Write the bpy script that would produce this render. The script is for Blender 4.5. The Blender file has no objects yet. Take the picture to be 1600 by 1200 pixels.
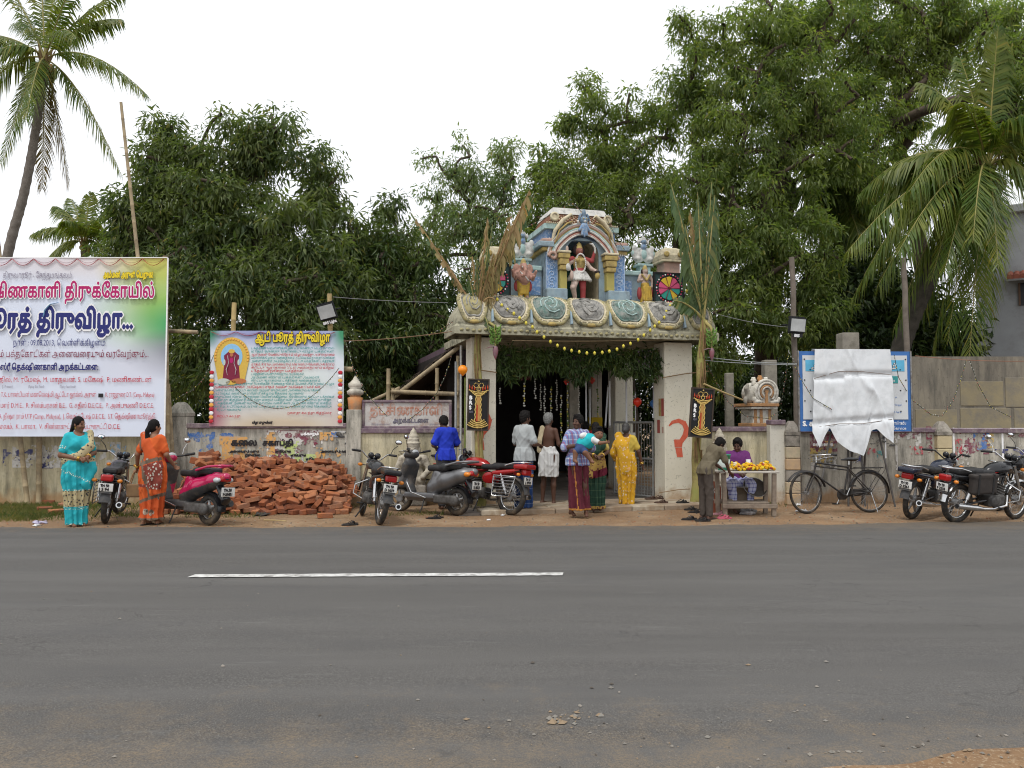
import bpy,math,random
import numpy as np
from mathutils import Vector,Matrix,Euler
SC=bpy.context.scene
COL=SC.collection
R=math.radians
random.seed(7)
rng=np.random.default_rng(7)
# ------------------------------------------------------------------ camera, sky, sun, exposure
CAM_H,FPX=1.55,1250.0
PITCH=math.atan(56/1250)
cam=bpy.data.cameras.new("camera")
cam.sensor_width=36
cam.lens=FPX/1600*36
cam.clip_end=2000
camo=bpy.data.objects.new("camera",cam)
COL.objects.link(camo)
camo.location=(0,0,CAM_H)
camo.rotation_euler=(R(90)+PITCH,0,0)
SC.camera=camo
SUN_EL,SUN_AZ=R(64),R(205)
world=bpy.data.worlds.new("World")
SC.world=world
world.use_nodes=True
wn,wl=world.node_tree.nodes,world.node_tree.links
bg=wn["Background"]
sky=wn.new("ShaderNodeTexSky")
sky.sky_type='NISHITA'
sky.sun_disc=False
sky.sun_elevation=SUN_EL
sky.sun_rotation=SUN_AZ
sky.dust_density=4
mixw=wn.new("ShaderNodeMix")
mixw.data_type='RGBA'
mixw.inputs[0].default_value=0.93
wl.new(sky.outputs[0],mixw.inputs[6])
mixw.inputs[7].default_value=(10.5,10.7,11.0,1)
wl.new(mixw.outputs[2],bg.inputs[0])
bg.inputs[1].default_value=0.1
sun=bpy.data.lights.new("sun",'SUN')
sun.energy=1.5
sun.angle=R(12)
sun.color=(1,.97,.92)
suno=bpy.data.objects.new("sun",sun)
COL.objects.link(suno)
sd=Vector((math.sin(SUN_AZ)*math.cos(SUN_EL),math.cos(SUN_AZ)*math.cos(SUN_EL),math.sin(SUN_EL)))
suno.rotation_euler=sd.to_track_quat('Z','Y').to_euler()
SC.view_settings.view_transform='Standard'
SC.view_settings.look='None'
SC.view_settings.exposure=0.22
SC.view_settings.gamma=1.0
SC.view_settings.use_curve_mapping=False
SC.cycles.max_bounces=6
SC.cycles.diffuse_bounces=3
SC.cycles.transparent_max_bounces=6
SC.cycles.use_denoising=True
SC.cycles.denoising_prefilter='ACCURATE'
SC.cycles.filter_width=1.1
def at(px,py,Y):
 """point at depth Y that the photograph shows at pixel px, py (1600 x 1200)"""
 x,y=(px-800)/FPX,(600-py)/FPX
 ca,sa=math.cos(PITCH),math.sin(PITCH)
 d=Vector((x,ca-y*sa,sa+y*ca))
 t=Y/d.y
 return Vector((d.x*t,Y,CAM_H+d.z*t))
def gx(px,Y):return at(px,656,Y).x
def gz(py,Y):return at(800,py,Y).z
# ------------------------------------------------------------------ materials
MATS={}
def _n(nt,t,**kw):
 n=nt.nodes.new(t)
 for k,v in kw.items():setattr(n,k,v)
 return n
def c4(c):return (c[0],c[1],c[2],1)
def ramp(nt,src,stops,interp='LINEAR'):
 r=_n(nt,'ShaderNodeValToRGB');r.color_ramp.interpolation=interp
 e=r.color_ramp.elements
 while len(e)<len(stops):e.new(0.5)
 for i,(p,c) in enumerate(stops):
  e[i].position=p;e[i].color=c4(c) if not isinstance(c,float) else (c,c,c,1)
 nt.links.new(src,r.inputs[0]);return r.outputs[0]
def noise(nt,vec,scale,detail=4,rough=.6):
 n=_n(nt,'ShaderNodeTexNoise');n.inputs['Scale'].default_value=scale
 n.inputs['Detail'].default_value=detail;n.inputs['Roughness'].default_value=rough
 nt.links.new(vec,n.inputs['Vector']);return n.outputs['Fac']
def mixc(nt,fac,a,b,mode='MIX'):
 m=_n(nt,'ShaderNodeMix');m.data_type='RGBA';m.blend_type=mode
 for s,i in ((fac,0),(a,6),(b,7)):
  if isinstance(s,bpy.types.NodeSocket):nt.links.new(s,m.inputs[i])
  elif i==0:m.inputs[0].default_value=s
  else:m.inputs[i].default_value=c4(s)
 return m.outputs[2]
def math_(nt,op,a,b=0.0,c=None):
 m=_n(nt,'ShaderNodeMath');m.operation=op
 for i,s in enumerate((a,b,c)):
  if s is None:continue
  if isinstance(s,bpy.types.NodeSocket):nt.links.new(s,m.inputs[i])
  else:m.inputs[i].default_value=s
 return m.outputs[0]
def newmat(name,rough=.8,metal=0.,spec=.3):
 m=bpy.data.materials.new(name);m.use_nodes=True
 nt=m.node_tree;b=nt.nodes['Principled BSDF']
 b.inputs['Roughness'].default_value=rough;b.inputs['Metallic'].default_value=metal
 b.inputs['Specular IOR Level'].default_value=spec
 MATS[name]=m
 return m,nt,b
def coord(nt,kind='Object',scale=None):
 t=_n(nt,'ShaderNodeTexCoord')
 if scale is None:return t.outputs[kind]
 mp=_n(nt,'ShaderNodeMapping');mp.inputs['Scale'].default_value=scale
 nt.links.new(t.outputs[kind],mp.inputs['Vector']);return mp.outputs[0]
def bump(nt,b,h,strength=.3,dist=.02):
 n=_n(nt,'ShaderNodeBump');n.inputs['Strength'].default_value=strength;n.inputs['Distance'].default_value=dist
 nt.links.new(h,n.inputs['Height']);nt.links.new(n.outputs[0],b.inputs['Normal'])
def M(name,c=None,c2=None,scale=6.,rough=.8,metal=0.,bmp=0.,spec=.3,dirt=None,dirts=2.0,coat=0.):
 """colour c broken up towards c2 by noise, optional dirt patches, optional relief"""
 if name in MATS:return MATS[name]
 m,nt,b=newmat(name,rough,metal,spec)
 if coat:b.inputs['Coat Weight'].default_value=coat
 v=coord(nt)
 if c2 is None:c2=tuple(x*.82 for x in c)
 f=noise(nt,v,scale)
 col=ramp(nt,f,[(.35,c),(.68,c2)])
 if dirt:
  f2=noise(nt,v,dirts,6,.7)
  col=mixc(nt,ramp(nt,f2,[(.48,0.),(.68,1.)]),col,dirt)
 nt.links.new(col,b.inputs['Base Color'])
 if bmp:bump(nt,b,noise(nt,v,scale*5,5,.7),bmp)
 return m
def leafmat(name,c1,c2,c3,rough=.5,trans=.35,tint=(1.3,1.5,.5)):
 m=bpy.data.materials.new(name);m.use_nodes=True;MATS[name]=m
 nt=m.node_tree;b=nt.nodes['Principled BSDF'];out=nt.nodes['Material Output']
 g=_n(nt,'ShaderNodeNewGeometry')
 col=ramp(nt,g.outputs['Random Per Island'],[(0.,c1),(.5,c2),(.93,c3),(.985,tuple(x*k for x,k in zip(c3,(1.5,1.0,.7))))])
 big=noise(nt,coord(nt),.8,3)
 col=mixc(nt,ramp(nt,big,[(.42,0.),(.66,.75)]),col,tuple(x*k for x,k in zip(c3,(1.05,.98,.8))))
 col=mixc(nt,ramp(nt,noise(nt,coord(nt),2.1,2),[(.30,.6),(.5,0.)]),col,tuple(x*.75 for x in c1))
 nt.links.new(col,b.inputs['Base Color']);b.inputs['Roughness'].default_value=rough
 b.inputs['Specular IOR Level'].default_value=.35
 tr=_n(nt,'ShaderNodeBsdfTranslucent')
 nt.links.new(mixc(nt,1.,col,tint,'MULTIPLY'),tr.inputs[0])
 mx=_n(nt,'ShaderNodeMixShader');mx.inputs[0].default_value=trans
 nt.links.new(b.outputs[0],mx.inputs[1]);nt.links.new(tr.outputs[0],mx.inputs[2])
 nt.links.new(mx.outputs[0],out.inputs[0])
 return m
 # ------------------------------------------------------------------ mesh building
def props(o,label=None,cat=None,group=None,kind=None):
 if label:o['label']=label
 if cat:o['category']=cat
 if group:o['group']=group
 if kind:o['kind']=kind
 return o
def link(name,data,parent=None,loc=None,rot=None,**kw):
 o=bpy.data.objects.new(name,data);COL.objects.link(o)
 if parent is not None:o.parent=parent
 if loc is not None:o.location=loc
 if rot is not None:o.rotation_euler=rot
 return props(o,**kw)
def thing(name,label,cat,loc=(0,0,0),rz=0.,group=None,rx=0.,ry=0.):
 return link(name,None,None,loc,(rx,ry,rz),label=label,cat=cat,group=group)
def mesh_np(name,V,F,mats,smooth=False,mi=None):
 """V (n,3), F (m,4) or (m,3) arrays"""
 V=np.asarray(V,np.float32);F=np.asarray(F,np.int32)
 me=bpy.data.meshes.new(name)
 k=F.shape[1]
 me.vertices.add(len(V));me.vertices.foreach_set('co',V.ravel())
 me.loops.add(F.size);me.loops.foreach_set('vertex_index',F.ravel())
 me.polygons.add(len(F));me.polygons.foreach_set('loop_start',np.arange(0,F.size,k,dtype=np.int32))
 me.polygons.foreach_set('loop_total',np.full(len(F),k,np.int32))
 if mi is not None:me.polygons.foreach_set('material_index',np.asarray(mi,np.int32))
 me.polygons.foreach_set('use_smooth',np.full(len(F),smooth))
 for m in (mats if isinstance(mats,(list,tuple)) else [mats]):me.materials.append(m)
 me.update(calc_edges=True);me.validate()
 return me
def basis(d):
 d=Vector(d).normalized()
 a=Vector((0,0,1)) if abs(d.z)<.9 else Vector((1,0,0))
 u=d.cross(a).normalized();return u,d.cross(u).normalized()
class MB:
 def __init__(s):s.v,s.f,s.m,s.s=[],[],[],[];s.mat=0;s.T=None
 def _add(s,vs,fs,smooth=False):
  n=len(s.v)
  if s.T is not None:vs=[s.T@Vector(v) for v in vs]
  s.v+=[tuple(v) for v in vs]
  for f in fs:s.f.append(tuple(i+n for i in f));s.m.append(s.mat);s.s.append(smooth)
  return s
 def box(s,c,size,rot=None,taper=1.0):
  hx,hy,hz=(x/2 for x in size)
  vs=[Vector((x*hx*(taper if z>0 else 1),y*hy*(taper if z>0 else 1),z*hz)) for z in (-1,1) for y in (-1,1) for x in (-1,1)]
  if rot is not None:
   q=Euler(rot).to_matrix() if not isinstance(rot,Matrix) else rot
   vs=[q@v for v in vs]
  c=Vector(c)
  return s._add([v+c for v in vs],[(0,2,3,1),(4,5,7,6),(0,1,5,4),(2,6,7,3),(0,4,6,2),(1,3,7,5)])
 def bev(s,c,size,b=.01,rot=None):
  """box with chamfered edges"""
  h=[x/2 for x in size];vs,idx=[],{}
  for sx in (-1,1):
   for sy in (-1,1):
    for sz in (-1,1):
     for ax in range(3):
      p=[sx*h[0],sy*h[1],sz*h[2]];q=[sx*(h[0]-b),sy*(h[1]-b),sz*(h[2]-b)]
      q[ax]=p[ax];idx[(sx,sy,sz,ax)]=len(vs);vs.append(Vector(q))
  F=[]
  for ax in range(3):
   o=[i for i in range(3) if i!=ax]
   for sg in (-1,1):
    ring=[]
    for a,bb in ((-1,-1),(1,-1),(1,1),(-1,1)):
     k=[0,0,0];k[ax]=sg;k[o[0]]=a;k[o[1]]=bb;ring.append(idx[(k[0],k[1],k[2],ax)])
    F.append(tuple(ring))
   for a in (-1,1):
    for bb in (-1,1):
     k1=[0,0,0];k1[ax]=-1;k1[o[0]]=a;k1[o[1]]=bb
     k2=list(k1);k2[ax]=1
     F.append((idx[(*k1,o[0])],idx[(*k2,o[0])],idx[(*k2,o[1])],idx[(*k1,o[1])]))
  for sx in (-1,1):
   for sy in (-1,1):
    for sz in (-1,1):F.append(tuple(idx[(sx,sy,sz,a)] for a in range(3)))
  if rot is not None:
   q=Euler(rot).to_matrix() if not isinstance(rot,Matrix) else rot
   vs=[q@v for v in vs]
  c=Vector(c)
  s._add([v+c for v in vs],F)
  return s
 def tube(s,pts,r,n=8,closed=False,caps=True,flat=1.0):
  pts=[Vector(p) for p in pts];m=len(pts)
  rr=r if isinstance(r,(list,tuple,np.ndarray)) else [r]*m
  vs,fs=[],[];u=None
  for i,p in enumerate(pts):
   if closed:d=pts[(i+1)%m]-pts[i-1]
   else:d=pts[min(i+1,m-1)]-pts[max(i-1,0)]
   if d.length<1e-9:d=Vector((0,0,1))
   d.normalize()
   if u is None:u,w=basis(d)
   else:
    u=u-d*u.dot(d)
    if u.length<1e-6:u,w=basis(d)
    u.normalize()
   w=d.cross(u)
   for k in range(n):
    a=2*math.pi*k/n
    vs.append(p+(u*math.cos(a)+w*(math.sin(a)*flat))*rr[i])
  for i in range(m if closed else m-1):
   j=(i+1)%m
   for k in range(n):fs.append((i*n+k,i*n+(k+1)%n,j*n+(k+1)%n,j*n+k))
  s._add(vs,fs,True)
  if caps and not closed:
   s._add(vs[:n],[tuple(range(n))[::-1]]);s._add(vs[-n:],[tuple(range(n))])
  return s
 def cyl(s,p0,p1,r0,r1=None,n=12):return s.tube([p0,p1],[r0,r0 if r1 is None else r1],n)
 def ball(s,c,r,n=10,m=7):
  r=(r,r,r) if not isinstance(r,(tuple,list)) else r;c=Vector(c)
  vs=[c+Vector((0,0,r[2]))];fs=[]
  for i in range(1,m):
   t=math.pi*i/m
   for k in range(n):
    a=2*math.pi*k/n
    vs.append(c+Vector((r[0]*math.sin(t)*math.cos(a),r[1]*math.sin(t)*math.sin(a),r[2]*math.cos(t))))
  vs.append(c-Vector((0,0,r[2])));L=len(vs)-1
  for k in range(n):
   fs.append((0,1+k,1+(k+1)%n))
   fs.append((L,L-n+(k+1)%n,L-n+k))
   for i in range(m-2):
    a=1+i*n
    fs.append((a+k,a+n+k,a+n+(k+1)%n,a+(k+1)%n))
  return s._add(vs,fs,True)
 def lathe(s,prof,n=16,c=(0,0,0),rot=None,smooth=True):
  c=Vector(c);vs,fs=[],[];m=len(prof)
  for r,z in prof:
   for k in range(n):
    a=2*math.pi*k/n;v=Vector((r*math.cos(a),r*math.sin(a),z))
    if rot is not None:v=(rot if isinstance(rot,Matrix) else Euler(rot).to_matrix())@v
    vs.append(c+v)
  for i in range(m-1):
   for k in range(n):fs.append((i*n+k,i*n+(k+1)%n,(i+1)*n+(k+1)%n,(i+1)*n+k))
  s._add(vs,fs,smooth);s._add(vs[:n],[tuple(range(n))[::-1]]);s._add(vs[-n:],[tuple(range(n))])
  return s
 def prism(s,poly,d0,d1,plane='xz',smooth=False):
  """2-D outline extruded along the third axis from d0 to d1"""
  def P(a,b,d):return {'xz':(a,d,b),'xy':(a,b,d),'yz':(d,a,b)}[plane]
  n=len(poly)
  vs=[P(a,b,d0) for a,b in poly]+[P(a,b,d1) for a,b in poly]
  fs=[tuple(range(n)),tuple(range(2*n-1,n-1,-1))]
  s._add(vs,fs)
  s._add(vs,[(i,i+n,(i+1)%n+n,(i+1)%n) for i in range(n)],smooth)
  return s
 def quad(s,a,b,c,d):return s._add([a,b,c,d],[(0,1,2,3)])
 def sheet(s,P):
  """P[i][j] grid of points"""
  n,m=len(P),len(P[0])
  return s._add([p for r in P for p in r],[(i*m+j,i*m+j+1,(i+1)*m+j+1,(i+1)*m+j) for i in range(n-1) for j in range(m-1)],True)
 def data(s,name,mats):
  me=bpy.data.meshes.new(name);me.from_pydata(s.v,[],s.f)
  me.polygons.foreach_set('material_index',s.m);me.polygons.foreach_set('use_smooth',s.s)
  for m in (mats if isinstance(mats,(list,tuple)) else [mats]):me.materials.append(m)
  me.update();return me
 def build(s,name,mats,parent=None,loc=None,rot=None,**kw):
  return link(name,s.data(name,mats),parent,loc,rot,**kw)
def copy_tree(o,parent=None):
 c=o.copy();COL.objects.link(c);c.parent=parent
 for ch in o.children:copy_tree(ch,c)
 return c
 # ------------------------------------------------------------------ rounded solids: a distance field skinned into one surface
class Vox:
 def __init__(s,lo,hi,h):
  s.h=h;s.lo=np.array(lo,float)-2.5*h
  n=np.ceil((np.array(hi,float)+2.5*h-s.lo)/h).astype(int)+1
  s.n=n;s.d=np.full(n,.4,np.float32);s.id=np.zeros(n,np.uint8)
  s.ax=[(s.lo[i]+np.arange(n[i])*h).astype(np.float32) for i in range(3)]
 def win(s,lo,hi):
  sl=[]
  for i in range(3):
   a=int(np.clip(np.floor((lo[i]-s.lo[i])/s.h),0,s.n[i]));b=int(np.clip(np.ceil((hi[i]-s.lo[i])/s.h)+1,0,s.n[i]))
   sl.append(slice(a,max(a,b)))
  X=s.ax[0][sl[0]][:,None,None];Y=s.ax[1][sl[1]][None,:,None];Z=s.ax[2][sl[2]][None,None,:]
  return tuple(sl),X,Y,Z
 def put(s,f,lo,hi,k=.02,m=0,cut=False):
  pad=.03+k
  sl,X,Y,Z=s.win(np.array(lo)-pad,np.array(hi)+pad)
  do=s.d[sl]
  if do.size==0:return s
  dn=(f(X,Y,Z)+np.zeros(do.shape,np.float32)).astype(np.float32)
  if cut:
   dn=-dn;s.d[sl]=np.maximum(do,dn);return s
  if k>0:
   h=np.clip(.5+.5*(do-dn)/k,0,1);r=do*(1-h)+dn*h-k*h*(1-h)
  else:r=np.minimum(do,dn)
  s.id[sl]=np.where(dn<do,m,s.id[sl]);s.d[sl]=r
  return s
 def cone(s,a,b,r0,r1=None,k=.02,m=0,flat=None,cut=False):
  """capsule with two radii; flat = (direction, factor) squeezes it along a direction"""
  a=np.array(a,float);b=np.array(b,float);r1=r0 if r1 is None else r1
  ba=b-a;L=max(float(ba@ba),1e-9);R_=max(r0,r1)
  def f(X,Y,Z):
   x,y,z=X-a[0],Y-a[1],Z-a[2]
   t=np.clip((x*ba[0]+y*ba[1]+z*ba[2])/L,0,1)
   x=x-t*ba[0];y=y-t*ba[1];z=z-t*ba[2]
   q=x*x+y*y+z*z
   if flat is not None:
    fd,ff=flat;w=x*fd[0]+y*fd[1]+z*fd[2];q=q+w*w*(1/ff**2-1)
   return np.sqrt(q)-(r0+t*(r1-r0))
  return s.put(f,np.minimum(a,b)-R_,np.maximum(a,b)+R_,k,m,cut)
 def chain(s,pts,rr,k=.02,m=0,flat=None):
  for i in range(len(pts)-1):s.cone(pts[i],pts[i+1],rr[i],rr[i+1],k,m,flat)
  return s
 def ell(s,c,r,k=.02,m=0,rot=None,cut=False):
  c=np.array(c,float);r=np.array(r,float);Q=np.array(Euler(rot).to_matrix()) if rot is not None else np.eye(3)
  R_=r.max()
  def f(X,Y,Z):
   x,y,z=X-c[0],Y-c[1],Z-c[2]
   u=[Q[0,i]*x+Q[1,i]*y+Q[2,i]*z for i in range(3)]
   k0=np.sqrt(sum((u[i]/r[i])**2 for i in range(3)));k1=np.sqrt(sum((u[i]/r[i]**2)**2 for i in range(3)))+1e-6
   return k0*(k0-1)/k1
  ext=R_ if rot is not None else r
  return s.put(f,c-ext,c+ext,k,m,cut)
 def box(s,c,h,rad=.02,k=.02,m=0,rot=None,cut=False):
  c=np.array(c,float);h=np.array(h,float);Q=np.array(Euler(rot).to_matrix()) if rot is not None else np.eye(3)
  def f(X,Y,Z):
   x,y,z=X-c[0],Y-c[1],Z-c[2]
   u=[np.abs(Q[0,i]*x+Q[1,i]*y+Q[2,i]*z)-(h[i]-rad) for i in range(3)]
   return np.sqrt(sum(np.maximum(a,0)**2 for a in u))+np.minimum(np.maximum(np.maximum(u[0],u[1]),u[2]),0)-rad
  e=np.full(3,np.linalg.norm(h)) if rot is not None else h
  return s.put(f,c-e,c+e,k,m,cut)
 def paint(s,f,m,only=None):
  X,Y,Z=s.ax[0][:,None,None],s.ax[1][None,:,None],s.ax[2][None,None,:]
  w=f(X,Y,Z)&np.ones(s.d.shape,bool)
  if only is not None:w&=(s.id==only)
  s.id[w]=m;return s
 def warp(s,f):
  X,Y,Z=s.ax[0][:,None,None],s.ax[1][None,:,None],s.ax[2][None,None,:]
  s.d=(s.d+f(X,Y,Z)).astype(np.float32);return s
 def data(s,name,mats,smooth=True):
  d=s.d;ins=d<0;n=s.n
  c=[ins[i:n[0]-1+i,j:n[1]-1+j,k:n[2]-1+k] for i in (0,1) for j in (0,1) for k in (0,1)]
  cnt=sum(x.astype(np.int8) for x in c)
  cell=np.argwhere((cnt>0)&(cnt<8))
  key=np.full(tuple(n-1),-1,np.int32);key[cell[:,0],cell[:,1],cell[:,2]]=np.arange(len(cell))
  P=np.zeros((len(cell),3));W=np.zeros(len(cell))
  offs=[(i,j,k) for i in (0,1) for j in (0,1) for k in (0,1)]
  val={o:d[cell[:,0]+o[0],cell[:,1]+o[1],cell[:,2]+o[2]].astype(float) for o in offs}
  for o in offs:
   for ax in range(3):
    if o[ax]==0:
     q=list(o);q[ax]=1;q=tuple(q);a,b=val[o],val[q]
     x=(a<0)!=(b<0);t=np.where(x,a/np.where(x,a-b,1),0)
     pt=np.tile(np.array(o,float),(len(cell),1));pt[:,ax]=t
     P+=pt*x[:,None];W+=x
  V=s.lo+(cell+P/np.maximum(W,1)[:,None])*s.h
  faces,ids=[],[]
  for ax in range(3):
   o1,o2=(ax+1)%3,(ax+2)%3
   A=np.moveaxis(ins,(ax,o1,o2),(0,1,2))
   e=np.argwhere(A[:-1,1:-1,1:-1]!=A[1:,1:-1,1:-1])
   if len(e)==0:continue
   i0,i1,i2=e[:,0],e[:,1]+1,e[:,2]+1
   K=np.moveaxis(key,(ax,o1,o2),(0,1,2))
   q=np.stack([K[i0,i1-1,i2-1],K[i0,i1,i2-1],K[i0,i1,i2],K[i0,i1-1,i2]],1)
   fl=~A[i0,i1,i2]
   q[fl]=q[fl][:,::-1]
   I=np.moveaxis(s.id,(ax,o1,o2),(0,1,2))
   ids.append(np.where(fl,I[i0+1,i1,i2],I[i0,i1,i2]));faces.append(q)
  F=np.concatenate(faces);I=np.concatenate(ids)
  ok=(F>=0).all(1)
  return mesh_np(name,V,F[ok],mats,smooth,I[ok])
 def build(s,name,mats,parent=None,loc=None,rot=None,**kw):
  return link(name,s.data(name,mats),parent,loc,rot,**kw)
  # ------------------------------------------------------------------ flat lettering: outlines of the built-in font turned into small print faces
def tam(s):
 out=[]
 for ch in s:
  if ch in 'ெேை' and out:c=out.pop();out+=[ch,c]
  elif ch in 'ொோ' and out:c=out.pop();out+=[{'ொ':'ெ','ோ':'ே'}[ch],c,'ா']
  else:out.append(ch)
 return ''.join(out)
_tc={}
def glyph_bitmap(s,rows):
 """bitmap of a line of text; rows = rows per em. returns bitmap, pixel size in em, origin"""
 if (s,rows) in _tc:return _tc[(s,rows)]
 cu=bpy.data.curves.new('print','FONT');cu.body=tam(s);cu.size=1;cu.fill_mode='NONE';cu.resolution_u=3
 ob=bpy.data.objects.new('print',cu)
 COL.objects.link(ob)
 dg=bpy.context.evaluated_depsgraph_get()
 me=ob.evaluated_get(dg).to_mesh()
 V=np.empty(len(me.vertices)*3);me.vertices.foreach_get('co',V);V=V.reshape(-1,3)[:,:2]
 E=np.empty(len(me.edges)*2,np.int32);me.edges.foreach_get('vertices',E);E=E.reshape(-1,2)
 ob.evaluated_get(dg).to_mesh_clear()
 bpy.data.objects.remove(ob);bpy.data.curves.remove(cu)
 # chain the edges into directed loops
 nb={}
 for a,b in E.tolist():nb.setdefault(a,[]).append(b);nb.setdefault(b,[]).append(a)
 seen=set();segs=[]
 for st in sorted(nb):
  if st in seen:continue
  loop=[st];seen.add(st);cur=st
  while True:
   nx=[q for q in sorted(nb[cur],key=lambda q:(abs(q-cur-1),q)) if q not in seen]
   if not nx:break
   cur=nx[0];loop.append(cur);seen.add(cur)
  if len(loop)>2:
   if loop[1]<loop[0]:loop.reverse()
   segs+=[(loop[i],loop[(i+1)%len(loop)]) for i in range(len(loop))]
 px=1/rows;lo=V.min(0)-3*px;hi=V.max(0)+3*px
 W,H=int((hi[0]-lo[0])/px)+1,int((hi[1]-lo[1])/px)+1
 wind=np.zeros((H,W),np.int32)
 for a,b in segs:
  (x0,y0),(x1,y1)=V[a],V[b]
  if y0==y1:continue
  sg=1 if y1>y0 else -1
  if sg<0:x0,y0,x1,y1=x1,y1,x0,y0
  r0=max(0,math.ceil((y0-lo[1])/px-.5));r1=min(H-1,math.ceil((y1-lo[1])/px-.5)-1)
  for r in range(r0,r1+1):
   yy=lo[1]+(r+.5)*px;xx=x0+(x1-x0)*(yy-y0)/(y1-y0)
   cidx=int(math.ceil((xx-lo[0])/px-.5))
   if cidx<W:wind[r,max(cidx,0):]+=sg
 _tc[(s,rows)]=(wind!=0,px,lo)
 return _tc[(s,rows)]
def dil(B,n):
 B=np.pad(B,n)
 for _ in range(n):
  C=B.copy();C[1:]|=B[:-1];C[:-1]|=B[1:];C[:,1:]|=B[:,:-1];C[:,:-1]|=B[:,1:];B=C
 return B
def runs_mesh(B,px,lo):
 V,F=[],[]
 open_={}
 H,W=B.shape
 for r in range(H+1):
  cur={}
  if r<H:
   row=np.diff(np.concatenate(([0],B[r].astype(np.int8),[0])));a=np.flatnonzero(row==1);b=np.flatnonzero(row==-1)
   for x0,x1 in zip(a.tolist(),b.tolist()):cur[(x0,x1)]=open_.pop((x0,x1),r)
  for (x0,x1),rs in open_.items():
   n=len(V)
   for x,y in ((x0,rs),(x1,rs),(x1,r),(x0,r)):V.append((lo[0]+x*px,0.,lo[1]+y*px))
   F.append((n,n+1,n+2,n+3))
  open_=cur
 return np.array(V),np.array(F)
def text(s,size,mat,parent,loc,align='l',width=None,rows=22,outline=None,ol=2,rot=None,bold=0,name='lettering',dy=.0015,slant=0.):
 """a line of print standing in the local xz plane, facing -y; loc = left (or centre) of the base line"""
 B,px,lo=glyph_bitmap(s,rows)
 if bold:B=dil(B,bold);lo=lo-px*bold
 w=B.shape[1]*px
 sx=size if width is None else width/w
 def mk(B_,lo_,m_,off,nm):
  V,F=runs_mesh(B_,px,lo_)
  if len(F)==0:return
  V[:,0]+=slant*V[:,2]
  V[:,0]=(V[:,0]-(w/2 if align=='c' else (w if align=='r' else 0)))*sx;V[:,2]*=size;V[:,1]=off
  link(nm,mesh_np(nm,V,F,m_),parent,loc,rot)
 if outline is not None:mk(dil(B,ol),lo-px*ol,outline,0,name+'_outline')
 mk(B,lo,mat,-dy,name)
def gp(px,py,z=0.):
 """ground point under a pixel"""
 lo,hi=1.,400.
 for _ in range(50):
  mid=(lo+hi)/2
  if at(px,py,mid).z>z:lo=mid
  else:hi=mid
 return at(px,py,lo)
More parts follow.
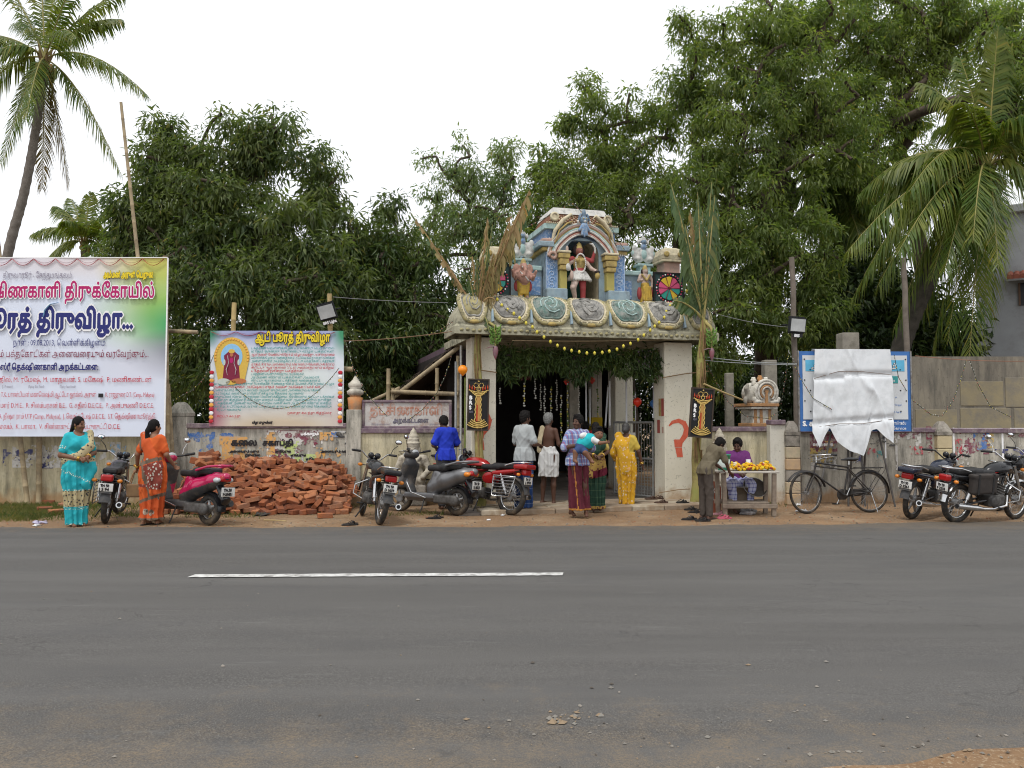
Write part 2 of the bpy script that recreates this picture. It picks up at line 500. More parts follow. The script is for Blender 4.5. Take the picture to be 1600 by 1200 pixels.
 # ------------------------------------------------------------------ ground, road, verge
def dirt_mat():
 m,nt,b=newmat('dirt',.95)
 v=coord(nt)
 col=ramp(nt,noise(nt,v,1.1,6),[(.32,(.27,.165,.085)),(.5,(.20,.12,.065)),(.7,(.31,.215,.13))])
 fine=noise(nt,v,38,4,.75)
 col=mixc(nt,ramp(nt,fine,[(.52,0.),(.66,.75)]),col,(.42,.33,.22))
 col=mixc(nt,ramp(nt,noise(nt,v,17,5,.7),[(.54,0.),(.7,.6)]),col,(.13,.08,.045))
 nt.links.new(col,b.inputs['Base Color']);bump(nt,b,fine,.6,.02);return m
def road_mat():
 m,nt,b=newmat('asphalt',.88,spec=.25)
 v=coord(nt)
 vs=coord(nt,scale=(.12,1.6,1))
 agg=noise(nt,v,120,3,.85)
 col=ramp(nt,agg,[(.32,(.040,.038,.036)),(.53,(.092,.088,.083)),(.70,(.20,.19,.178))])
 band=noise(nt,vs,1.3,3)
 col=mixc(nt,ramp(nt,band,[(.38,0.),(.68,.7)]),col,(.118,.113,.107))
 # wheel tracks run along the road, patches of dry dust across it
 col=mixc(nt,ramp(nt,noise(nt,coord(nt,scale=(.35,1,1)),1.7,6,.72),[(.5,0.),(.72,.5)]),col,(.072,.071,.071))
 col=mixc(nt,ramp(nt,noise(nt,coord(nt,scale=(.5,5,1)),2.6,5,.7),[(.60,0.),(.72,.5)]),col,(.15,.145,.137))
 ck=_n(nt,'ShaderNodeTexVoronoi');ck.feature='DISTANCE_TO_EDGE';ck.inputs['Scale'].default_value=.55
 wv=_n(nt,'ShaderNodeVectorMath');wv.operation='ADD';nn=_n(nt,'ShaderNodeTexNoise');nn.inputs['Scale'].default_value=3;nt.links.new(v,nn.inputs['Vector']);nt.links.new(v,wv.inputs[0]);nt.links.new(nn.outputs['Color'],wv.inputs[1]);nt.links.new(wv.outputs[0],ck.inputs['Vector'])
 col=mixc(nt,math_(nt,'MULTIPLY',ramp(nt,ck.outputs['Distance'],[(.002,.55),(.006,0.)]),ramp(nt,noise(nt,v,.5,2),[(.5,0.),(.62,1.)])),col,(.04,.038,.036))
 sep=_n(nt,'ShaderNodeSeparateXYZ');nt.links.new(v,sep.inputs[0])
 y=sep.outputs['Y']
 dustn=noise(nt,v,3.4,10,.8)
 near=math_(nt,'SUBTRACT',1.0,math_(nt,'MULTIPLY',math_(nt,'SUBTRACT',y,3.2),.62))
 far=math_(nt,'MULTIPLY',math_(nt,'SUBTRACT',y,10.4),.7)
 amt=math_(nt,'MAXIMUM',near,far)
 k=math_(nt,'ADD',math_(nt,'MULTIPLY',amt,.72),math_(nt,'MULTIPLY',math_(nt,'SUBTRACT',dustn,.5),2.1))
 f=ramp(nt,k,[(.2,0.),(.75,.75)])
 grit=ramp(nt,noise(nt,v,60,3,.8),[(.4,.25),(.62,1.)])
 f=math_(nt,'MULTIPLY',f,grit)
 col=mixc(nt,f,col,(.20,.152,.10))
 # pale aggregate flecks
 vor=_n(nt,'ShaderNodeTexVoronoi');vor.inputs['Scale'].default_value=26;nt.links.new(v,vor.inputs['Vector'])
 fl=ramp(nt,vor.outputs['Distance'],[(.07,.8),(.1,0.)])
 fl2=ramp(nt,noise(nt,v,3,2),[(.5,0.),(.7,1.)])
 col=mixc(nt,math_(nt,'MULTIPLY',fl,fl2),col,(.26,.245,.22))
 nt.links.new(col,b.inputs['Base Color']);bump(nt,b,agg,.35,.008);return m
dirt=dirt_mat()
g=MB()
g.quad((-300,-40,0),(300,-40,0),(300,400,0),(-300,400,0))
g.build('ground',dirt,kind='structure')
def poly_at(xs,ys,x):return float(np.interp(x,xs,ys))
FARX,FARY=[-60,-8,-3,0,4,8,60],[11.0,11.42,11.5,11.56,11.75,12.2,15.5]
def far_edge(x):return poly_at(FARX,FARY,x)+.05*math.sin(x*2.3)+.035*math.sin(x*6.1+1)+.02*math.sin(x*17+2)
def near_edge(x):
 return poly_at([-60,-3,.8,1.3,2.5,5,60],[1.5,2.9,3.44,3.68,3.90,4.05,5],x)+.04*math.sin(x*3.1)+.025*math.sin(x*9.7)
xs=[-60,-40,-25,-15]+[i*.1 for i in range(-100,101)]+[15,25,40,60]
rd=MB()
rows=[]
for x in xs:
 a,b_=near_edge(x),far_edge(x)
 rows.append([Vector((x,a-.05,-.01)),Vector((x,a,.022))]+[Vector((x,a+(b_-a)*t,.022+.03*math.sin(math.pi*t))) for t in (.25,.5,.75)]+[Vector((x,b_,.022)),Vector((x,b_+.06,-.01))])
rd.sheet(rows)
rd.build('road',road_mat(),kind='structure')
# the one centre dash in view, worn at its ends
m_paint=M('road_paint',(.62,.62,.60),(.42,.41,.39),14,.8,dirt=(.22,.21,.2),dirts=9)
def road_z(x,y):
 a,b_=near_edge(x),far_edge(x);return .022+.03*math.sin(math.pi*min(1,max(0,(y-a)/(b_-a))))
p0,p1=gp(297,901,.05),gp(878,898,.05)
mk=MB();cells=60
rows=[]
for i in range(cells+1):
 t=i/cells;c=p0.lerp(p1,t);w=.07
 jx=.03*math.sin(i*1.7)*.2
 a=c+Vector((0,-w+.006*math.sin(i*2.1),0));b_=c+Vector((.02,w+.006*math.sin(i*1.3+1),0))
 rows.append([Vector((q.x,q.y,max(road_z(q.x,q.y),road_z(q.x,q.y))+.007)) for q in (a,a.lerp(b_,.5),b_)])
mk.sheet(rows);mk.build('road_marking',m_paint,kind='structure')
# grit, pebbles and dry leaves
def scatter(name,n,region,sz,mats,label,cat,flat=.55,seed=1):
 r=np.random.default_rng(seed);V,F,MI=[],[],[]
 base=np.array([(1,0,0),(0,1,0),(-1,0,0),(0,-1,0),(0,0,1),(0,0,-.4)],float)
 tri=[(0,1,4),(1,2,4),(2,3,4),(3,0,4),(1,0,5),(2,1,5),(3,2,5),(0,3,5)]
 for i in range(n):
  x,y,z=region(r);s=sz[0]+(sz[1]-sz[0])*r.random()**3
  a=r.random()*6.28;q=base*(s,s*(.6+.4*r.random()),s*flat)*(.75+.5*r.random((6,1)))
  ca,sa=math.cos(a),math.sin(a)
  q=np.stack([q[:,0]*ca-q[:,1]*sa,q[:,0]*sa+q[:,1]*ca,q[:,2]],1)+(x,y,z)
  k=len(V);V+=q.tolist();F+=[(a_+k,b_+k,c_+k) for a_,b_,c_ in tri];MI+=[int(r.integers(len(mats)))]*8
 return link(name,mesh_np(name,V,F,mats,False,MI),label=label,cat=cat,kind='stuff')
m_peb=[M('pebble_tan',(.27,.20,.13),rough=.9),M('pebble_grey',(.22,.205,.18),rough=.9),M('pebble_dark',(.10,.085,.07),rough=.9),M('pebble_pale',(.27,.245,.21),rough=.9)]
def reg_road(r):
 if r.random()<.8:
  x=r.normal(.9,1.1);y=3.4+abs(r.normal(0,.6))
 else:x=r.uniform(-4,4);y=r.uniform(4,8)
 y=max(y,near_edge(x)+.05)
 return x,y,road_z(x,y)+.003
scatter('road_gravel',300,reg_road,(.003,.018),m_peb,'loose pebbles and grit strewn on the near side of the road','gravel',seed=3)
def reg_verge(r):
 x=r.uniform(-8.5,8.5);y=far_edge(x)+.04+3.0*r.random()**1.5
 return x,y,.004
scatter('verge_gravel',3800,reg_verge,(.004,.022),m_peb+[M('brick_chip',(.33,.12,.06),rough=.9)],'small stones and brick chips on the dirt roadside','gravel',seed=4)
def reg_near(r):
 x=r.uniform(.9,3.2);y=near_edge(x)-.02-.5*r.random()
 return x,y,.005
scatter('shoulder_gravel',300,reg_near,(.004,.016),m_peb,'grit on the brown shoulder in the near corner','gravel',seed=5)
def clod(name,px,py,n,spread,mats,label,cat,seed):
 c=gp(px,py,.04)
 return scatter(name,n,lambda r:(c.x+r.normal(0,spread),c.y+r.normal(0,spread*.5),road_z(c.x,c.y)+.004),(.006,.03),mats,label,cat,seed=seed)
clod('dirt_clods',890,1122,46,.11,m_peb[:2],'crumbled clods of earth dropped on the near lane','dirt',6)
# grass tufts on the left verge
def grass(name,n,fn,label,hgt=(.04,.14),seed=2):
 r=np.random.default_rng(seed);V,F=[],[]
 for i in range(n):
  x,y=fn(r);h=r.uniform(*hgt);a=r.random()*6.28;w=.006;lean=r.normal(0,.45,2)*h
  dx,dy=math.cos(a)*w,math.sin(a)*w;k=len(V)
  V+=[(x-dx,y-dy,0),(x+dx,y+dy,0),(x+lean[0]*.5,y+lean[1]*.5,h*.65),(x+lean[0],y+lean[1],h)]
  F+=[(k,k+1,k+2,k+3)]
 return link(name,mesh_np(name,V,F,leafmat(name+'_blade',(.04,.075,.015),(.08,.125,.028),(.2,.19,.075))),label=label,cat='grass',kind='stuff')
def fg(r):
 x=r.uniform(-10.2,-7.35) if r.random()<.8 else r.normal(-7.3,.5)
 return x,12.25+2.35*r.random()**.8
grass('grass',9000,fg,'green grass on the verge below the tall banner',(.03,.10))
grass('roadside_weeds',900,lambda r:(lambda q:(q[0]+r.normal(0,.3),q[1]+r.normal(0,.12)))([(-1.55,13.2),(-4.7,12.9),(-2.5,14.45),(-6.2,13.0),(4.4,14.5)][r.integers(5)]),'thin weeds sprouting between the parked scooters',(.03,.09),9)
# dry straw and twigs on the dirt
def straw(n,seed):
 r=np.random.default_rng(seed);V,F=[],[]
 for i in range(n):
  x=r.uniform(-5.4,-1.2) if r.random()<.8 else r.uniform(-8,7);y=far_edge(x)+.05+r.random()**1.4*1.6;a=r.normal(0,.7);L=r.uniform(.03,.22);w=.004
  dx,dy=math.cos(a)*L/2,math.sin(a)*L/2;k=len(V);z=.012
  V+=[(x-dx,y-dy-w,z),(x+dx,y+dy-w,z+.012),(x+dx,y+dy+w,z+.012),(x-dx,y-dy+w,z)];F+=[(k,k+1,k+2,k+3)]
 link('dry_straw',mesh_np('dry_straw',V,F,M('straw',(.46,.36,.2),(.3,.22,.12),20)),label='dry straw and splinters littering the dirt roadside',cat='straw',kind='stuff')
straw(260,8)
# ------------------------------------------------------------------ plaster, caps, torn paper
def plaster(name,c1,c2,mould,amount=.5,sc=1.0):
 m,nt,b=newmat(name,.92,spec=.15)
 v=coord(nt)
 col=ramp(nt,noise(nt,v,2.2*sc,6),[(.3,c1),(.7,c2)])
 st=noise(nt,coord(nt,scale=(5,5,.9)),1.4*sc,7,.72)
 col=mixc(nt,ramp(nt,st,[(.62-.2*amount,0.),(.82-.15*amount,.9)]),col,mould)
 sp=noise(nt,v,26*sc,5,.75)
 col=mixc(nt,ramp(nt,sp,[(.58,0.),(.68,.8)]),col,tuple(x*.55 for x in mould))
 # earth splashed up from the ground
 sep=_n(nt,'ShaderNodeSeparateXYZ');nt.links.new(v,sep.inputs[0])
 k=math_(nt,'ADD',math_(nt,'MULTIPLY',sep.outputs['Z'],-2.6),math_(nt,'MULTIPLY',noise(nt,v,3,4),2.2))
 col=mixc(nt,ramp(nt,k,[(.35,0.),(1.0,.75)]),col,(.36,.20,.085))
 nt.links.new(col,b.inputs['Base Color']);bump(nt,b,noise(nt,v,40,5,.7),.25,.01);return m
m_wall_cream=plaster('wall_cream',(.55,.48,.30),(.60,.55,.40),(.20,.18,.125),.95)
m_wall_grey=plaster('wall_grey',(.46,.43,.36),(.54,.51,.44),(.15,.145,.125),1.1)
m_wall_pale=plaster('wall_pale',(.62,.60,.53),(.55,.52,.44),(.28,.26,.21),.45)
m_pillar=plaster('gate_pillar_plaster',(.73,.69,.58),(.66,.62,.50),(.42,.38,.28),.2,.8)
m_cap=M('purple_cap',(.20,.14,.17),(.13,.09,.115),9,.85,dirt=(.32,.27,.25),dirts=7,bmp=.2)
m_stone=M('weathered_stone',(.36,.33,.28),(.24,.21,.18),8,.95,bmp=.4,dirt=(.12,.11,.09),dirts=5)
m_black=M('matt_black',(.012,.012,.013),rough=.6)
INK={k:M('ink_'+k,c,tuple(min(1,x*1.12) for x in c),30,.7) for k,c in dict(black=(.02,.018,.02),navy=(.025,.03,.16),magenta=(.42,.015,.13),red=(.48,.03,.05),yellow=(.75,.58,.03),white=(.8,.8,.8),grey=(.24,.22,.28),orange=(.75,.38,.08),teal=(.05,.28,.28),blue=(.05,.16,.45),paper=(.66,.64,.6),green=(.2,.42,.1),gold=(.62,.42,.08),maroon=(.2,.02,.05),pale=(.5,.55,.5),lime=(.55,.68,.2),rust=(.45,.16,.07),sky=(.25,.5,.75)).items()}
def smooth_noise(r,W,H,cell):
 gx_,gy_=W//cell+3,H//cell+3
 G=r.random((gy_,gx_));ys=np.arange(H)/cell;xs_=np.arange(W)/cell
 iy,ix=ys.astype(int),xs_.astype(int);fy,fx=(ys-iy)[:,None],(xs_-ix)[None,:]
 return G[iy][:,ix]*(1-fy)*(1-fx)+G[iy][:,ix+1]*(1-fy)*fx+G[iy+1][:,ix]*fy*(1-fx)+G[iy+1][:,ix+1]*fy*fx
def torn(parent,x,z,w,h,cover,mat,y,seed,name='poster',px=.011,lines=None):
 """remains of a paper sheet: noise decides what is still glued on"""
 r=np.random.default_rng(seed);W,H=max(3,int(w/px)),max(3,int(h/px))
 n=.4*smooth_noise(r,W,H,max(4,W//4))+.3*smooth_noise(r,W,H,max(3,W//10))+.2*smooth_noise(r,W,H,4)+.14*smooth_noise(r,W,H,2)
 kk=[q for q in INK if INK[q]==mat][0];c=INK[kk].node_tree.nodes['Color Ramp'].color_ramp.elements[0].color
 mat=M('poster_'+kk,tuple(c)[:3],tuple(.6*x+.12 for x in tuple(c)[:3]),16,.9,dirt=(.40,.38,.33),dirts=11)
 B=n<np.quantile(n,min(1,cover))
 V,F=runs_mesh(B,px,(-w/2,-h/2))
 o=link(name,mesh_np(name,V,F,mat),parent,(x,y,z))
 return o
 # ------------------------------------------------------------------ compound walls
WY=14.8
GROUP_WALL=None
def wall_section(name,label,px0,px1,ztop,Y0,Y1=None,mat=None,cap=True,thick=.2):
 """plastered wall between two pixel columns, local x along the wall, front face at y = 0"""
 Y1=Y0 if Y1 is None else Y1
 a,b_=Vector((gx(px0,Y0),Y0,0)),Vector((gx(px1,Y1),Y1,0))
 L=(b_-a).length;t=thing(name,label,'wall',a,math.atan2(b_.y-a.y,b_.x-a.x))
 w=MB();n=max(2,int(L/.25));w.box((L/2,thick/2,ztop/2-.03),(L,thick,ztop+.06));w.build('plaster_face',mat,t)
 if cap:
  c=MB();r_=random.Random(int(px0));nseg=max(1,int(L/.9));d=L/nseg
  for i in range(nseg):c.bev((d*(i+.5),thick/2,ztop+.045+r_.uniform(-.006,.006)),(d-.004,thick+.09,.09),.012)
  c.build('coping',m_cap,t)
 return t,L
zt=gz(669,WY)
# --- left, under the tall banner
t,L=wall_section('boundary_wall','mouldy cream wall with torn paper under the tall white banner',-260,262,zt-.02,WY,mat=m_wall_cream)
for i,(x,z,w,h,cv,mk_,sd) in enumerate([(L-2.75,.86,.55,.3,.42,'navy',1),(L-1.9,.83,.8,.35,.35,'navy',2),(L-2.4,.88,.9,.42,.5,'paper',3),(L-1.2,.93,.7,.42,.45,'paper',4),(L-.9,1.0,.3,.2,.3,'sky',5)]):
 torn(t,x,z,w,h,cv,INK[mk_],-.003-.001*i,sd)
 # --- middle left, behind the bricks
t,L=wall_section('boundary_wall','grey wall plastered with orange posters behind the brick heap',276,542,zt,WY,mat=m_wall_grey)
ps=[(.55,1.12,.35,.42,.35,'blue',1),(.32,1.24,.25,.18,.6,'blue',2),(1.0,1.27,.4,.08,.5,'blue',3),(1.35,.98,1.0,.52,.5,'orange',4),(1.05,1.0,.5,.5,.3,'orange',5),(2.15,1.08,.95,.55,.4,'maroon',6),(2.15,1.05,1.0,.6,.35,'paper',7),(1.75,1.12,.16,.42,.75,'orange',8),(2.1,1.02,.36,.28,.62,'lime',9),(2.78,1.25,.26,.16,.8,'orange',10),(2.95,1.28,.18,.1,.7,'blue',11),(2.8,.88,.5,.32,.3,'orange',12),(2.2,.8,.8,.25,.35,'lime',13),(3.05,1.22,.2,.24,.4,'black',14)]
for i,(x,z,w,h,cv,mk_,sd) in enumerate(ps):torn(t,x,z,w,h,cv,INK[mk_],-.003-.0012*i,sd+40)
text('கலை',.16,INK['black'],t,(1.02,-.022,1.08),bold=1,rows=16);text('சகாப்தி',.14,INK['black'],t,(1.6,-.022,1.08),bold=1,rows=16)
text('பக்காறம்',.07,INK['white'],t,(2.3,-.022,1.27),bold=1,rows=14)
for k in range(7):
 text(random.choice(['மாபெரும்','திருவிழா','அனைவரும் வருக','நடைபெறும்']),.055,INK['black'],t,(1.0+.28*k,-.023,.95-.07*(k%3)),rows=10,bold=1)
po=MB();
for x0,z0,w,h in ((1.72,1.30,.02,.02),):pass
fr=MB();fr.box((1.69,-.003,1.05),(.03,.004,.56));fr.box((2.2,-.003,1.34),(1.0,.004,.028));fr.box((2.69,-.003,1.22),(.028,.004,.22));fr.box((3.0,-.003,1.33),(.3,.004,.03));fr.box((3.14,-.003,1.2),(.028,.004,.28))
fr.build('poster_border',INK['paper'],t)
# --- wall post between the two sections with its pot finial
def post(name,label,px0,px1,ztop,Y,mats,blocks=None,pointed=True):
 x0,x1=gx(px0,Y),gx(px1,Y);w=x1-x0
 t=thing(name,label,'post',((x0+x1)/2,Y+w/2,0))
 if blocks:
  z=0.;hh=ztop/blocks
  for i in range(blocks):
   r_=random.Random(i+int(px0));b_=MB();b_.bev((r_.uniform(-.006,.006),r_.uniform(-.005,.005),z+hh/2),(w,w,hh-.008),.012);b_.build('block',mats[i%len(mats)],t);z+=hh
 else:
  b_=MB();b_.bev((0,0,ztop/2),(w,w,ztop),.012);b_.build('shaft',mats[0],t)
 if pointed:
  c=MB();c.lathe([(w*.74,ztop),(w*.74,ztop+.06),(w*.42,ztop+.2),(w*.2,ztop+.26)],4,rot=(0,0,R(45)),smooth=False);c.build('pointed_top',mats[-1],t)
 return t,w
pt,w=post('wall_post','mouldy wall post carrying an orange pot finial beside the festival banner',541,564,gz(640,WY-.06),WY-.06,[m_wall_grey],pointed=False)
ztp=gz(640,WY-.06)
m_or=M('orange_limewash',(.55,.22,.08),(.48,.26,.12),9,.9,dirt=(.3,.22,.16))
m_wh=M('aged_white_limewash',(.62,.58,.50),(.5,.46,.38),8,.9,dirt=(.22,.2,.17),bmp=.2)
f=MB();f.lathe([(.12,0),(.13,.06),(.145,.22),(.1,.24),(.1,.27)],10);f.build('pot_base',m_or,pt,(0,0,ztp))
f=MB();f.lathe([(.1,0),(.15,.03),(.16,.08),(.12,.11),(.1,.13),(.13,.17),(.135,.22),(.09,.26),(.05,.3),(.02,.36)],12);f.build('pot_finial',m_wh,pt,(0,0,ztp+.26))
post('wall_post','stubby mouldy wall post behind the right edge of the tall banner',262,292,gz(650,WY-.05),WY-.05,[m_wall_grey])
# --- section under the name board
t,L=wall_section('boundary_wall','cream wall section carrying the faded name board beside the gateway',563,735,gz(677,WY),WY,mat=m_wall_cream)
# the name board
def name_board():
 Y=WY+.06;a,b_=at(566,625,Y),at(706,670,Y);W,H=b_.x-a.x,a.z-b_.z
 t=thing('name_board','faded white name board with rust red lettering in a purple frame','sign',((a.x+b_.x)/2,Y,b_.z))
 m=M('faded_board',(.58,.56,.53),(.5,.47,.45),5,.8,dirt=(.36,.25,.2),dirts=6)
 p=MB();p.box((0,.02,H/2),(W-.06,.04,H-.06));p.build('panel',m,t)
 for (x,z,w,h) in ((0,H-.025,W,.05),(0,.025,W,.05),(-W/2+.025,H/2,.05,H-.1),(W/2-.025,H/2,.05,H-.1)):
  f=MB();f.bev((x,.01,z),(w,.08,h),.008);f.build('frame_bar',m_cap,t)
 red=M('faded_red',(.40,.15,.09),(.5,.36,.3),13,.8,dirt=(.55,.5,.47),dirts=14)
 text('தட்சிணகாளி',.26,red,t,(0,-.004,.26),'c',width=1.4,rows=30,bold=1)
 text('அறக்கட்டளை',.12,INK['grey'],t,(.08,-.004,.115),'c',width=.68,rows=22,outline=INK['black'],ol=1)
 text('சேந்தமங்கலம்',.045,INK['grey'],t,(-.66,-.004,.07),rows=12);text('அருள்மிகு',.05,INK['grey'],t,(-.6,-.004,.46),rows=12);text('திருவாரூர்',.04,INK['grey'],t,(.42,-.004,.07),rows=12)
name_board()
# --- right of the gateway
t,L=wall_section('boundary_wall','cream wall section behind the flower seller',1083,1206,gz(674,WY+.2),WY+.2,mat=m_wall_cream)
t,L=wall_section('boundary_wall','short pale wall stub under a purple slab beside the orange block post',1203,1227,gz(664,WY-.1),WY-.1,mat=m_wall_pale)
m_blk=[M('ochre_block',(.52,.36,.2),(.42,.3,.2),7,.95,bmp=.3,dirt=(.3,.26,.2)),M('peach_block',(.5,.38,.27),(.46,.4,.26),6,.95,bmp=.3,dirt=(.28,.26,.2))]
post('wall_post','orange block wall post with a rounded grey head by the sheeted notice board',1228,1250,gz(680,WY-.2),WY-.2,m_blk+[m_stone],blocks=6)
WYR=WY+.35
t,L=wall_section('boundary_wall','poster covered wall behind the parked black bicycle',1249,1466,gz(676,WYR),WYR,mat=m_wall_grey)
ps=[(.45,1.12,.52,.34,.75,'maroon',1),(.4,.85,.42,.36,.45,'gold',2),(.45,.75,.5,.3,.4,'paper',3),(.45,1.1,.4,.1,.35,'orange',15),(1.95,1.2,.7,.3,.3,'paper',4),(2.05,1.28,.75,.16,.35,'maroon',5),(2.45,1.18,.12,.5,.5,'maroon',6),(2.2,.98,.26,.16,.4,'red',7),(1.35,.98,.16,.16,.35,'red',8),(1.5,.86,.1,.22,.4,'teal',9),(1.1,.9,.3,.3,.3,'navy',10),(1.82,.9,.05,.6,.8,'paper',11),(1.55,1.2,.5,.3,.2,'black',12)]
for i,(x,z,w,h,cv,mk_,sd) in enumerate(ps):torn(t,x,z,w,h,cv,INK[mk_],-.003-.0012*i,sd+80)
fr=MB()
for x,z,w,h in ((2.1,1.38,1.0,.025),(1.62,1.1,.025,.55),(2.6,1.08,.03,.62)):fr.box((x,-.002,z),(w,.004,h))
fr.build('poster_border',INK['white'],t)
for k in range(5):text('பெருவிழா அழைப்பிதழ்',.045,INK['black'],t,(.24,-.022,.98-.08*k),rows=10,width=.42)
text('வருக வருக',.08,INK['white'],t,(.24,-.022,1.06),rows=12,bold=1,width=.42)
post('wall_post','yellow block wall post with a pointed head behind the parked motorcycles',1464,1487,gz(680,WYR-.12),WYR-.12,[M('yellow_block',(.58,.48,.26),(.5,.43,.28),6,.95,bmp=.3,dirt=(.3,.27,.2)),M('buff_block',(.54,.45,.28),(.48,.4,.25),6,.95,bmp=.3)]+[m_stone],blocks=5)
t,L=wall_section('boundary_wall','wall with torn purple bordered posters at the right edge behind the motorcycles',1487,1740,gz(677,WYR),WYR,mat=m_wall_grey)
ps=[(.45,1.15,.62,.5,.35,'maroon',1),(.55,1.18,.3,.4,.4,'blue',2),(.72,1.2,.14,.35,.5,'gold',3),(1.1,.95,.6,.12,.4,'navy',4),(1.3,.82,.5,.1,.5,'navy',5),(1.5,1.2,.5,.3,.35,'paper',6),(.2,.9,.2,.4,.35,'paper',7),(1.2,1.28,.35,.1,.4,'maroon',8),(.12,1.0,.14,.4,.4,'red',9)]
for i,(x,z,w,h,cv,mk_,sd) in enumerate(ps):torn(t,x,z,w,h,cv,INK[mk_],-.003-.0012*i,sd+120)
fr=MB()
for x,z,w,h in ((.5,1.38,.92,.028),(.03,1.1,.03,.6),(.95,1.1,.035,.56),(1.5,1.385,.8,.022)):fr.box((x,-.002,z),(w,.004,h))
fr.build('poster_border',INK['white'],t)
# far compound wall and the grey house on the right
FY=17.5
t,L=wall_section('compound_wall','tall stained concrete compound wall in front of the grey house',1405,1850,gz(557,FY),FY,mat=plaster('raw_concrete',(.20,.18,.15),(.27,.24,.185),(.09,.085,.075),1.0,.6),cap=False)
wp=M('ochre_wash',(.29,.245,.15),(.23,.20,.145),3,.95,dirt=(.19,.175,.15),dirts=2.2,bmp=.2)
for i,(x0,x1,y0,y1) in enumerate(((1500,1568,596,634),(1570,1660,590,636),(1500,1580,638,680),(1584,1700,638,680),(1430,1496,640,690))):
 p=MB();a,b_=at(x0,y0,FY),at(x1,y1,FY);o_=t.location
 p.bev(((a.x+b_.x)/2-o_.x,-.006,(a.z+b_.z)/2),(b_.x-a.x,.02,a.z-b_.z),.006);p.build('render_panel',wp,t)
def house():
 Y=23.;x0=gx(1530,Y);a=at(1530,378,Y)
 t=thing('house','plain grey rendered house with a red tiled window hood at the right edge','building',(x0,Y,0),R(-33))
 H=7.4;D=9.
 m=M('grey_render',(.33,.345,.36),(.28,.29,.30),1.5,.9,dirt=(.22,.22,.22),dirts=1.1)
 w=MB();w.box((6,D/2,H/2),(12,D,H));w.build('wall',m,t)
 wa,wb=at(1582,448,Y),at(1640,482,Y)
 o=MB();o.box(((wa.x+wb.x)/2-x0,-.003,(wa.z+wb.z)/2),(wb.x-wa.x,.05,wa.z-wb.z));wd=o.build('window',M('window_dark',(.02,.02,.024),rough=.3),t)
 for dx in (-.5,0,.5):
  f=MB();f.box(((wa.x+wb.x)/2-x0+dx*(wb.x-wa.x),-.04,(wa.z+wb.z)/2),(.05,.04,wa.z-wb.z));f.build('window_bar',M('window_wood',(.16,.1,.07)),wd)
 hz=wa.z+.1;tl=M('red_tile',(.36,.12,.08),(.28,.1,.07),8,.85,bmp=.3)
 for i in range(9):
  h_=MB();h_.tube([(wa.x-x0-.2+i*.15,-.02,hz+.18),(wa.x-x0-.2+i*.15,-.6,hz)],.085,8);h_.build('hood_tile',tl,t)
 s_=MB();s_.box((wa.x-x0+.4,-.3,hz+.01),(1.4,.62,.05),rot=(R(16),0,0));s_.build('hood_slab',m,t)
 p=MB();p.bev((6,D/2,H+.12),(12.3,D+.3,.24),.03);p.build('parapet',m,t)
house()
# ------------------------------------------------------------------ temple gateway (local x along its front, y into the depth)
GA=R(15);GO=Vector((-.51,14.2,0))
GM=Matrix.Translation(GO)@Matrix.Rotation(GA,4,'Z')
def gl(px,py,v):
 """gateway-local point on the plane y = v seen at a pixel"""
 o=GM.inverted()@Vector((0,0,CAM_H));d=(GM.inverted().to_3x3()@(at(px,py,10)-Vector((0,0,CAM_H))))
 t=(v-o.y)/d.y
 return o+d*t
gate=thing('temple_gateway','painted temple gateway with curved eave, cream pillars and a domed niche tower','gateway',GO,GA)
TW=dict(blue=M('tower_blue',(.12,.23,.44),(.18,.31,.52),22,.85,dirt=(.5,.56,.62),dirts=24),greyblue=M('tower_greyblue',(.24,.33,.39),(.3,.38,.42),8,.85,dirt=(.18,.22,.25),dirts=6),aqua=M('tower_aqua',(.33,.48,.46),(.42,.54,.52),8,.85,dirt=(.2,.26,.26),dirts=7),gold=M('tower_gold',(.43,.32,.11),(.34,.26,.10),9,.8,dirt=(.24,.18,.08),dirts=9),cream=M('tower_cream',(.60,.53,.37),(.5,.44,.3),9,.85,dirt=(.3,.27,.2),dirts=8),pink=M('tower_pink',(.50,.32,.26),(.43,.28,.22),9,.85,dirt=(.34,.26,.22),dirts=8),red=M('tower_red',(.36,.08,.06),(.3,.09,.07),9,.8),white=M('tower_white',(.62,.61,.57),(.5,.5,.48),9,.85,dirt=(.3,.3,.28),dirts=10),green=M('tower_green',(.03,.12,.10),(.05,.15,.12),9,.85),grey=M('eave_grey',(.24,.235,.22),(.40,.385,.35),11,.95,dirt=(.05,.05,.045),dirts=7,bmp=.6),greygreen=M('eave_green',(.10,.19,.165),(.30,.31,.28),10,.95,dirt=(.06,.08,.07),dirts=9,bmp=.5),olive=M('eave_olive',(.38,.33,.16),(.30,.27,.16),10,.95,dirt=(.10,.10,.07),dirts=9,bmp=.4),stain=M('stained_cement',(.40,.38,.28),(.28,.26,.18),7,.95,dirt=(.08,.08,.06),dirts=6,bmp=.4))
# pillars
for px0,px1,nm in ((736,775,'l'),(1039,1083,'r')):
 a,b_=gl(px0,700,-.2),gl(px1,700,-.2);w=b_.x-a.x
 p=MB();p.bev(((a.x+b_.x)/2,.03,1.5),(w,.46,3.0),.012);po_=p.build('pillar',m_pillar,gate)
 if nm=='r':
  PR=(a.x+b_.x)/2
 else:PL=(a.x+b_.x)/2
for x in (PR,):
 p=MB();p.bev((x,2.6,1.5),(.42,.42,3.0),.012);p.build('rear_pillar',m_pillar,gate)
m_orange_paint=M('orange_paint',(.60,.10,.05),(.62,.16,.1),14,.85)
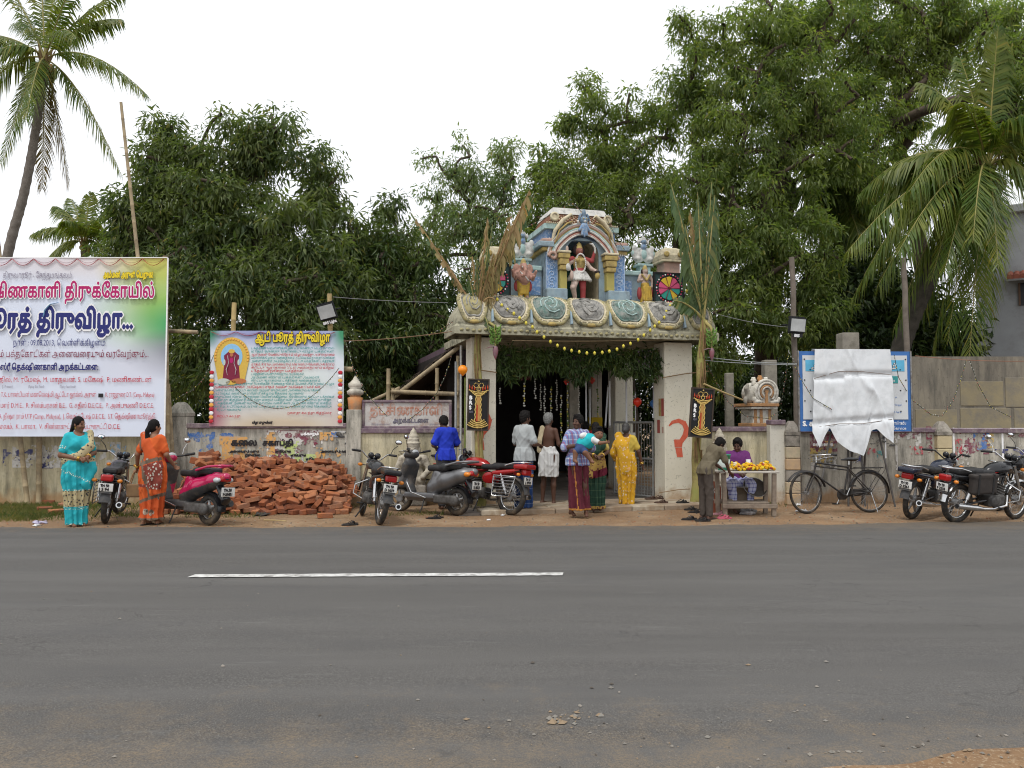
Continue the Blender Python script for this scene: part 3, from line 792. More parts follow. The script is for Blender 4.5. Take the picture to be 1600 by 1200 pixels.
# orange question-mark shaped swash on the right pillar, mirrored hint on the left one
a=gl(1062,700,-.202)
def swash(cx,cz,s,name):
 k=MB();pts=[(-.20,.23),(-.13,.30),(0,.33),(.11,.28),(.16,.17),(.13,.05),(.05,-.05),(.03,-.06)]
 wd=[.012,.03,.04,.05,.055,.055,.045,.03]
 P=[]
 for i,(x,z) in enumerate(pts):
  j0,j1=max(i-1,0),min(i+1,len(pts)-1);d=Vector((pts[j1][0]-pts[j0][0],pts[j1][1]-pts[j0][1])).normalized();n_=Vector((-d.y,d.x))
  P.append([(cx+s*(x+n_.x*wd[i]),-.2032,cz+x*0+(z+n_.y*wd[i])),(cx+s*(x-n_.x*wd[i]),-.2032,cz+(z-n_.y*wd[i]))])
 k.sheet(P);k.quad(*[(cx+s*x,-.2045,cz+z) for x,z in ((-.10,-.02),(.09,-.02),(.06,-.16),(-.09,-.16))]);k.quad(*[(cx+s*x,-.2045,cz+z) for x,z in ((-.08,-.17),(.06,-.17),(.08,-.35),(-.04,-.35))])
 k.build(name,m_orange_paint,gate)
swash(a.x-.015,a.z+.18,1,'painted_swash');a=gl(757,690,-.202);swash(a.x-.08,a.z+.2,1,'painted_swash')
pc=MB();a=gl(1034,647,.1)
for i,(dx,m_) in enumerate(((0,0),)):
 pass
 # painted stripes on the inner face of the right pillar
xi=gl(1039,700,-.2).x-.003
for y0,y1,z0,z1,m_ in ((-.05,.05,1.62,1.95,'gold'),(-.17,-.06,1.62,1.95,'red'),(.0,.12,1.3,1.55,'red'),(-.15,-.08,1.3,1.42,'pink')):
 s_=MB();s_.quad((xi,y0,z0),(xi,y1,z0),(xi,y1,z1),(xi,y0,z1));s_.build('painted_patch',TW[m_],gate)
 # roof slab, ceiling beam, curved eave
EX0,EX1,EY=-.04,3.72,-.02;OUT=.58
s_=MB();s_.box(((EX0+EX1)/2,1.25,3.10),(EX1-EX0+.3,3.3,.14));s_.build('roof_slab',TW['stain'],gate)
prof=[(.585,3.005),(.60,3.01),(.60,3.14),(.575,3.165)]+[(.03+.53*math.cos(t),3.18+.55*math.sin(t)) for t in np.linspace(0,math.pi/2,9)]+[(-.3,3.735)]
def corner_path(o):return [(EX0-o,.32),(EX0-o,EY-o),(EX1+o,EY-o),(EX1+o,.9)]
sh=MB();sh.sheet([[Vector((x,y,z)) for x,y in corner_path(o)] for o,z in prof])
for f_ in range(len(sh.s)):sh.s[f_]=False
sh.mat=0
sh.build('curved_eave',TW['stain'],gate)
for ex,ye in ((EX0,.32),(EX1,.9)):
 e_=MB();sg=-1 if ex==EX0 else 1;e_.prism([(ex+sg*o,z) for o,z in prof[:-1]]+[(ex,3.01)],ye-.004,ye+.05);e_.build('eave_end',TW['stain'],gate)
b_=MB();b_.box(((EX0+EX1)/2,.55,3.70),(EX1-EX0+.1,1.5,.06));b_.build('roof_deck',TW['stain'],gate)
# moulded medallions on the eave
def on_eave(s,t,lift=0.):
 th=t*math.pi/2*.98;n_=(math.cos(th),math.sin(th))
 return Vector((s,EY-(.03+(.53+lift)*n_[0]),3.18+(.55+lift)*n_[1]))
cent=[-.30,.36,1.09,1.82,2.57,3.31,3.98]
for i,c in enumerate(cent):
 wd=.335 if 0<i<6 else .22
 def loop(k,lift):
  P=[]
  for a in np.linspace(0,2*math.pi,40,endpoint=False):
   ct,st=math.cos(a),math.sin(a)
   s_=c+wd*k*(abs(ct)**.8)*(1 if ct>0 else -1)*(1.06 if st<.2 else 1.03)
   t_=.50+(.48*k)*st
   if st<-.86:t_+=.05*(1-abs(ct)*2)
   P.append(on_eave(s_,min(max(t_,.02),.99),lift))
  return P
 fill=loop(.74,.018);cc=on_eave(c,.5,.05);rings=[loop(.74,.012),loop(.62,.05),loop(.35,.075),[cc]*40]
 f_=MB();f_.sheet([r_+[r_[0]] for r_ in rings]);md=f_.build('medallion',TW[['olive','grey','greygreen','grey','greygreen','grey','grey'][i]],gate)
 for k,r_,m_ in ((1.0,.036,'olive'),(.88,.024,'cream'),(.77,.022,'greygreen' if i in (2,4) else 'grey')):
  tb=MB();tb.tube(loop(k,.012),r_,6,closed=True);tb.build('moulded_ring',TW[m_],md)
 tb=MB()
 for q in range(3):
  a0=q*2.1+i;P=[on_eave(c+(.05+.02*j)*math.cos(a0+j*.6)*(wd/.3),.5+(.09+.03*j)*math.sin(a0+j*.6),.07) for j in range(7)];tb.tube(P,.012,5)
 tb.build('scroll',TW['grey' if i not in (2,4) else 'aqua'],md)
 bd=MB()
 for q in range(26):
  a_=math.pi*(1.0+q/25.0) if False else 2*math.pi*q/26
  p_=loop(.94,.03)[int(q*40/26)];bd.ball(p_,.02,6,4)
 bd.build('bead',TW['cream'],md,kind='stuff')
 cu=MB();p_=on_eave(c,.045,.03);cu.ball(p_,(.10,.03,.035),8,5);cu.build('cusp',TW['gold'],md)
for c in [(cent[i]+cent[i+1])/2 for i in range(len(cent)-1)]:
 w_=MB();w_.tube([on_eave(c,.05,0),on_eave(c,.28,.012),on_eave(c,.55,0)],[.07,.05,.01],8,flat=.4);w_.build('blue_lobe',TW['greyblue'],gate)
fb=MB();fb.ball((0,0,0),(.035,.012,.03),6,4);fb=fb.data('fascia_rosette',TW['olive'])
for i in range(46):link('fascia_rosette',fb,gate,(EX0-OUT+.1+i*(EX1-EX0+2*OUT-.2)/45,EY-.605,3.075+.01*math.sin(i*2.)))
# ---- niche tower
TX,TV=1.92,.10
Z0=3.735
def tl_(cx,cy):
 p=gl(800+cx/6.668,300+cy/6.668,TV);return p.x,p.z
def tz(cy):return tl_(745,cy)[1]
def tx(cx):return tl_(cx,800)[0]
tower=MB();D=1.1
x0,x1=tx(345),tx(1172);xa,xb=tx(557),tx(905);zc=tz(600);ztop=tz(515)
# body as two side masses, a back and an arched head
for a,b2 in ((x0,xa),(xb,x1)):tower.box(((a+b2)/2,TV+D/2,(Z0+ztop)/2),(b2-a,D,ztop-Z0))
tower.box(((xa+xb)/2,TV+D-.1,(Z0+ztop)/2),(xb-xa,.2,ztop-Z0))
rad=(xb-xa)/2;cx_=(xa+xb)/2;zspring=tz(480)-rad
A=[(cx_+rad*math.cos(t),zspring+rad*math.sin(t)) for t in np.linspace(0,math.pi,15)]
for i in range(14):tower.prism([A[i],(A[i][0],ztop+.01),(A[i+1][0],ztop+.01),A[i+1]],TV,TV+D-.2)
tower.build('tower_body',TW['greyblue'],gate)
nb=MB();nb.box((cx_,TV+D-.215,(Z0+ztop)/2),(xb-xa-.004,.02,ztop-Z0-.02));nb.build('niche_back',TW['green'],gate)
nl=MB()
for i in range(14):nl.quad((A[i][0]*.995+cx_*.005,TV+.02,A[i][1]-.003),(A[i+1][0]*.995+cx_*.005,TV+.02,A[i+1][1]-.003),(A[i+1][0]*.995+cx_*.005,TV+D-.23,A[i+1][1]-.003),(A[i][0]*.995+cx_*.005,TV+D-.23,A[i][1]-.003))
for xx in (xa+.003,xb-.003):nl.quad((xx,TV+.02,Z0),(xx,TV+D-.23,Z0),(xx,TV+D-.23,zspring),(xx,TV+.02,zspring))
nl.build('niche_lining',TW['cream'],gate)
# blue relief panels with scrolls, gold pilasters with stacked capitals
for sg,(pa,pb),(qa,qb) in ((-1,(352,468),(482,552)),(1,(1052,1168),(962,1042))):
 xa_,xb_=tx(pa),tx(pb);z0_,z1_=tz(1028),tz(650)
 p=MB();p.box(((xa_+xb_)/2,TV-.012,(z0_+z1_)/2),(xb_-xa_,.03,z1_-z0_));pn=p.build('relief_panel',TW['blue'],gate)
 s_=MB()
 for k in range(6):
  zc_=z0_+(k+.5)*(z1_-z0_)/6;xc_=(xa_+xb_)/2;r_=.055
  s_.tube([(xc_+(1 if k%2 else -1)*r_*math.cos(t)*(1-t/9),TV-.03,zc_+r_*math.sin(t)*(1-t/9)) for t in np.linspace(0,5.5,12)],.009,5)
 for xx in (xa_+.008,xb_-.008):s_.box((xx,TV-.03,(z0_+z1_)/2),(.014,.016,z1_-z0_))
 s_.build('scroll_relief',M('pale_blue',(.42,.52,.68),(.35,.46,.64),12,.85),pn)
 xa_,xb_=tx(qa),tx(qb);xc_=(xa_+xb_)/2;w=xb_-xa_
 p=MB();p.bev((xc_,TV-.05,(tz(1030)+tz(838))/2),(w,.14,tz(838)-tz(1030)),.008);pl=p.build('pilaster',M('pilaster_olive',(.40,.34,.10),(.34,.3,.1),9,.85),gate)
 for (za,zb,ex,m_) in ((838,790,1.22,'gold'),(785,722,1.42,'gold'),(718,668,1.7,'gold'),(664,640,1.95,'cream')):
  c_=MB();c_.bev((xc_,TV-.07,(tz(za)+tz(zb))/2),(w*ex,.14+.05*ex,tz(zb)-tz(za)),.012);c_.build('capital',TW[m_],pl)
 p=MB();p.bev(((tx(332)+tx(548))/2 if sg<0 else (tx(970)+tx(1190))/2,TV-.06,(Z0+tz(1030))/2),((tx(548)-tx(332)) if sg<0 else (tx(1190)-tx(970)),.24,tz(1030)-Z0),.015);p.build('plinth',TW['greyblue'],gate)
def band(xl,xr,ylow,yhigh,proud,m_,nm,taper=1.,split=False):
 if split:
  for a,b2 in ((xl,425),(1075,xr)):
   p=MB();p.bev(((tx(a)+tx(b2))/2,TV+D/2,(tz(ylow)+tz(yhigh))/2),(tx(b2)-tx(a),D+2*proud,tz(yhigh)-tz(ylow)),.012);p.build(nm,TW[m_],gate)
  return
 p=MB();W_=tx(xr)-tx(xl);p.box(((tx(xl)+tx(xr))/2,TV+D/2-.0,(tz(ylow)+tz(yhigh))/2),(W_,D+2*proud,tz(yhigh)-tz(ylow)),taper=taper);return p.build(nm,TW[m_],gate)
band(345-40,1172+20,640,600,.06,'gold','cornice',split=True);band(345-80,1172+36,600,545,.10,'greyblue','cornice',split=True);band(345-40,1172+22,545,512,.07,'pink','cornice',split=True)
for yy,xs_,m_,pr in ((650,(350,425,1080,1168),'white',.075),(508,(372,430,1065,1080),'white',.02),(348,(345,1098),'cream',.045)):
 for a,b2 in zip(xs_[::2],xs_[1::2]):
  n_=max(2,int((b2-a)/22));dt=MB();dt.bev((0,0,0),(.022,.03,.03),.004);dt=dt.data('dentil',TW[m_])
  for i in range(n_):link('dentil',dt,gate,(tx(a+(i+.5)*(b2-a)/n_),TV-pr-.008,tz(yy)))
band(365,1085,512,405,-.06,'blue','upper_storey');band(335,1108,405,352,.03,'aqua','upper_cornice')
# lattice dome: four sloped faces with raised lattice
zA,zB=tz(352),tz(228);xA0,xA1,xB0,xB1=tx(390),tx(1070),tx(440),tx(1005);yA0,yA1,yB0,yB1=TV+.02,TV+D-.02,TV+.14,TV+D-.14
dm=MB();lo_=[(xA0,yA0,zA),(xA1,yA0,zA),(xA1,yA1,zA),(xA0,yA1,zA)];hi_=[(xB0,yB0,zB),(xB1,yB0,zB),(xB1,yB1,zB),(xB0,yB1,zB)]
for i in range(4):dm.quad(lo_[i],lo_[(i+1)%4],hi_[(i+1)%4],hi_[i])
dome=dm.build('dome_face',TW['cream'],gate)
lt=MB()
def bil(i,s,t):
 a,b2,c_,d_=map(Vector,(lo_[i],lo_[(i+1)%4],hi_[(i+1)%4],hi_[i]));n_=(b2-a).cross(d_-a).normalized()
 return a.lerp(b2,s).lerp(d_.lerp(c_,s),t)+n_*.006
for i in (0,3):
 N=14
 for k in range(-3,N+1):
  for sg in (0,1):
   s0,s1=k/N,(k+3.)/N;t0,t1=0.,1.
   if s0<0:t0=-s0/(s1-s0);s0=0
   if s1>1:t1=t0+(1-s0)/(3./N) if t0==0 else t1;t1=min(1,(1-k/N)/(3./N));s1=1
   if t1<=t0:continue
   A_=bil(i,s0 if sg==0 else 1-s0,t0);B_=bil(i,s1 if sg==0 else 1-s1,t1);lt.cyl(A_,B_,.012,n=5)
lt.build('lattice',M('lattice_brown',(.22,.10,.06)),dome)
for xx in (tx(445),tx(1000)):
 rr=MB();rr.lathe([(.02,-.02),(.085,-.02),(.085,.02),(.05,.03),(.05,.015),(.02,.02)],14,(xx,TV-.0,tz(275)),rot=(R(90),0,0));rr.build('rosette',TW['cream'],dome)
cp=MB();zC=tz(160);cp.box(((xB0+xB1)/2,TV+D/2,(zB+zC)/2),(xB1-xB0+.06,D-.2,zC-zB),taper=.9);cp.build('dome_cap',TW['white'],gate)
# arch ornament over the niche
def arc_pts(r0,zoff,flare,n=25,y=TV-.06):
 P=[]
 for t in np.linspace(math.pi*1.0,0,n):
  ex=flare*abs(math.cos(t))**6
  P.append((cx_+(r0+ex)*math.cos(t),y,zspring+zoff+r0*math.sin(t)*.98))
 return P
arch=None
for r0,rt,m_,y_ in ((.385,.016,'white',.02),(.41,.02,'pink',.01),(.44,.016,'red',.0),(.468,.022,'white',.02),(.50,.022,'aqua',.01),(.53,.018,'gold',.0),(.56,.022,'pink',.01),(.592,.018,'white',.02)):
 a_=MB();P=arc_pts(r0,.0,.10,27,TV-.05-y_);P=[(P[0][0]-.0,P[0][1],P[0][2]-.12+(r0-.4)*.3)]+P+[(P[-1][0],P[-1][1],P[-1][2]-.12+(r0-.4)*.3)]
 a_.tube(P,rt,8);o_=a_.build('arch_band',TW[m_],gate);arch=arch or o_
for sg in (-1,1):
 c_=MB();bx,bz=cx_+sg*.60,zspring-.06
 c_.tube([(bx+sg*(.085-t*.012)*math.cos(t*1.2),TV-.1,bz+(.085-t*.012)*math.sin(t*1.2)) for t in np.linspace(0,5.2,16)],[.03]*16,7);c_.build('arch_scroll',TW['pink'],arch)
 fl=MB();P=[(cx_+sg*.62,TV-.04,zspring+.16),(cx_+sg*.55,TV-.05,zspring+.42),(cx_+sg*.40,TV-.06,zspring+.62),(cx_+sg*.24,TV-.06,zspring+.74),(cx_+sg*.19,TV-.06,zspring+.68)]
 fl.tube(P,[.03,.07,.085,.06,.02],8,flat=.5);fl.build('flame_plume',TW['cream'],arch)
 fl=MB();P=[(cx_+sg*.56,TV-.08,zspring+.2),(cx_+sg*.48,TV-.1,zspring+.42),(cx_+sg*.33,TV-.1,zspring+.56),(cx_+sg*.22,TV-.1,zspring+.6)]
 fl.tube(P,[.015,.035,.04,.015],8,flat=.5);fl.build('flame_core',TW['gold'],arch)
v=Vox((-.28,-.16,-.5),(.28,.14,.42),.014)
v.ell((0,0,.05),(.12,.09,.14),m=0).ell((0,-.06,.0),(.045,.05,.035),m=2).ell((0,0,.26),(.06,.06,.14),m=0)
for sg in (-1,1):
 v.ell((sg*.05,-.08,.09),(.022,.02,.022),m=1,k=.005);v.ell((sg*.13,0,.16),(.04,.04,.07),m=0)
 for q in range(4):v.ell((sg*(.1+.03*q),.0,.22-.07*q),(.035,.03,.05),m=2 if q%2 else 0,k=.01);v.cone((sg*.03,-.02,-.1),(sg*.15,-.02,-.24),.06,.03,m=3);v.cone((sg*.02,-.02,-.12),(sg*.07,-.03,-.38),.06,.03,m=3)
v.cone((0,-.02,-.1),(0,-.03,-.44),.07,.025,m=3)
v.build('lion_mask',[M('mask_slate',(.10,.16,.24),(.16,.24,.32),16,.85,dirt=(.3,.32,.34),dirts=16),TW['gold'],TW['white'],M('mask_blue',(.17,.29,.48),(.26,.36,.5),14,.85,dirt=(.4,.42,.45),dirts=14)],arch,(cx_,TV-.1,tz(330)),None).scale=(.62,.8,.62)
# low walls beside the tower with finials and the small corner domes
lowz=tz(800)
for sg,xa_,xb_ in ((-1,-.05,x0-.02),(1,x1+.02,3.66)):
 p=MB();p.box(((xa_+xb_)/2,TV+.3,(Z0+lowz)/2),(xb_-xa_,.3,lowz-Z0));lw=p.build('parapet',TW['greyblue'],gate)
 p=MB();p.bev(((xa_+xb_)/2,TV+.3,lowz-.01),(xb_-xa_-.004,.4,.09),.015);p.build('parapet_coping',TW['aqua'],lw)
 n_=MB();xm=(xa_+xb_)/2
 n_.box(((xa_+xb_)/2+sg*-.42,TV+.145,(Z0+lowz)/2-.02),(.32,.02,.34));n_.build('parapet_relief',TW['blue'],lw)
for px,py0,py1 in ((815,368,412),(1004,376,420)):
 a=gl(px,py1,TV+.25);b_=gl(px,py0,TV+.25);h=b_.z-a.z
 t_=link('peacock_finial',None,gate,(a.x,TV+.22,a.z))
 k=MB();k.bev((0,0,-.08),(.22,.2,.22),.01);k.bev((0,0,.05),(.32,.24,.05),.01);k.build('finial_base',TW['aqua'],t_)
 v=Vox((-.26,-.1,0),(.26,.1,.62),.012)
 for sg in (-1,1):v.ell((sg*.10,0,.2),(.13,.05,.15),m=0);v.ell((sg*.18,0,.33),(.05,.04,.07),m=0);v.ell((sg*.13,-.04,.13),(.05,.03,.04),m=0);v.ell((sg*.2,0,.24),(.05,.03,.06),m=1)
 v.ell((0,-.03,.22),(.06,.04,.09),m=1);v.ell((0,-.03,.37),(.06,.05,.06),m=2);v.ell((0,-.05,.45),(.05,.05,.05),m=3);v.ell((0,-.02,.50),(.045,.05,.07),m=0)
 for q in range(5):v.ell(((q-2)*.05,0,.46+.03*(2-abs(q-2))),(.025,.03,.05),m=0)
 v.build('plume',[TW['white'],TW['aqua'],M('mask_blue'),M('mask_slate')],t_,(0,0,.05))
for px in (1044,772):
 a=gl(px,420,TV+.3);t_=link('corner_dome',None,gate,(a.x,TV+.3,a.z-.45))
 k=MB();k.bev((0,0,.28),(.34,.34,.56),.01);k.build('dome_neck',TW['pink'],t_)
 k=MB();k.bev((0,0,.57),(.46,.46,.05),.01);k.lathe([(.32,.6),(.33,.68),(.26,.80),(.16,.84),(.05,.86)],4,rot=(0,0,R(45)),smooth=False);k.build('dome_shell',TW['cream'],t_)
 for sx in (-.18,.18):
  k=MB();k.lathe([(.02,-.01),(.055,-.01),(.055,.015),(.03,.02)],10,(sx*.8,-.235,.69),rot=(R(90),0,0));k.build('dome_rosette',TW['gold'],t_)
  # ---- painted stucco figures on the roof: each one continuous moulded figure
SK=dict(rose=M('stucco_rose',(.46,.27,.21),(.38,.2,.16),20,.75,dirt=(.2,.13,.1),dirts=9),white=TW['white'],crim=M('stucco_crimson',(.33,.05,.05),(.28,.06,.06),12,.7),gold=TW['gold'],yellow=M('stucco_yellow',(.50,.33,.05),(.42,.28,.05),12,.7,dirt=(.26,.17,.05),dirts=9),dark=M('stucco_dark',(.03,.02,.02)),brown=M('stucco_brown',(.22,.08,.06),(.3,.14,.1),12,.7),pale=M('stucco_pale',(.54,.43,.37),(.44,.32,.27),12,.7,dirt=(.26,.2,.17),dirts=9))
def kali():
 v=Vox((-.5,-.3,0),(.5,.25,1.22),.011)
 v.chain([(-.06,0,.5),(-.17,-.12,.27),(-.09,-.02,.04)],[.085,.06,.04],m=0);v.cone((-.09,-.02,.035),(-.11,-.13,.025),.035,.03,m=0)
 v.chain([(.07,0,.5),(.07,-.03,.27),(.08,0,.04)],[.085,.06,.045],m=1);v.cone((.08,0,.035),(.1,-.12,.025),.035,.03,m=0);v.cone((.08,-.01,.2),(.08,0,.05),.05,.045,m=0)
 v.ell((0,0,.60),(.13,.1,.12),m=1);v.ell((0,0,.78),(.13,.1,.16),m=3)
 for sg in (-1,1):v.ell((sg*.06,-.08,.83),(.05,.05,.05),m=3)
 for q in range(13):
  a=-.2+math.pi*(1.0+q/12.*1.0)+.2;x,y=.19*math.cos(a),.13*math.sin(a)
  v.cone((x*.75,y*.75,.60),(x*1.25,y*1.15,.44),.022,.035,m=2,k=.005)
 for q in range(28):
  a=2*math.pi*q/28;v.ell((.10*math.sin(a),-.1-.03*math.cos(a*.5),.77-.19*math.cos(a)),(.019,.019,.019),m=2,k=.003)
 v.cone((0,0,.92),(0,0,1.0),.045,m=4);v.ell((0,-.01,1.03),(.075,.08,.09),m=4);v.ell((0,-.09,1.01),(.015,.02,.025),m=4)
 v.ell((0,-.08,.985),(.03,.015,.012),m=1,k=.003)
 for sg in (-1,1):v.ell((sg*.03,-.075,1.045),(.014,.012,.01),m=2,k=.002)
 v.ell((0,.03,1.06),(.13,.07,.13),m=5,k=.01);v.chain([(0,0,1.09),(0,0,1.16),(0,0,1.21)],[.07,.045,.015],m=3)
 v.chain([(-.14,0,.88),(-.27,-.05,.83),(-.29,-.1,1.0)],[.05,.04,.03],m=1);v.ell((-.29,-.11,1.05),(.03,.02,.06),m=0)
 v.chain([(-.13,0,.84),(-.28,-.06,.70),(-.26,-.18,.62)],[.045,.04,.03],m=0);v.ell((-.30,-.2,.66),(.05,.04,.08),m=2);v.ell((-.22,-.18,.5),(.04,.04,.1),m=0)
 v.chain([(.14,0,.88),(.27,-.03,.84),(.31,-.08,1.02)],[.05,.04,.03],m=1)
 v.chain([(.31,-.1,1.0),(.30,-.11,1.1),(.25,-.11,1.17),(.18,-.11,1.17)],[.018,.022,.022,.008],m=2,k=.004)
 v.chain([(.13,0,.84),(.24,-.05,.68),(.32,-.14,.62)],[.045,.04,.03],m=0);v.ell((.34,-.15,.52),(.05,.05,.07),m=3);v.ell((.34,-.15,.60),(.06,.04,.03),m=5)
 return v.build('goddess_figure',[SK['pale'],SK['crim'],SK['white'],SK['gold'],SK['brown'],SK['dark']],None)
a=gl(906,468,TV-.02)
k=kali();k.location=GM@Vector((a.x,TV+.02,Z0+.005));k.rotation_euler=(0,0,GA);k.scale=(.92,)*3
props(k,'stucco goddess with raised arms and white garlands standing in the tower niche','statue')
def ganesha():
 v=Vox((-.36,-.24,0),(.36,.2,.74),.010)
 for sg in (-1,1):
  v.cone((sg*.07,0,.3),(sg*.07,0,.04),.075,.05,m=1);v.cone((sg*.07,0,.03),(sg*.08,-.07,.02),.035,.03,m=0)
  v.ell((sg*.15,.02,.56),(.08,.03,.09),m=0,k=.01);v.chain([(sg*.12,0,.48),(sg*.23,-.03,.42),(sg*.27,-.08,.50)],[.045,.04,.03],m=0);v.chain([(sg*.11,0,.44),(sg*.2,-.06,.36),(sg*.2,-.14,.40)],[.04,.035,.03],m=0)
  v.ell((sg*.15,.03,.24),(.06,.04,.1),m=4);v.ell((sg*.05,-.1,.57),(.012,.012,.012),m=2,k=.002)
 v.ell((0,-.03,.38),(.14,.14,.13),m=0);v.ell((0,0,.50),(.12,.09,.08),m=0);v.ell((0,-.02,.58),(.09,.09,.085),m=0)
 v.chain([(0,-.1,.57),(.01,-.15,.49),(-.03,-.17,.42),(-.08,-.17,.40)],[.04,.035,.028,.02],m=0);v.chain([(0,0,.63),(0,0,.69),(0,0,.73)],[.08,.05,.015],m=3)
 v.chain([(-.1,-.1,.48),(0,-.17,.38),(.08,-.14,.32)],[.012]*3,m=2,k=.003)
 v.box((0,-.0,.2),(.09,.07,.12),m=1)
 return v.build('elephant_headed_figure',[SK['rose'],SK['yellow'],SK['white'],SK['gold'],SK['crim']],None)
a=gl(817,463,TV-.02);k=ganesha();k.scale=(.82,.9,1.0);k.location=GM@Vector((a.x,TV-.05,Z0+.005));k.rotation_euler=(0,0,GA)
props(k,'pink elephant headed stucco figure in yellow dhoti on the gateway roof','statue')
def lady():
 v=Vox((-.26,-.2,0),(.26,.16,.74),.010)
 v.cone((0,0,.34),(0,0,.05),.085,.10,m=1)
 for sg in (-1,1):
  v.cone((sg*.05,-.03,.03),(sg*.06,-.09,.02),.03,.025,m=0);v.ell((sg*.12,.0,.2),(.04,.05,.12),m=4)
 v.ell((0,0,.40),(.07,.06,.06),m=0);v.ell((0,0,.49),(.085,.06,.09),m=0)
 v.chain([(-.09,0,.54),(-.14,-.02,.43),(-.11,-.10,.44)],[.035,.03,.025],m=0);v.chain([(.09,0,.54),(.15,-.02,.42),(.13,-.03,.32)],[.035,.03,.025],m=0)
 v.chain([(-.08,-.05,.55),(0,-.08,.44),(.08,-.05,.55)],[.018]*3,m=3,k=.004)
 v.cone((0,0,.56),(0,0,.6),.03,m=0);v.ell((0,-.01,.62),(.048,.05,.058),m=0);v.ell((0,.02,.62),(.075,.045,.075),m=5,k=.005);v.chain([(0,0,.66),(0,0,.70),(0,0,.735)],[.05,.035,.01],m=3)
 for q in range(6):v.cone(((q-2.5)*.03,-.08,.32),((q-2.5)*.036,-.1,.06),.012,.016,m=1,k=.006)
 return v.build('standing_figure',[SK['pale'],SK['yellow'],SK['white'],SK['gold'],SK['crim'],SK['dark']],None)
a=gl(1007,470,TV-.02);k=lady();k.location=GM@Vector((a.x,TV-.05,Z0+.005));k.rotation_euler=(0,0,GA)
props(k,'slender stucco figure in a yellow skirt on the gateway roof','statue')
# ---- coloured wheel boards of the festival lighting
WC=[M('wheel_'+n_,c,rough=.5) for n_,c in (('pink',(.65,.10,.22)),('teal',(.04,.33,.27)),('yellow',(.72,.5,.05)))]
for px0,px1,py0,py1,lab in ((747,797,413,462,'black light board with a coloured wheel, half behind the dried plantain'),(1021,1073,422,472,'black light board with a coloured wheel beside the green plantain')):
 a,b_=gl(px0,py1,-.12),gl(px1,py0,-.12);s_=min(b_.x-a.x,b_.z-a.z);h=b_.z-a.z
 t_=thing('wheel_board',lab,'light board',GM@Vector(((a.x+b_.x)/2,-.06,Z0+.004)),GA,group='coloured wheel boards on the eave');H=.60
 p=MB();p.box((0,0,H/2),(.6,.03,H));p.build('panel',M('board_teal',(.03,.06,.06)),t_)
 for x,z,w,hh in ((0,H-.015,.64,.03),(0,.015,.64,.03),(-.305,H/2,.03,H-.06),(.305,H/2,.03,H-.06)):
  f_=MB();f_.box((x,-.005,z),(w,.05,hh));f_.build('frame_bar',m_black,t_)
 for q in range(10):
  a0,a1=q*.6283+.05,(q+1)*.6283-.05;s_=MB()
  s_.prism([(.03*math.cos(a0),.03*math.sin(a0)),(.215*math.cos(a0),.215*math.sin(a0)),(.225*math.cos((a0+a1)/2),.225*math.sin((a0+a1)/2)),(.215*math.cos(a1),.215*math.sin(a1)),(.03*math.cos(a1),.03*math.sin(a1))],-.022,-.017)
  s_.build('wheel_sector',WC[[0,0,2,2,0,0,1,1,2,1][q]],t_,(0,0,H/2))
  d_=MB();d_.cyl((0,-.024,0),(.22*math.cos(a0-.05),-.024,.22*math.sin(a0-.05)),.005,n=5);d_.build('bulb_spoke',INK['maroon'],t_,(0,0,H/2))
 bl=MB()
 for q in range(30):
  a0=q*2*math.pi/30;bl.mat=q%3;bl.ball((.262*math.cos(a0),-.024,.262*math.sin(a0)),.016,6,4)
 bl.build('bulb_ring',[INK['white'],WC[0],INK['red']],t_,(0,0,H/2))
 rg=MB();rg.tube([(.238*math.cos(x),-.02,.238*math.sin(x)) for x in np.linspace(0,6.283,30,endpoint=False)],.006,5,closed=True);rg.build('rim',m_black,t_,(0,0,H/2))
 # ---- paved platform in front, interior floor, hall behind
m_slab=[M('paver_%d'%i,c,tuple(x*.8 for x in c),7,.95,bmp=.3,dirt=(.26,.18,.11),dirts=3) for i,c in enumerate(((.40,.33,.25),(.36,.30,.22),(.43,.37,.28),(.33,.26,.19)))]
pav=MB();pav.box((1.95,3.4,.02),(5.2,9.0,.04));pav.build('hall_floor',M('floor_cement',(.21,.18,.155),(.16,.135,.115),3,.85,dirt=(.1,.085,.07),dirts=2),None,GO,(0,0,GA),kind='structure')
plat=link('paved_platform',None,None,GO,(0,0,GA),kind='structure')
r_=random.Random(3);y=-1.16
for row in range(4):
 x=-.15+r_.uniform(-.2,0);d_=[.36,.34,.3,.3][row]
 while x<4.1:
  w=r_.uniform(.42,.72);p=MB();p.bev((0,0,0),(w-.014,d_-.012,.09),.012)
  p.build('paving_slab',m_slab[r_.randrange(4)],plat,(x+w/2,y+d_/2,.035+r_.uniform(-.006,.006)),(r_.uniform(-.01,.01),r_.uniform(-.01,.01),r_.uniform(-.012,.012)));x+=w
 y+=d_
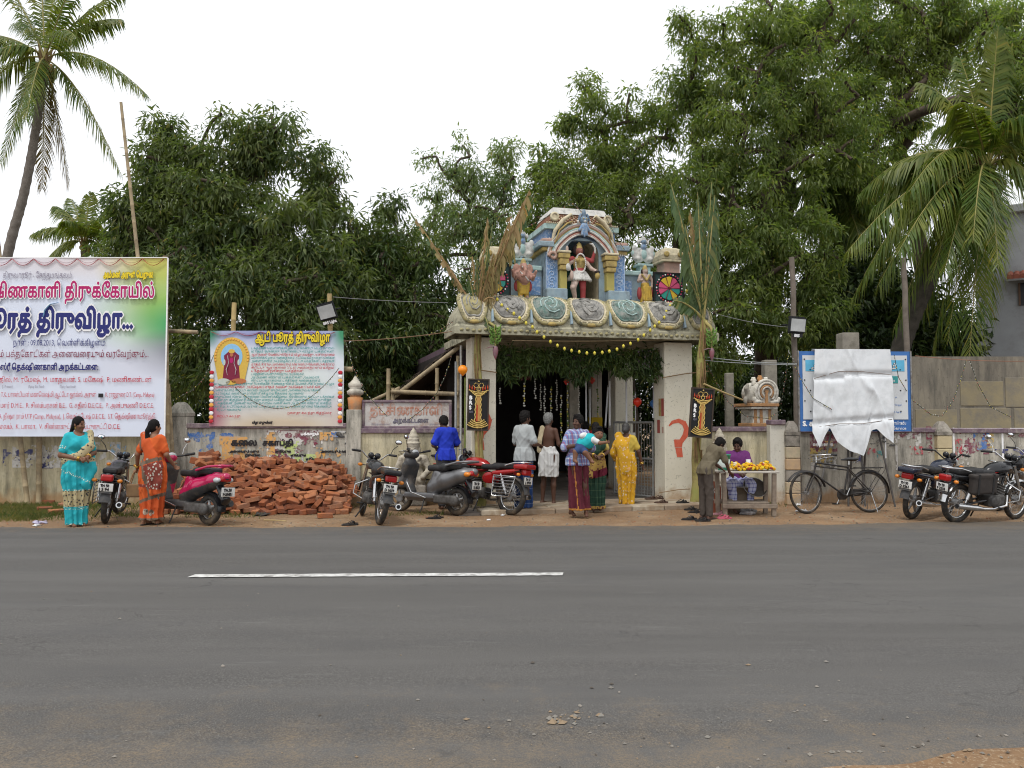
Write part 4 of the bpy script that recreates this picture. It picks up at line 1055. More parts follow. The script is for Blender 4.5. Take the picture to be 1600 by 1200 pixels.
 # ------------------------------------------------------------------ hall behind the gateway
def gw(x,y,z=0.):return GM@Vector((x,y,z))
hall=thing('pillared_hall','dark pillared temple hall seen through the gateway','building',GO,GA)
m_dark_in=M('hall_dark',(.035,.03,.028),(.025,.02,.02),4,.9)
m_col=M('hall_column_plaster',(.60,.56,.47),(.5,.47,.4),4,.9,dirt=(.36,.33,.27))
m_yel=M('turmeric_yellow',(.62,.42,.02),(.55,.38,.03),8,.85)
def hall_col(px0,px1,v,pyy0=None,pyy1=None):
 a,b_=gl(px0,700,v),gl(px1,700,v);w=b_.x-a.x;p=MB();p.bev(((a.x+b_.x)/2,v+w/2,1.52),(w,w,3.0),.01);c=p.build('column',m_col,hall)
 if pyy0:
  z1,z0=gl(px0,pyy0,v).z,gl(px0,pyy1,v).z;q=MB();q.bev(((a.x+b_.x)/2,v+w/2,(z0+z1)/2),(w+.012,w+.012,z1-z0),.006);q.build('yellow_band',m_yel,c)
hall_col(962,977,3.4,649,700);hall_col(925,941,4.2,652,700);hall_col(890,905,6.2)
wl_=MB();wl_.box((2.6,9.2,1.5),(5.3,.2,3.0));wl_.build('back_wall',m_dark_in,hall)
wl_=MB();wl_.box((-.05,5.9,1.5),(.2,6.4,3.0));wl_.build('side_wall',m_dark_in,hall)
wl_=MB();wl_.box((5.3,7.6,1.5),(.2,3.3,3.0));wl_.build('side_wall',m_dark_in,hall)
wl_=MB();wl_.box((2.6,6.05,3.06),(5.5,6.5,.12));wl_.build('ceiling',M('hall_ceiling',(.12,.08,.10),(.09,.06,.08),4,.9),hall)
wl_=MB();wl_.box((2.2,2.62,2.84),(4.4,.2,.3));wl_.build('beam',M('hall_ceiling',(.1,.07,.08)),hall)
# sanctum front deep inside with red striped mouldings
m_sanct=M('sanctum_stone',(.17,.10,.06),(.13,.08,.055),6,.85,dirt=(.07,.05,.04))
s=MB()
for i,(w,h,z) in enumerate(((2.0,.12,.06),(1.8,.12,.18),(1.9,.1,.29),(1.7,.14,.41))):s.bev((.55,7.6,z+.0),(w,1.2,h),.02)
s.build('sanctum_plinth',m_sanct,hall)
s=MB();s.box((.55,7.7,1.4),(1.3,.8,1.9));s.build('sanctum_wall',m_sanct,hall)
for z,w in ((1.25,1.75),(1.45,1.6),(2.2,1.7)):
 s=MB();s.bev((.55,7.5,z),(w,.9,.06),.012);s.build('sanctum_moulding',M('sanctum_red',(.26,.06,.03)),hall)
s=MB();s.prism([(.25,.5),(.85,.5),(.85,1.7),(.75,1.95),(.55,2.05),(.35,1.95),(.25,1.7)],7.26,7.285);s.build('sanctum_door',m_black,hall)
# steel gate leaf folded open inside the right pillar
m_steel=M('gate_steel',(.30,.30,.29),(.22,.22,.21),10,.6,metal=.4)
def gate_leaf():
 v0,v1=.35,1.35
 a=gl(1030,700,.3);t_=thing('steel_gate_leaf','grey steel gate leaf with mesh folded open beside the right pillar','gate',gw(PR-.30,.30),GA+R(112))
 W,H=1.05,1.5
 for x0,z0,x1,z1 in ((0,.06,0,H),(W,.06,W,H),(0,H,W,H),(0,.08,W,.08),(0,.8,W,.8)):
  b_=MB();b_.cyl((x0,0,z0),(x1,0,z1),.022,n=8);b_.build('frame_tube',m_steel,t_)
 for i in range(1,14):
  b_=MB();b_.cyl((i*W/14,0,.08),(i*W/14,0,H),.006,n=5);b_.build('bar',m_steel,t_)
 b_=MB()
 for k in range(1,12):b_.cyl((0,0,.08+k*.06),(W,0,.08+k*.06),.004,n=4)
 b_.build('mesh_wire',m_steel,t_)
 q=MB();q.box((.55,.012,1.15),(.2,.005,.3));q.build('paper_notice',INK['paper'],t_);q=MB();q.box((.55,.018,1.2),(.14,.004,.1));q.build('notice_print',INK['maroon'],t_)
gate_leaf()
# tube lights hanging upright as decoration
m_tube=M('tube_white',(.75,.77,.8),rough=.3)
for i,(px,py0,py1,v,r_) in enumerate(((979,590,668,.9,.02),(1022,565,656,.7,.022),(916,590,668,1.5,.018),(946,602,668,1.3,.018),(953,592,668,1.1,.018),(922,605,665,1.9,.015),(993,612,660,1.4,.012))):
 a,b_=gl(px,py0,v),gl(px,py1,v);t_=thing('tube_light',['unlit white tube light hanging before the nearer yellow banded column','long unlit tube light hanging by the blue balloon','unlit tube light hanging left of the farther yellow banded column','leaning tube light hanging right of the farther yellow banded column','straight tube light left of the purple bows','thin tube light just beside the farther yellow banded column','short tube light hanging by the red balloon'][i],'tube light',GM@b_,GA,group='tube lights hung in the gateway')
 L_=a.z-b_.z;k=MB();k.cyl((0,0,.04),(.0 if i!=3 else .06,0,L_-.04),r_,n=8);k.build('glass_tube',m_tube,t_)
 for z in (.02,L_-.02):
  k=MB();k.cyl((0 if i!=3 else .06*z/L_,0,z-.02),(0 if i!=3 else .06*z/L_,0,z+.02),r_*1.15,n=8);k.build('end_cap',m_steel,t_)
 k=MB();k.cyl((0 if i!=3 else .06,0,L_),(0 if i!=3 else .06,0,max(L_+.02,3.0-b_.z)),.003,n=4);k.build('hanging_wire',m_black,t_)
 # strings of small paper flowers
m_flower=[M('string_white',(.6,.6,.55)),M('string_yellow',(.6,.5,.12)),M('string_green',(.12,.2,.05))]
sp=[(781,602,630,.6,0),(819,592,634,.3,1),(836,588,622,.7,0),(851,600,652,.9,0),(861,600,652,1.0,1),(877,612,690,1.1,1),(887,596,690,1.0,1),(905,600,660,1.2,0),(1001,640,675,.8,0),(991,608,658,.9,1),(1012,600,640,.9,1),(934,600,650,1.6,1),(870,590,640,1.5,0),(845,596,640,1.6,0)]
for i,(px,py0,py1,v,kd) in enumerate(sp):
 a,b_=gl(px,py0,v),gl(px,py1,v);r2=random.Random(i);L_=a.z-b_.z;k=MB();k.cyl((0,0,0),(0,0,max(L_,2.98-b_.z)),.004,n=4)
 for j in range(int(L_/.045)):
  k.mat=1+(0 if kd==0 else r2.randrange(3));z=j*.045;k.ball((r2.uniform(-.012,.012),0,z),(.016+.01*(j%4==0),.016,.02),5,4)
 rk=sorted(q[0] for q in sp).index(px);od='first second third fourth fifth sixth seventh eighth ninth tenth eleventh twelfth thirteenth fourteenth'.split()[rk]
 k.build('flower_string',[m_black]+m_flower,None,GM@b_,(0,0,GA),label=od+' string of small paper flowers counted from the left pillar inward',cat='garland',group='flower strings hung in the gateway')
 # pink tassel lantern
a=gl(819,562,.15);k=MB();r2=random.Random(5)
t_=thing('tassel_lantern','crimson tinsel tassel lantern hanging near the left pillar','lantern',GM@a,GA)
for rr_,z0,z1,n_ in ((.07,.02,-.16,22),(.10,-.02,-.32,34)):
 for q in range(n_):
  x=2*math.pi*q/n_;k.mat=r2.randrange(2);k.tube([(rr_*.7*math.cos(x),rr_*.7*math.sin(x),z0),(rr_*math.cos(x),rr_*math.sin(x),(z0+z1)/2),(rr_*1.25*math.cos(x),rr_*1.25*math.sin(x),z1-r2.random()*.06)],[.012,.014,.008],4,flat=.3)
k.build('tinsel',[M('tinsel_crimson',(.42,.01,.08),rough=.35),M('tinsel_pink',(.55,.06,.2),rough=.35)],t_)
k=MB();k.cyl((0,0,0),(0,0,3.0-a.z),.004,n=4);k.build('cord',m_black,t_);k=MB();k.lathe([(.02,.06),(.08,.02),(.08,.0),(.02,-.01)],10);k.build('cap',M('tinsel_crimson'),t_)
# balloons
def balloon(px,py,Y,r_,c,lab,name,up=.2):
 p=at(px,py,Y);m=M('balloon_'+name,c,tuple(min(1,x*1.05) for x in c),5,.3,spec=.5);t_=thing('balloon',lab,'balloon',p)
 k=MB();k.lathe([(.004,-r_*1.16),(.018,-r_*1.1),(r_*.45,-r_*.88),(r_*.82,-r_*.48),(r_,0),(r_*.9,r_*.45),(r_*.6,r_*.82),(r_*.25,r_*.98),(.003,r_)],18);k.build('skin',m,t_)
 k=MB();k.lathe([(.005,-r_*1.14),(.014,-r_*1.2),(.004,-r_*1.19)],8);k.build('knot',m,t_);k=MB();k.tube([(0,0,r_*.98),(.01,0,r_+up*.5),(0,0,r_+up)],.003,4);k.build('thread',m_black,t_)
balloon(723,578,13.7,.085,(.85,.26,.01),'orange balloon hanging at the left edge of the gateway','orange',.4)
b0=GM@gl(996,628,.7);balloon(996,628,b0.y,.085,(.75,.04,.015),'red balloon strung inside near the right pillar','red')
b0=GM@gl(1022,630,.9);balloon(1021,631,b0.y,.08,(.06,.22,.6),'blue balloon half behind the long tube light','blue')
b0=GM@gl(925,593,1.6);balloon(925,594,b0.y,.065,(.5,.03,.02),'small red balloon under the leaf festoon','dred');b0=GM@gl(884,594,1.3);balloon(885,596,b0.y,.055,(.6,.03,.02),'red balloon at the top of a flower string in the middle of the gateway','mred')
# purple paper bows on the nearer column
for i,(px,py) in enumerate(((959,597),(977,596),(957,622),(976,621),(957,643),(976,645),(955,675))):
 a=gl(px,py,3.3);k=MB()
 for sg in (-1,1):k.tube([(0,0,0),(sg*.05,-.015,.05),(sg*.08,-.01,.09)],[.012,.03,.045],6,flat=.25);k.tube([(0,0,0),(sg*.025,-.012,-.06)],[.012,.028],6,flat=.25)
 k.ball((0,-.01,0),.016,6,4)
 k.build('paper_bow',M('bow_purple',(.32,.03,.30),rough=.6),None,GM@a,(0,0,GA),label=['topmost purple bow on the left edge of the nearer column','topmost purple bow on the right edge of the nearer column','second purple bow down the left edge of the nearer column','second purple bow down the right edge of the nearer column','third purple bow down the left edge of the nearer column','lowest purple bow on the right edge of the nearer column','lowest purple bow beside the red shawl'][i],cat='bow',group='purple bows on the column')
 # ------------------------------------------------------------------ mango leaf festoon across the opening
m_fest=leafmat('festoon_leaf',(.02,.045,.012),(.04,.075,.018),(.08,.12,.03),trans=.2)
def leaf_cloud(centres,n_each,spread,L,W,droop,seed):
 r2=np.random.default_rng(seed);C=np.repeat(np.asarray(centres,float),n_each,0);N=len(C)
 P=C+r2.normal(0,1,(N,3))*spread
 d=r2.normal(0,1,(N,3));d[:,2]-=droop;d/=np.linalg.norm(d,axis=1,keepdims=True)
 sdir=np.cross(d,r2.normal(0,1,(N,3)));sdir/=np.linalg.norm(sdir,axis=1,keepdims=True)+1e-9
 l=(L*r2.uniform(.65,1.25,N))[:,None];w=(W*r2.uniform(.7,1.2,N))[:,None];nrm=np.cross(d,sdir)
 a=P;b_=P+d*l*.45+sdir*w*.5+nrm*w*.25;c=P+d*l;c[:,2]-=(l[:,0]*.12);e=P+d*l*.45-sdir*w*.5+nrm*w*.25
 V=np.stack([a,b_,c,e],1).reshape(-1,3);F=np.arange(len(V)).reshape(-1,4)
 return V,F
cs=[]
for px in range(778,1058,5):
 t=(px-778)/280;lo=560+26*abs(math.sin(t*9.2+.6))**.8+6*math.sin(t*31);hi=549 if px>810 else 545
 for q in range(4):
  py=hi+(lo-hi)*q/3;a=gl(px,py,-.06+.12*random.random());cs.append((a.x,a.y,a.z))
V,F=leaf_cloud(cs,18,(.03,.05,.035),.15,.036,1.1,11)
fest=link('leaf_festoon',None,None,GO,(0,0,GA),label='dark green mango leaf festoon tied across the gateway opening',cat='festoon')
link('leaves',mesh_np('leaves',V,F,m_fest),fest)
k=MB();k.tube([gl(776,547,0),gl(850,553,0),gl(920,557,0),gl(1000,552,0),gl(1052,545,0)],.008,5);k.build('rope',M('coir',(.3,.2,.1)),fest)
# lemon garland on the eave
k=MB();lem=[]
Lp=[(769,460),(777,468),(784,477),(793,484),(803,490),(812,497),(822,505),(832,511),(839,519),(850,527),(860,534),(871,540),(882,545),(893,548),(905,550),(917,552),(929,552),(941,551),(952,549),(964,546),(974,541),(985,537),(997,531),(1006,524),(1016,516),(1023,510),(1030,504),(1038,496),(1041,487),(1047,478),(1062,467),(1073,455),(1075,443)]
lt_=thing('lemon_garland','string of yellow lemons looped over the front of the eave','garland',GO,GA)
m_lem=M('lemon',(.70,.58,.06),(.6,.52,.08),12,.5)
pts=[]
for px,py in Lp:
 v_=-.66
 a=gl(px,py,v_)
 if a.z>3.2:a=gl(px,py,-.04-.6*math.sqrt(max(0,1-((min(a.z,3.72)-3.18)/.58)**2)))
 pts.append(a);b_=MB();b_.lathe([(.003,.036),(.012,.03),(.024,.015),(.026,0),(.022,-.016),(.01,-.028),(.003,-.034)],8);b_.build('lemon',m_lem,lt_,a)
k=MB();k.tube(pts,.004,4);k.build('thread',m_black,lt_)
# ------------------------------------------------------------------ trees
m_bark=M('bark',(.10,.075,.055),(.06,.045,.035),9,.95,bmp=.6)
def cloud(C,n_each,spread,L,W,droop,seed,out=None,outw=0.):
 r2=np.random.default_rng(seed);C=np.asarray(C,np.float32);n=len(C)
 cnt=(n_each*r2.uniform(.6,1.4,n)).astype(int);I=np.repeat(np.arange(n),cnt);N=len(I)
 dirn=r2.normal(0,1,(N,3)).astype(np.float32);dirn/=np.linalg.norm(dirn,axis=1,keepdims=True)
 sc=(spread*r2.uniform(.7,1.3,n))[I][:,None]
 off=dirn*sc*(r2.random((N,1))**.45);off[:,2]*=.8
 P=C[I]+off
 d=dirn*.75+r2.normal(0,.55,(N,3));d[:,2]-=droop
 d/=np.linalg.norm(d,axis=1,keepdims=True)
 up=np.tile(np.array([0,0,1.]),(N,1))+r2.normal(0,.45,(N,3))
 s=np.cross(d,up);s/=np.linalg.norm(s,axis=1,keepdims=True)+1e-9
 cs=r2.uniform(.7,1.35,n)[I];l=(L*cs*r2.uniform(.55,1.35,N))[:,None];w=(W*cs*r2.uniform(.7,1.3,N))[:,None]
 nr=np.cross(s,d)
 a=P;b=P+d*l*.42+s*w*.5+nr*w*.2;e=P+d*l*.42-s*w*.5+nr*w*.2;c=P+d*l;c[:,2]-=l[:,0]*.1
 V=np.stack([a,b,c,e],1).reshape(-1,3);return V,np.arange(len(V)).reshape(-1,4)
def tree(name,label,trunk,blobs,nclump,n_each,spread,L,W,droop,leaf,seed,r0=.25,gapk=1.0,depth=.9):
 """trunk: points; blobs: (px, py, radius px, Y); clumps grow in the blobs and are joined to the trunk by branches"""
 r2=np.random.default_rng(seed);base=Vector(trunk[0])
 t=thing(name,label,'tree',base)
 cen=[(at(px,py,Y),rp*Y/FPX) for px,py,rp,Y in blobs];vol=np.array([r_**2.2 for _,r_ in cen]);vol/=vol.sum()
 C=[]
 for i in r2.choice(len(cen),nclump,p=vol):
  c,r_=cen[i];d=r2.normal(0,1,3);d/=np.linalg.norm(d);q=np.array(c)+d*r_*(r2.random()**.4)*(1,depth,1);C.append(q)
 C=np.array(C);C=C[C[:,2]>.8]
 nodes=[Vector(p) for p in trunk];par=[-1]+list(range(len(trunk)-1));NP=np.array([tuple(p) for p in nodes])
 # branch every few clumps to limit the wood
 order=np.argsort(np.linalg.norm(C-NP[-1],axis=1))
 for j,ci in enumerate(order[::4]):
  c=Vector(C[ci]);dd=np.linalg.norm(NP-C[ci],axis=1)+.25*np.maximum(0,NP[:,2]-C[ci][2]);k=int(np.argmin(dd+np.where(np.arange(len(NP))<len(trunk)//2,3.,0)))
  a=nodes[k];n=max(2,int((c-a).length/.7));prev=k
  mid=a.lerp(c,.5)+Vector((r2.normal(0,.12),r2.normal(0,.12),.12))*(c-a).length
  for s in range(1,n+1):
   u=s/n;p=a.lerp(mid,u).lerp(mid.lerp(c,u),u);nodes.append(p);par.append(prev);prev=len(nodes)-1
  NP=np.array([tuple(p) for p in nodes])
 cnt=np.zeros(len(nodes));has=np.zeros(len(nodes),bool)
 for p in par:
  if p>=0:has[p]=True
 cnt[~has]=1
 for i in range(len(nodes)-1,0,-1):cnt[par[i]]+=cnt[i]
 rad=np.maximum(.012,r0*(cnt/cnt[0])**.45)
 tr=MB();br=MB();nt_=len(trunk)
 tr.tube([p-base for p in nodes[:nt_]],[r0*(1.5 if i==0 else 1)*(1-.35*i/nt_) for i in range(nt_)],10)
 for i in range(nt_,len(nodes)):br.tube([nodes[par[i]]-base,nodes[i]-base],[min(rad[par[i]],r0*.7),rad[i]],6,caps=False)
 tr.build('trunk',m_bark,t);br.build('branches',m_bark,t)
 V,F=cloud(C,n_each,spread,L,W,droop,seed+1)
 link('crown',mesh_np('crown',V-np.array(base),F,leaf),t)
 return t
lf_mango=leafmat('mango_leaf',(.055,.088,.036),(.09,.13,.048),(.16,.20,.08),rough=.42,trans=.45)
lf_mango_shade=leafmat('mango_leaf_shaded',(.032,.062,.018),(.055,.095,.026),(.11,.15,.045),rough=.45,trans=.34)  # darker copy of the mango leaf, shade of the second tree in its colour
lf_neem=leafmat('neem_leaf',(.09,.135,.046),(.14,.19,.062),(.21,.26,.10),trans=.58)
lf_neem_p=leafmat('neem_leaf_pale',(.10,.15,.075),(.14,.20,.10),(.21,.26,.14),trans=.5)
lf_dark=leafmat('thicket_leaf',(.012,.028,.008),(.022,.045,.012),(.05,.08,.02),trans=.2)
def G(px,Y,z=0.):return Vector((gx(px,Y),Y,z))
tree('mango_tree','broad dark leaved mango tree standing behind the banners',[G(415,21),G(412,21,1.4),G(405,21.1,2.6),G(398,21,3.6),G(390,21,4.8)],[(285,265,70,21),(255,215,32,21),(370,235,60,21),(430,225,55,21),(490,270,50,21),(505,320,38,21.5),(225,330,55,20.5),(330,350,90,20.5),(440,370,85,20.5),(205,405,45,20.5),(280,450,75,20),(390,470,85,19.6),(500,440,75,20),(200,370,38,21),(350,560,70,19.6),(470,540,70,19.6),(290,560,60,20),(545,360,32,21)],780,88,.40,.20,.052,.75,lf_mango,21,.3)
tree('mango_tree','second mango tree in deep shade between the festival banner and the gateway',[G(640,22.5),G(640,22.5,1.4),G(630,22.6,2.6),G(622,22.5,3.6)],[(600,400,62,22),(650,430,60,22),(560,470,70,21.5),(640,510,70,21.5),(700,480,50,22),(580,560,65,21),(610,330,24,22.5),(660,580,60,22),(540,400,45,22)],400,72,.42,.20,.052,.75,lf_mango_shade,31,.24)
tree('neem_tree','pale airy neem tree rising behind the left end of the gateway',[G(770,28),G(768,28,2),G(765,28,4),G(760,28,6)],[(725,225,22,28),(722,265,30,28),(672,250,18,28),(690,300,36,28),(760,290,40,28),(790,245,25,28),(800,300,30,28),(740,350,55,27.5),(690,370,40,28),(800,380,50,27),(770,430,60,27),(840,420,40,27)],330,62,.40,.17,.05,.85,lf_neem_p,41,.2)
tree('neem_tree','bushy neem tree right behind the niche tower',[G(985,24),G(985,24,2),G(975,24,4),G(960,24,6)],[(862,245,34,24),(893,195,26,24),(930,160,30,24),(880,300,55,24),(940,235,55,24),(985,190,45,24),(1000,270,60,23.5),(930,330,70,23.5),(1030,340,60,23),(860,360,40,24),(1000,420,60,22.5),(920,130,12,24),(1040,190,40,23.5),(905,400,55,24),(960,470,60,23),(850,450,50,24)],520,90,.38,.16,.046,.85,lf_neem,51,.24)
tree('neem_tree','tall spreading neem tree with dark forked limbs above the right pillar',[G(1195,23),G(1195,23,2),G(1200,23,4),G(1215,23,6),G(1235,23,8)],[(1062,40,20,22),(1068,85,22,22),(1100,55,25,22),(1060,140,40,22),(1120,120,60,22),(1190,50,70,22),(1150,200,85,21.5),(1240,140,90,22),(1270,30,70,22.5),(1100,290,75,21.5),(1210,290,90,21.5),(1300,220,80,22),(1140,390,80,21),(1240,400,80,21),(1160,480,80,21),(1260,500,70,21),(1060,500,60,21.5),(1100,560,60,21)],900,92,.38,.16,.046,.85,lf_neem,61,.36)
tree('neem_tree','neem tree filling the top right corner above the coconut palms',[G(1465,25),G(1462,25,2.5),G(1455,25,5),G(1440,25,7.5),G(1420,25,9.5)],[(1360,60,85,24),(1440,30,70,24),(1350,170,70,23.5),(1430,120,55,24),(1500,30,55,24),(1400,210,50,24),(1545,25,28,23),(1480,100,40,24),(1320,300,55,23.5),(1570,130,42,19),(1600,60,40,19),(1600,200,45,19),(1540,190,25,19),(1585,40,45,20),(1590,110,45,20),(1585,190,40,20),(1605,250,40,20),(1545,60,30,20)],640,76,.38,.16,.046,.85,lf_neem,71,.3)
# the mass of far growth that closes the view under the crowns
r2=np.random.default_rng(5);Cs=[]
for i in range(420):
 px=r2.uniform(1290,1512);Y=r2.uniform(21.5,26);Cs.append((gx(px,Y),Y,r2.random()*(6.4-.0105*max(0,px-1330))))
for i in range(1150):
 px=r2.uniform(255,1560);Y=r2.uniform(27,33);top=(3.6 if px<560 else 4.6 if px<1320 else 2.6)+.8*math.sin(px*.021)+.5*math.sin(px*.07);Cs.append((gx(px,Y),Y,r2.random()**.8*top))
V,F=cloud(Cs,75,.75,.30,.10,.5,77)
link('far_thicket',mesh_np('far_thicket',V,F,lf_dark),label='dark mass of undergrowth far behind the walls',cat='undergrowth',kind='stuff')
# ------------------------------------------------------------------ palms
lf_palm=leafmat('palm_leaflet',(.05,.10,.015),(.085,.14,.022),(.19,.215,.045),rough=.42,trans=.38)
lf_palm_dry=leafmat('palm_leaflet_dry',(.14,.10,.045),(.22,.15,.07),(.12,.12,.04),rough=.7,trans=.2)
m_rachis=M('palm_rachis',(.27,.25,.07),(.2,.17,.06),6,.6)
m_ptrunk=M('palm_trunk',(.19,.17,.15),(.12,.105,.09),7,.95,bmp=.5)
def frond(t,base,crown,tip,up,leaf,L,seed,npair=84,rw=.032):
 r2=np.random.default_rng(seed);c=Vector(crown);e=Vector(tip);ctl=c.lerp(e,.42)+Vector((0,0,up))
 def B(u):return c.lerp(ctl,u).lerp(ctl.lerp(e,u),u)
 k=MB();k.tube([B(i/10)-base for i in range(11)],[rw*(1-.9*i/10) for i in range(11)],6);o=k.build('frond',m_rachis,t)
 V,F=[],[]
 for i in range(npair):
  u=.14+.85*i/npair;p=B(u);d=(B(min(1,u+.02))-B(u-.02)).normalized()
  s0=d.cross(Vector((0,0,1)))
  if s0.length<.15:s0=Vector((1,0,0))
  s0.normalize();le=L*(math.sin(math.pi*(.12+.82*u))**.7)*(.85+.3*r2.random())
  for sg in (-1,1):
   dr=(s0*sg*(.8-.2*u)+d*(.5+.35*u)+Vector((r2.normal(0,.1),r2.normal(0,.1),r2.normal(-.1,.12)))).normalized();hg=.45+.55*r2.random()
   m_=p+dr*le*.40+Vector((0,0,-.14*le));q=p+dr*le*.66+Vector((0,0,-hg*.8*le));w=.062
   wv=d*w*.5;n=len(V)
   V+=[tuple(x-base) for x in (p-wv*.5,p+wv*.5,m_+wv,m_-wv,q)];F+=[(n,n+1,n+2),(n,n+2,n+3),(n+3,n+2,n+4)]
 link('leaflets',mesh_np('leaflets',V,F,leaf),o)
def palm(name,label,trunk,r0,r1,tips,L,seed,nuts=10,dry=(),boot=True):
 base=Vector(trunk[0]);crown=Vector(trunk[-1]);t=thing(name,label,'palm tree',base)
 P=[];n=26
 for i in range(n+1):
  u=i/n*(len(trunk)-1);j=min(int(u),len(trunk)-2);f=u-j
  a=Vector(trunk[max(j-1,0)]);b=Vector(trunk[j]);c=Vector(trunk[j+1]);d=Vector(trunk[min(j+2,len(trunk)-1)])
  P.append(.5*((2*b)+(c-a)*f+(2*a-5*b+4*c-d)*f*f+(3*b-a-3*c+d)*f**3))
 k=MB();pts,rr=[],[]
 for i in range(n):
  for f in (0,.35,.7):
   u=(i+f)/n;pts.append(P[i].lerp(P[i+1],f)-base);rr.append((r0+(r1-r0)*u)*(1.06 if f==0 else .97))
 k.tube(pts,rr,12);k.build('trunk',m_ptrunk if trunk[0][0]<0 else M('palm_trunk_shaded',(.085,.075,.062),(.05,.045,.038),7,.95,bmp=.5),t)  # right-hand palms get a darker trunk: their shade is put into the colour
 for i,(px,py,dY,up) in enumerate(tips):
  e=at(px,py,crown.y+dY);frond(t,base,crown,e,up,lf_palm_dry if i in dry else lf_palm,L,seed+i)
 r2=random.Random(seed);nm=[M('coconut_orange',(.38,.20,.05),(.28,.2,.06),8,.6),M('coconut_green',(.16,.2,.05),(.2,.2,.06),8,.6)]
 for i in range(nuts):
  a=r2.uniform(0,6.28);q=MB();q.ball((0,0,0),(.11,.11,.14),9,7);q.build('coconut',nm[i%2 if i>3 else 0],t,crown-base+Vector((.28*math.cos(a),.28*math.sin(a),-.25-.3*r2.random())))
 k=MB();r3=random.Random(seed+3)
 for i in range(14):
  a=r3.uniform(0,6.28);k.tube([(0,0,-.5),(.12*math.cos(a),.12*math.sin(a),-.1),(.3*math.cos(a),.3*math.sin(a),.35)],[.06,.06,.02],6,flat=.5)
 k.build('crown_sheath',M('palm_sheath',(.22,.15,.07),(.16,.11,.06),9,.9),t,crown-base)
PY=26.
palm('coconut_palm','tall coconut palm with a curved trunk at the left edge',[at(-18,640,PY),at(8,420,PY),at(38,300,PY),at(58,190,PY),at(70,92,PY)],.165,.115,[(232,150,-.8,1.3),(190,30,.6,.9),(190,275,-.5,1.2),(108,292,.6,.5),(66,298,.8,.4),(22,200,-1.0,.9),(-60,190,.3,1.4),(-75,60,.5,.9),(-20,-70,.4,.7),(60,-110,.8,.4),(135,-70,-.6,.6),(205,-20,.8,.8),(-50,120,-1.5,1.4),(40,190,-2.4,1.0),(120,60,-3.0,1.2),(20,40,3.0,1.2),(90,-20,3.,1.),(0,260,.6,1.2)],.9,100,12,dry=(3,4))
palm('coconut_palm','small distant coconut palm showing above the tall banner',[at(138,640,40),at(134,520,40),at(131,380,40)],.2,.15,[(52,365,0,1.1),(88,322,.5,.8),(142,300,0,.5),(176,318,.5,.6),(190,372,0,1.),(75,402,-.8,.8),(165,400,-1,.8),(110,310,1.2,.6),(150,345,-2,.9),(100,345,-2,.9)],1.25,140,4)
palm('coconut_palm','coconut palm with long drooping fronds in front of the grey house',[at(1385,640,19.5),at(1402,560,19.5),at(1440,460,19.2),at(1495,350,19),at(1543,262,18.8)],.24,.17,[(1322,395,-1.2,1.2),(1385,268,.5,.9),(1475,428,-1.8,1.0),(1512,600,-1.2,.9),(1650,330,-1.0,1.1),(1665,240,.4,1.0),(1640,120,.4,.8),(1500,90,.8,.6),(1560,40,-.4,.4),(1440,130,.8,.9),(1420,470,.9,1.4),(1360,330,1.2,1.2),(1455,560,.6,1.2),(1400,400,-2.2,1.1),(1560,420,-2.4,1.3),(1345,300,1.6,1.4),(1430,350,1.2,1.5),(1500,470,.8,1.3),(1470,200,1.8,1.),(1370,450,-.4,1.3),(1540,500,1,1.2),(1440,500,1.6,1.3),(1600,60,1,.6),(1350,430,.4,1.6),(1395,520,.2,1.5),(1480,540,-.6,1.3),(1330,470,1.2,1.8),(1520,380,-2.8,1.2),(1420,300,-1.5,1.4),(1455,440,-1.2,1.4),(1500,160,-1.4,.8),(1620,180,-1.2,.9)],1.1,160,12)
palm('coconut_palm','shaded coconut palm crown between the neem trees and the wooden pole',[at(1362,640,24),at(1350,540,24),at(1325,430,24),at(1312,322,24)],.22,.16,[(1238,300,.5,.9),(1262,372,-.6,.9),(1290,455,-.8,.8),(1345,462,.5,.8),(1402,420,-.6,1.1),(1412,330,.4,1.0),(1378,255,.3,.6),(1322,225,-.4,.3),(1262,250,.4,.6),(1420,480,1,1.4),(1380,520,-1,1.3),(1330,500,.8,1.),(1270,440,.5,1.1),(1430,400,-.8,1.2),(1400,290,1,.8),(1300,520,1,1.),(1450,520,1.2,1.2),(1350,400,-1.6,1.),(1240,350,1.2,1.),(1290,300,-1.5,.8)],1.2,190,6)
# ------------------------------------------------------------------ bamboo poles, banners
m_bam=M('bamboo',(.42,.33,.20),(.30,.24,.15),7,.7,dirt=(.18,.14,.1),dirts=4)
m_bam_y=M('bamboo_pale',(.50,.38,.17),(.42,.31,.14),7,.7,dirt=(.25,.18,.1),dirts=4)
def bamboo(k,a,b,r0,r1=None,seg=.32):
 a,b=Vector(a),Vector(b);r1=r0 if r1 is None else r1;n=max(2,int((b-a).length/seg));P,rr=[],[]
 for i in range(n):
  for f in (0.,.04,.08,.5):
   u=(i+f)/n;P.append(a.lerp(b,u));rr.append((r0+(r1-r0)*u)*(1.16 if f==.04 else 1.))
 P.append(b);rr.append(r1);k.tube(P,rr,8);return k
def pole(name,label,a,b,r0,r1,m=None,cat='pole',group=None):
 a,b=Vector(a),Vector(b);k=MB();bamboo(k,(0,0,0),b-a,r0,r1);return k.build(name,m or m_bam,None,a,label=label,cat=cat,group=group)
BY=14.25
tp,bt=at(189,160,BY+.3),at(248,700,BY+.3);d=(bt-tp);bt=tp+d*(tp.z/-d.z) if d.z<0 else bt
pole('bamboo_pole','long leaning bamboo pole rising behind the tall banner',bt,tp,.045,.028)
tp,bt=at(-8,330,BY+.3),at(40,760,BY+.3);d=bt-tp;bt=tp+d*(tp.z/-d.z)
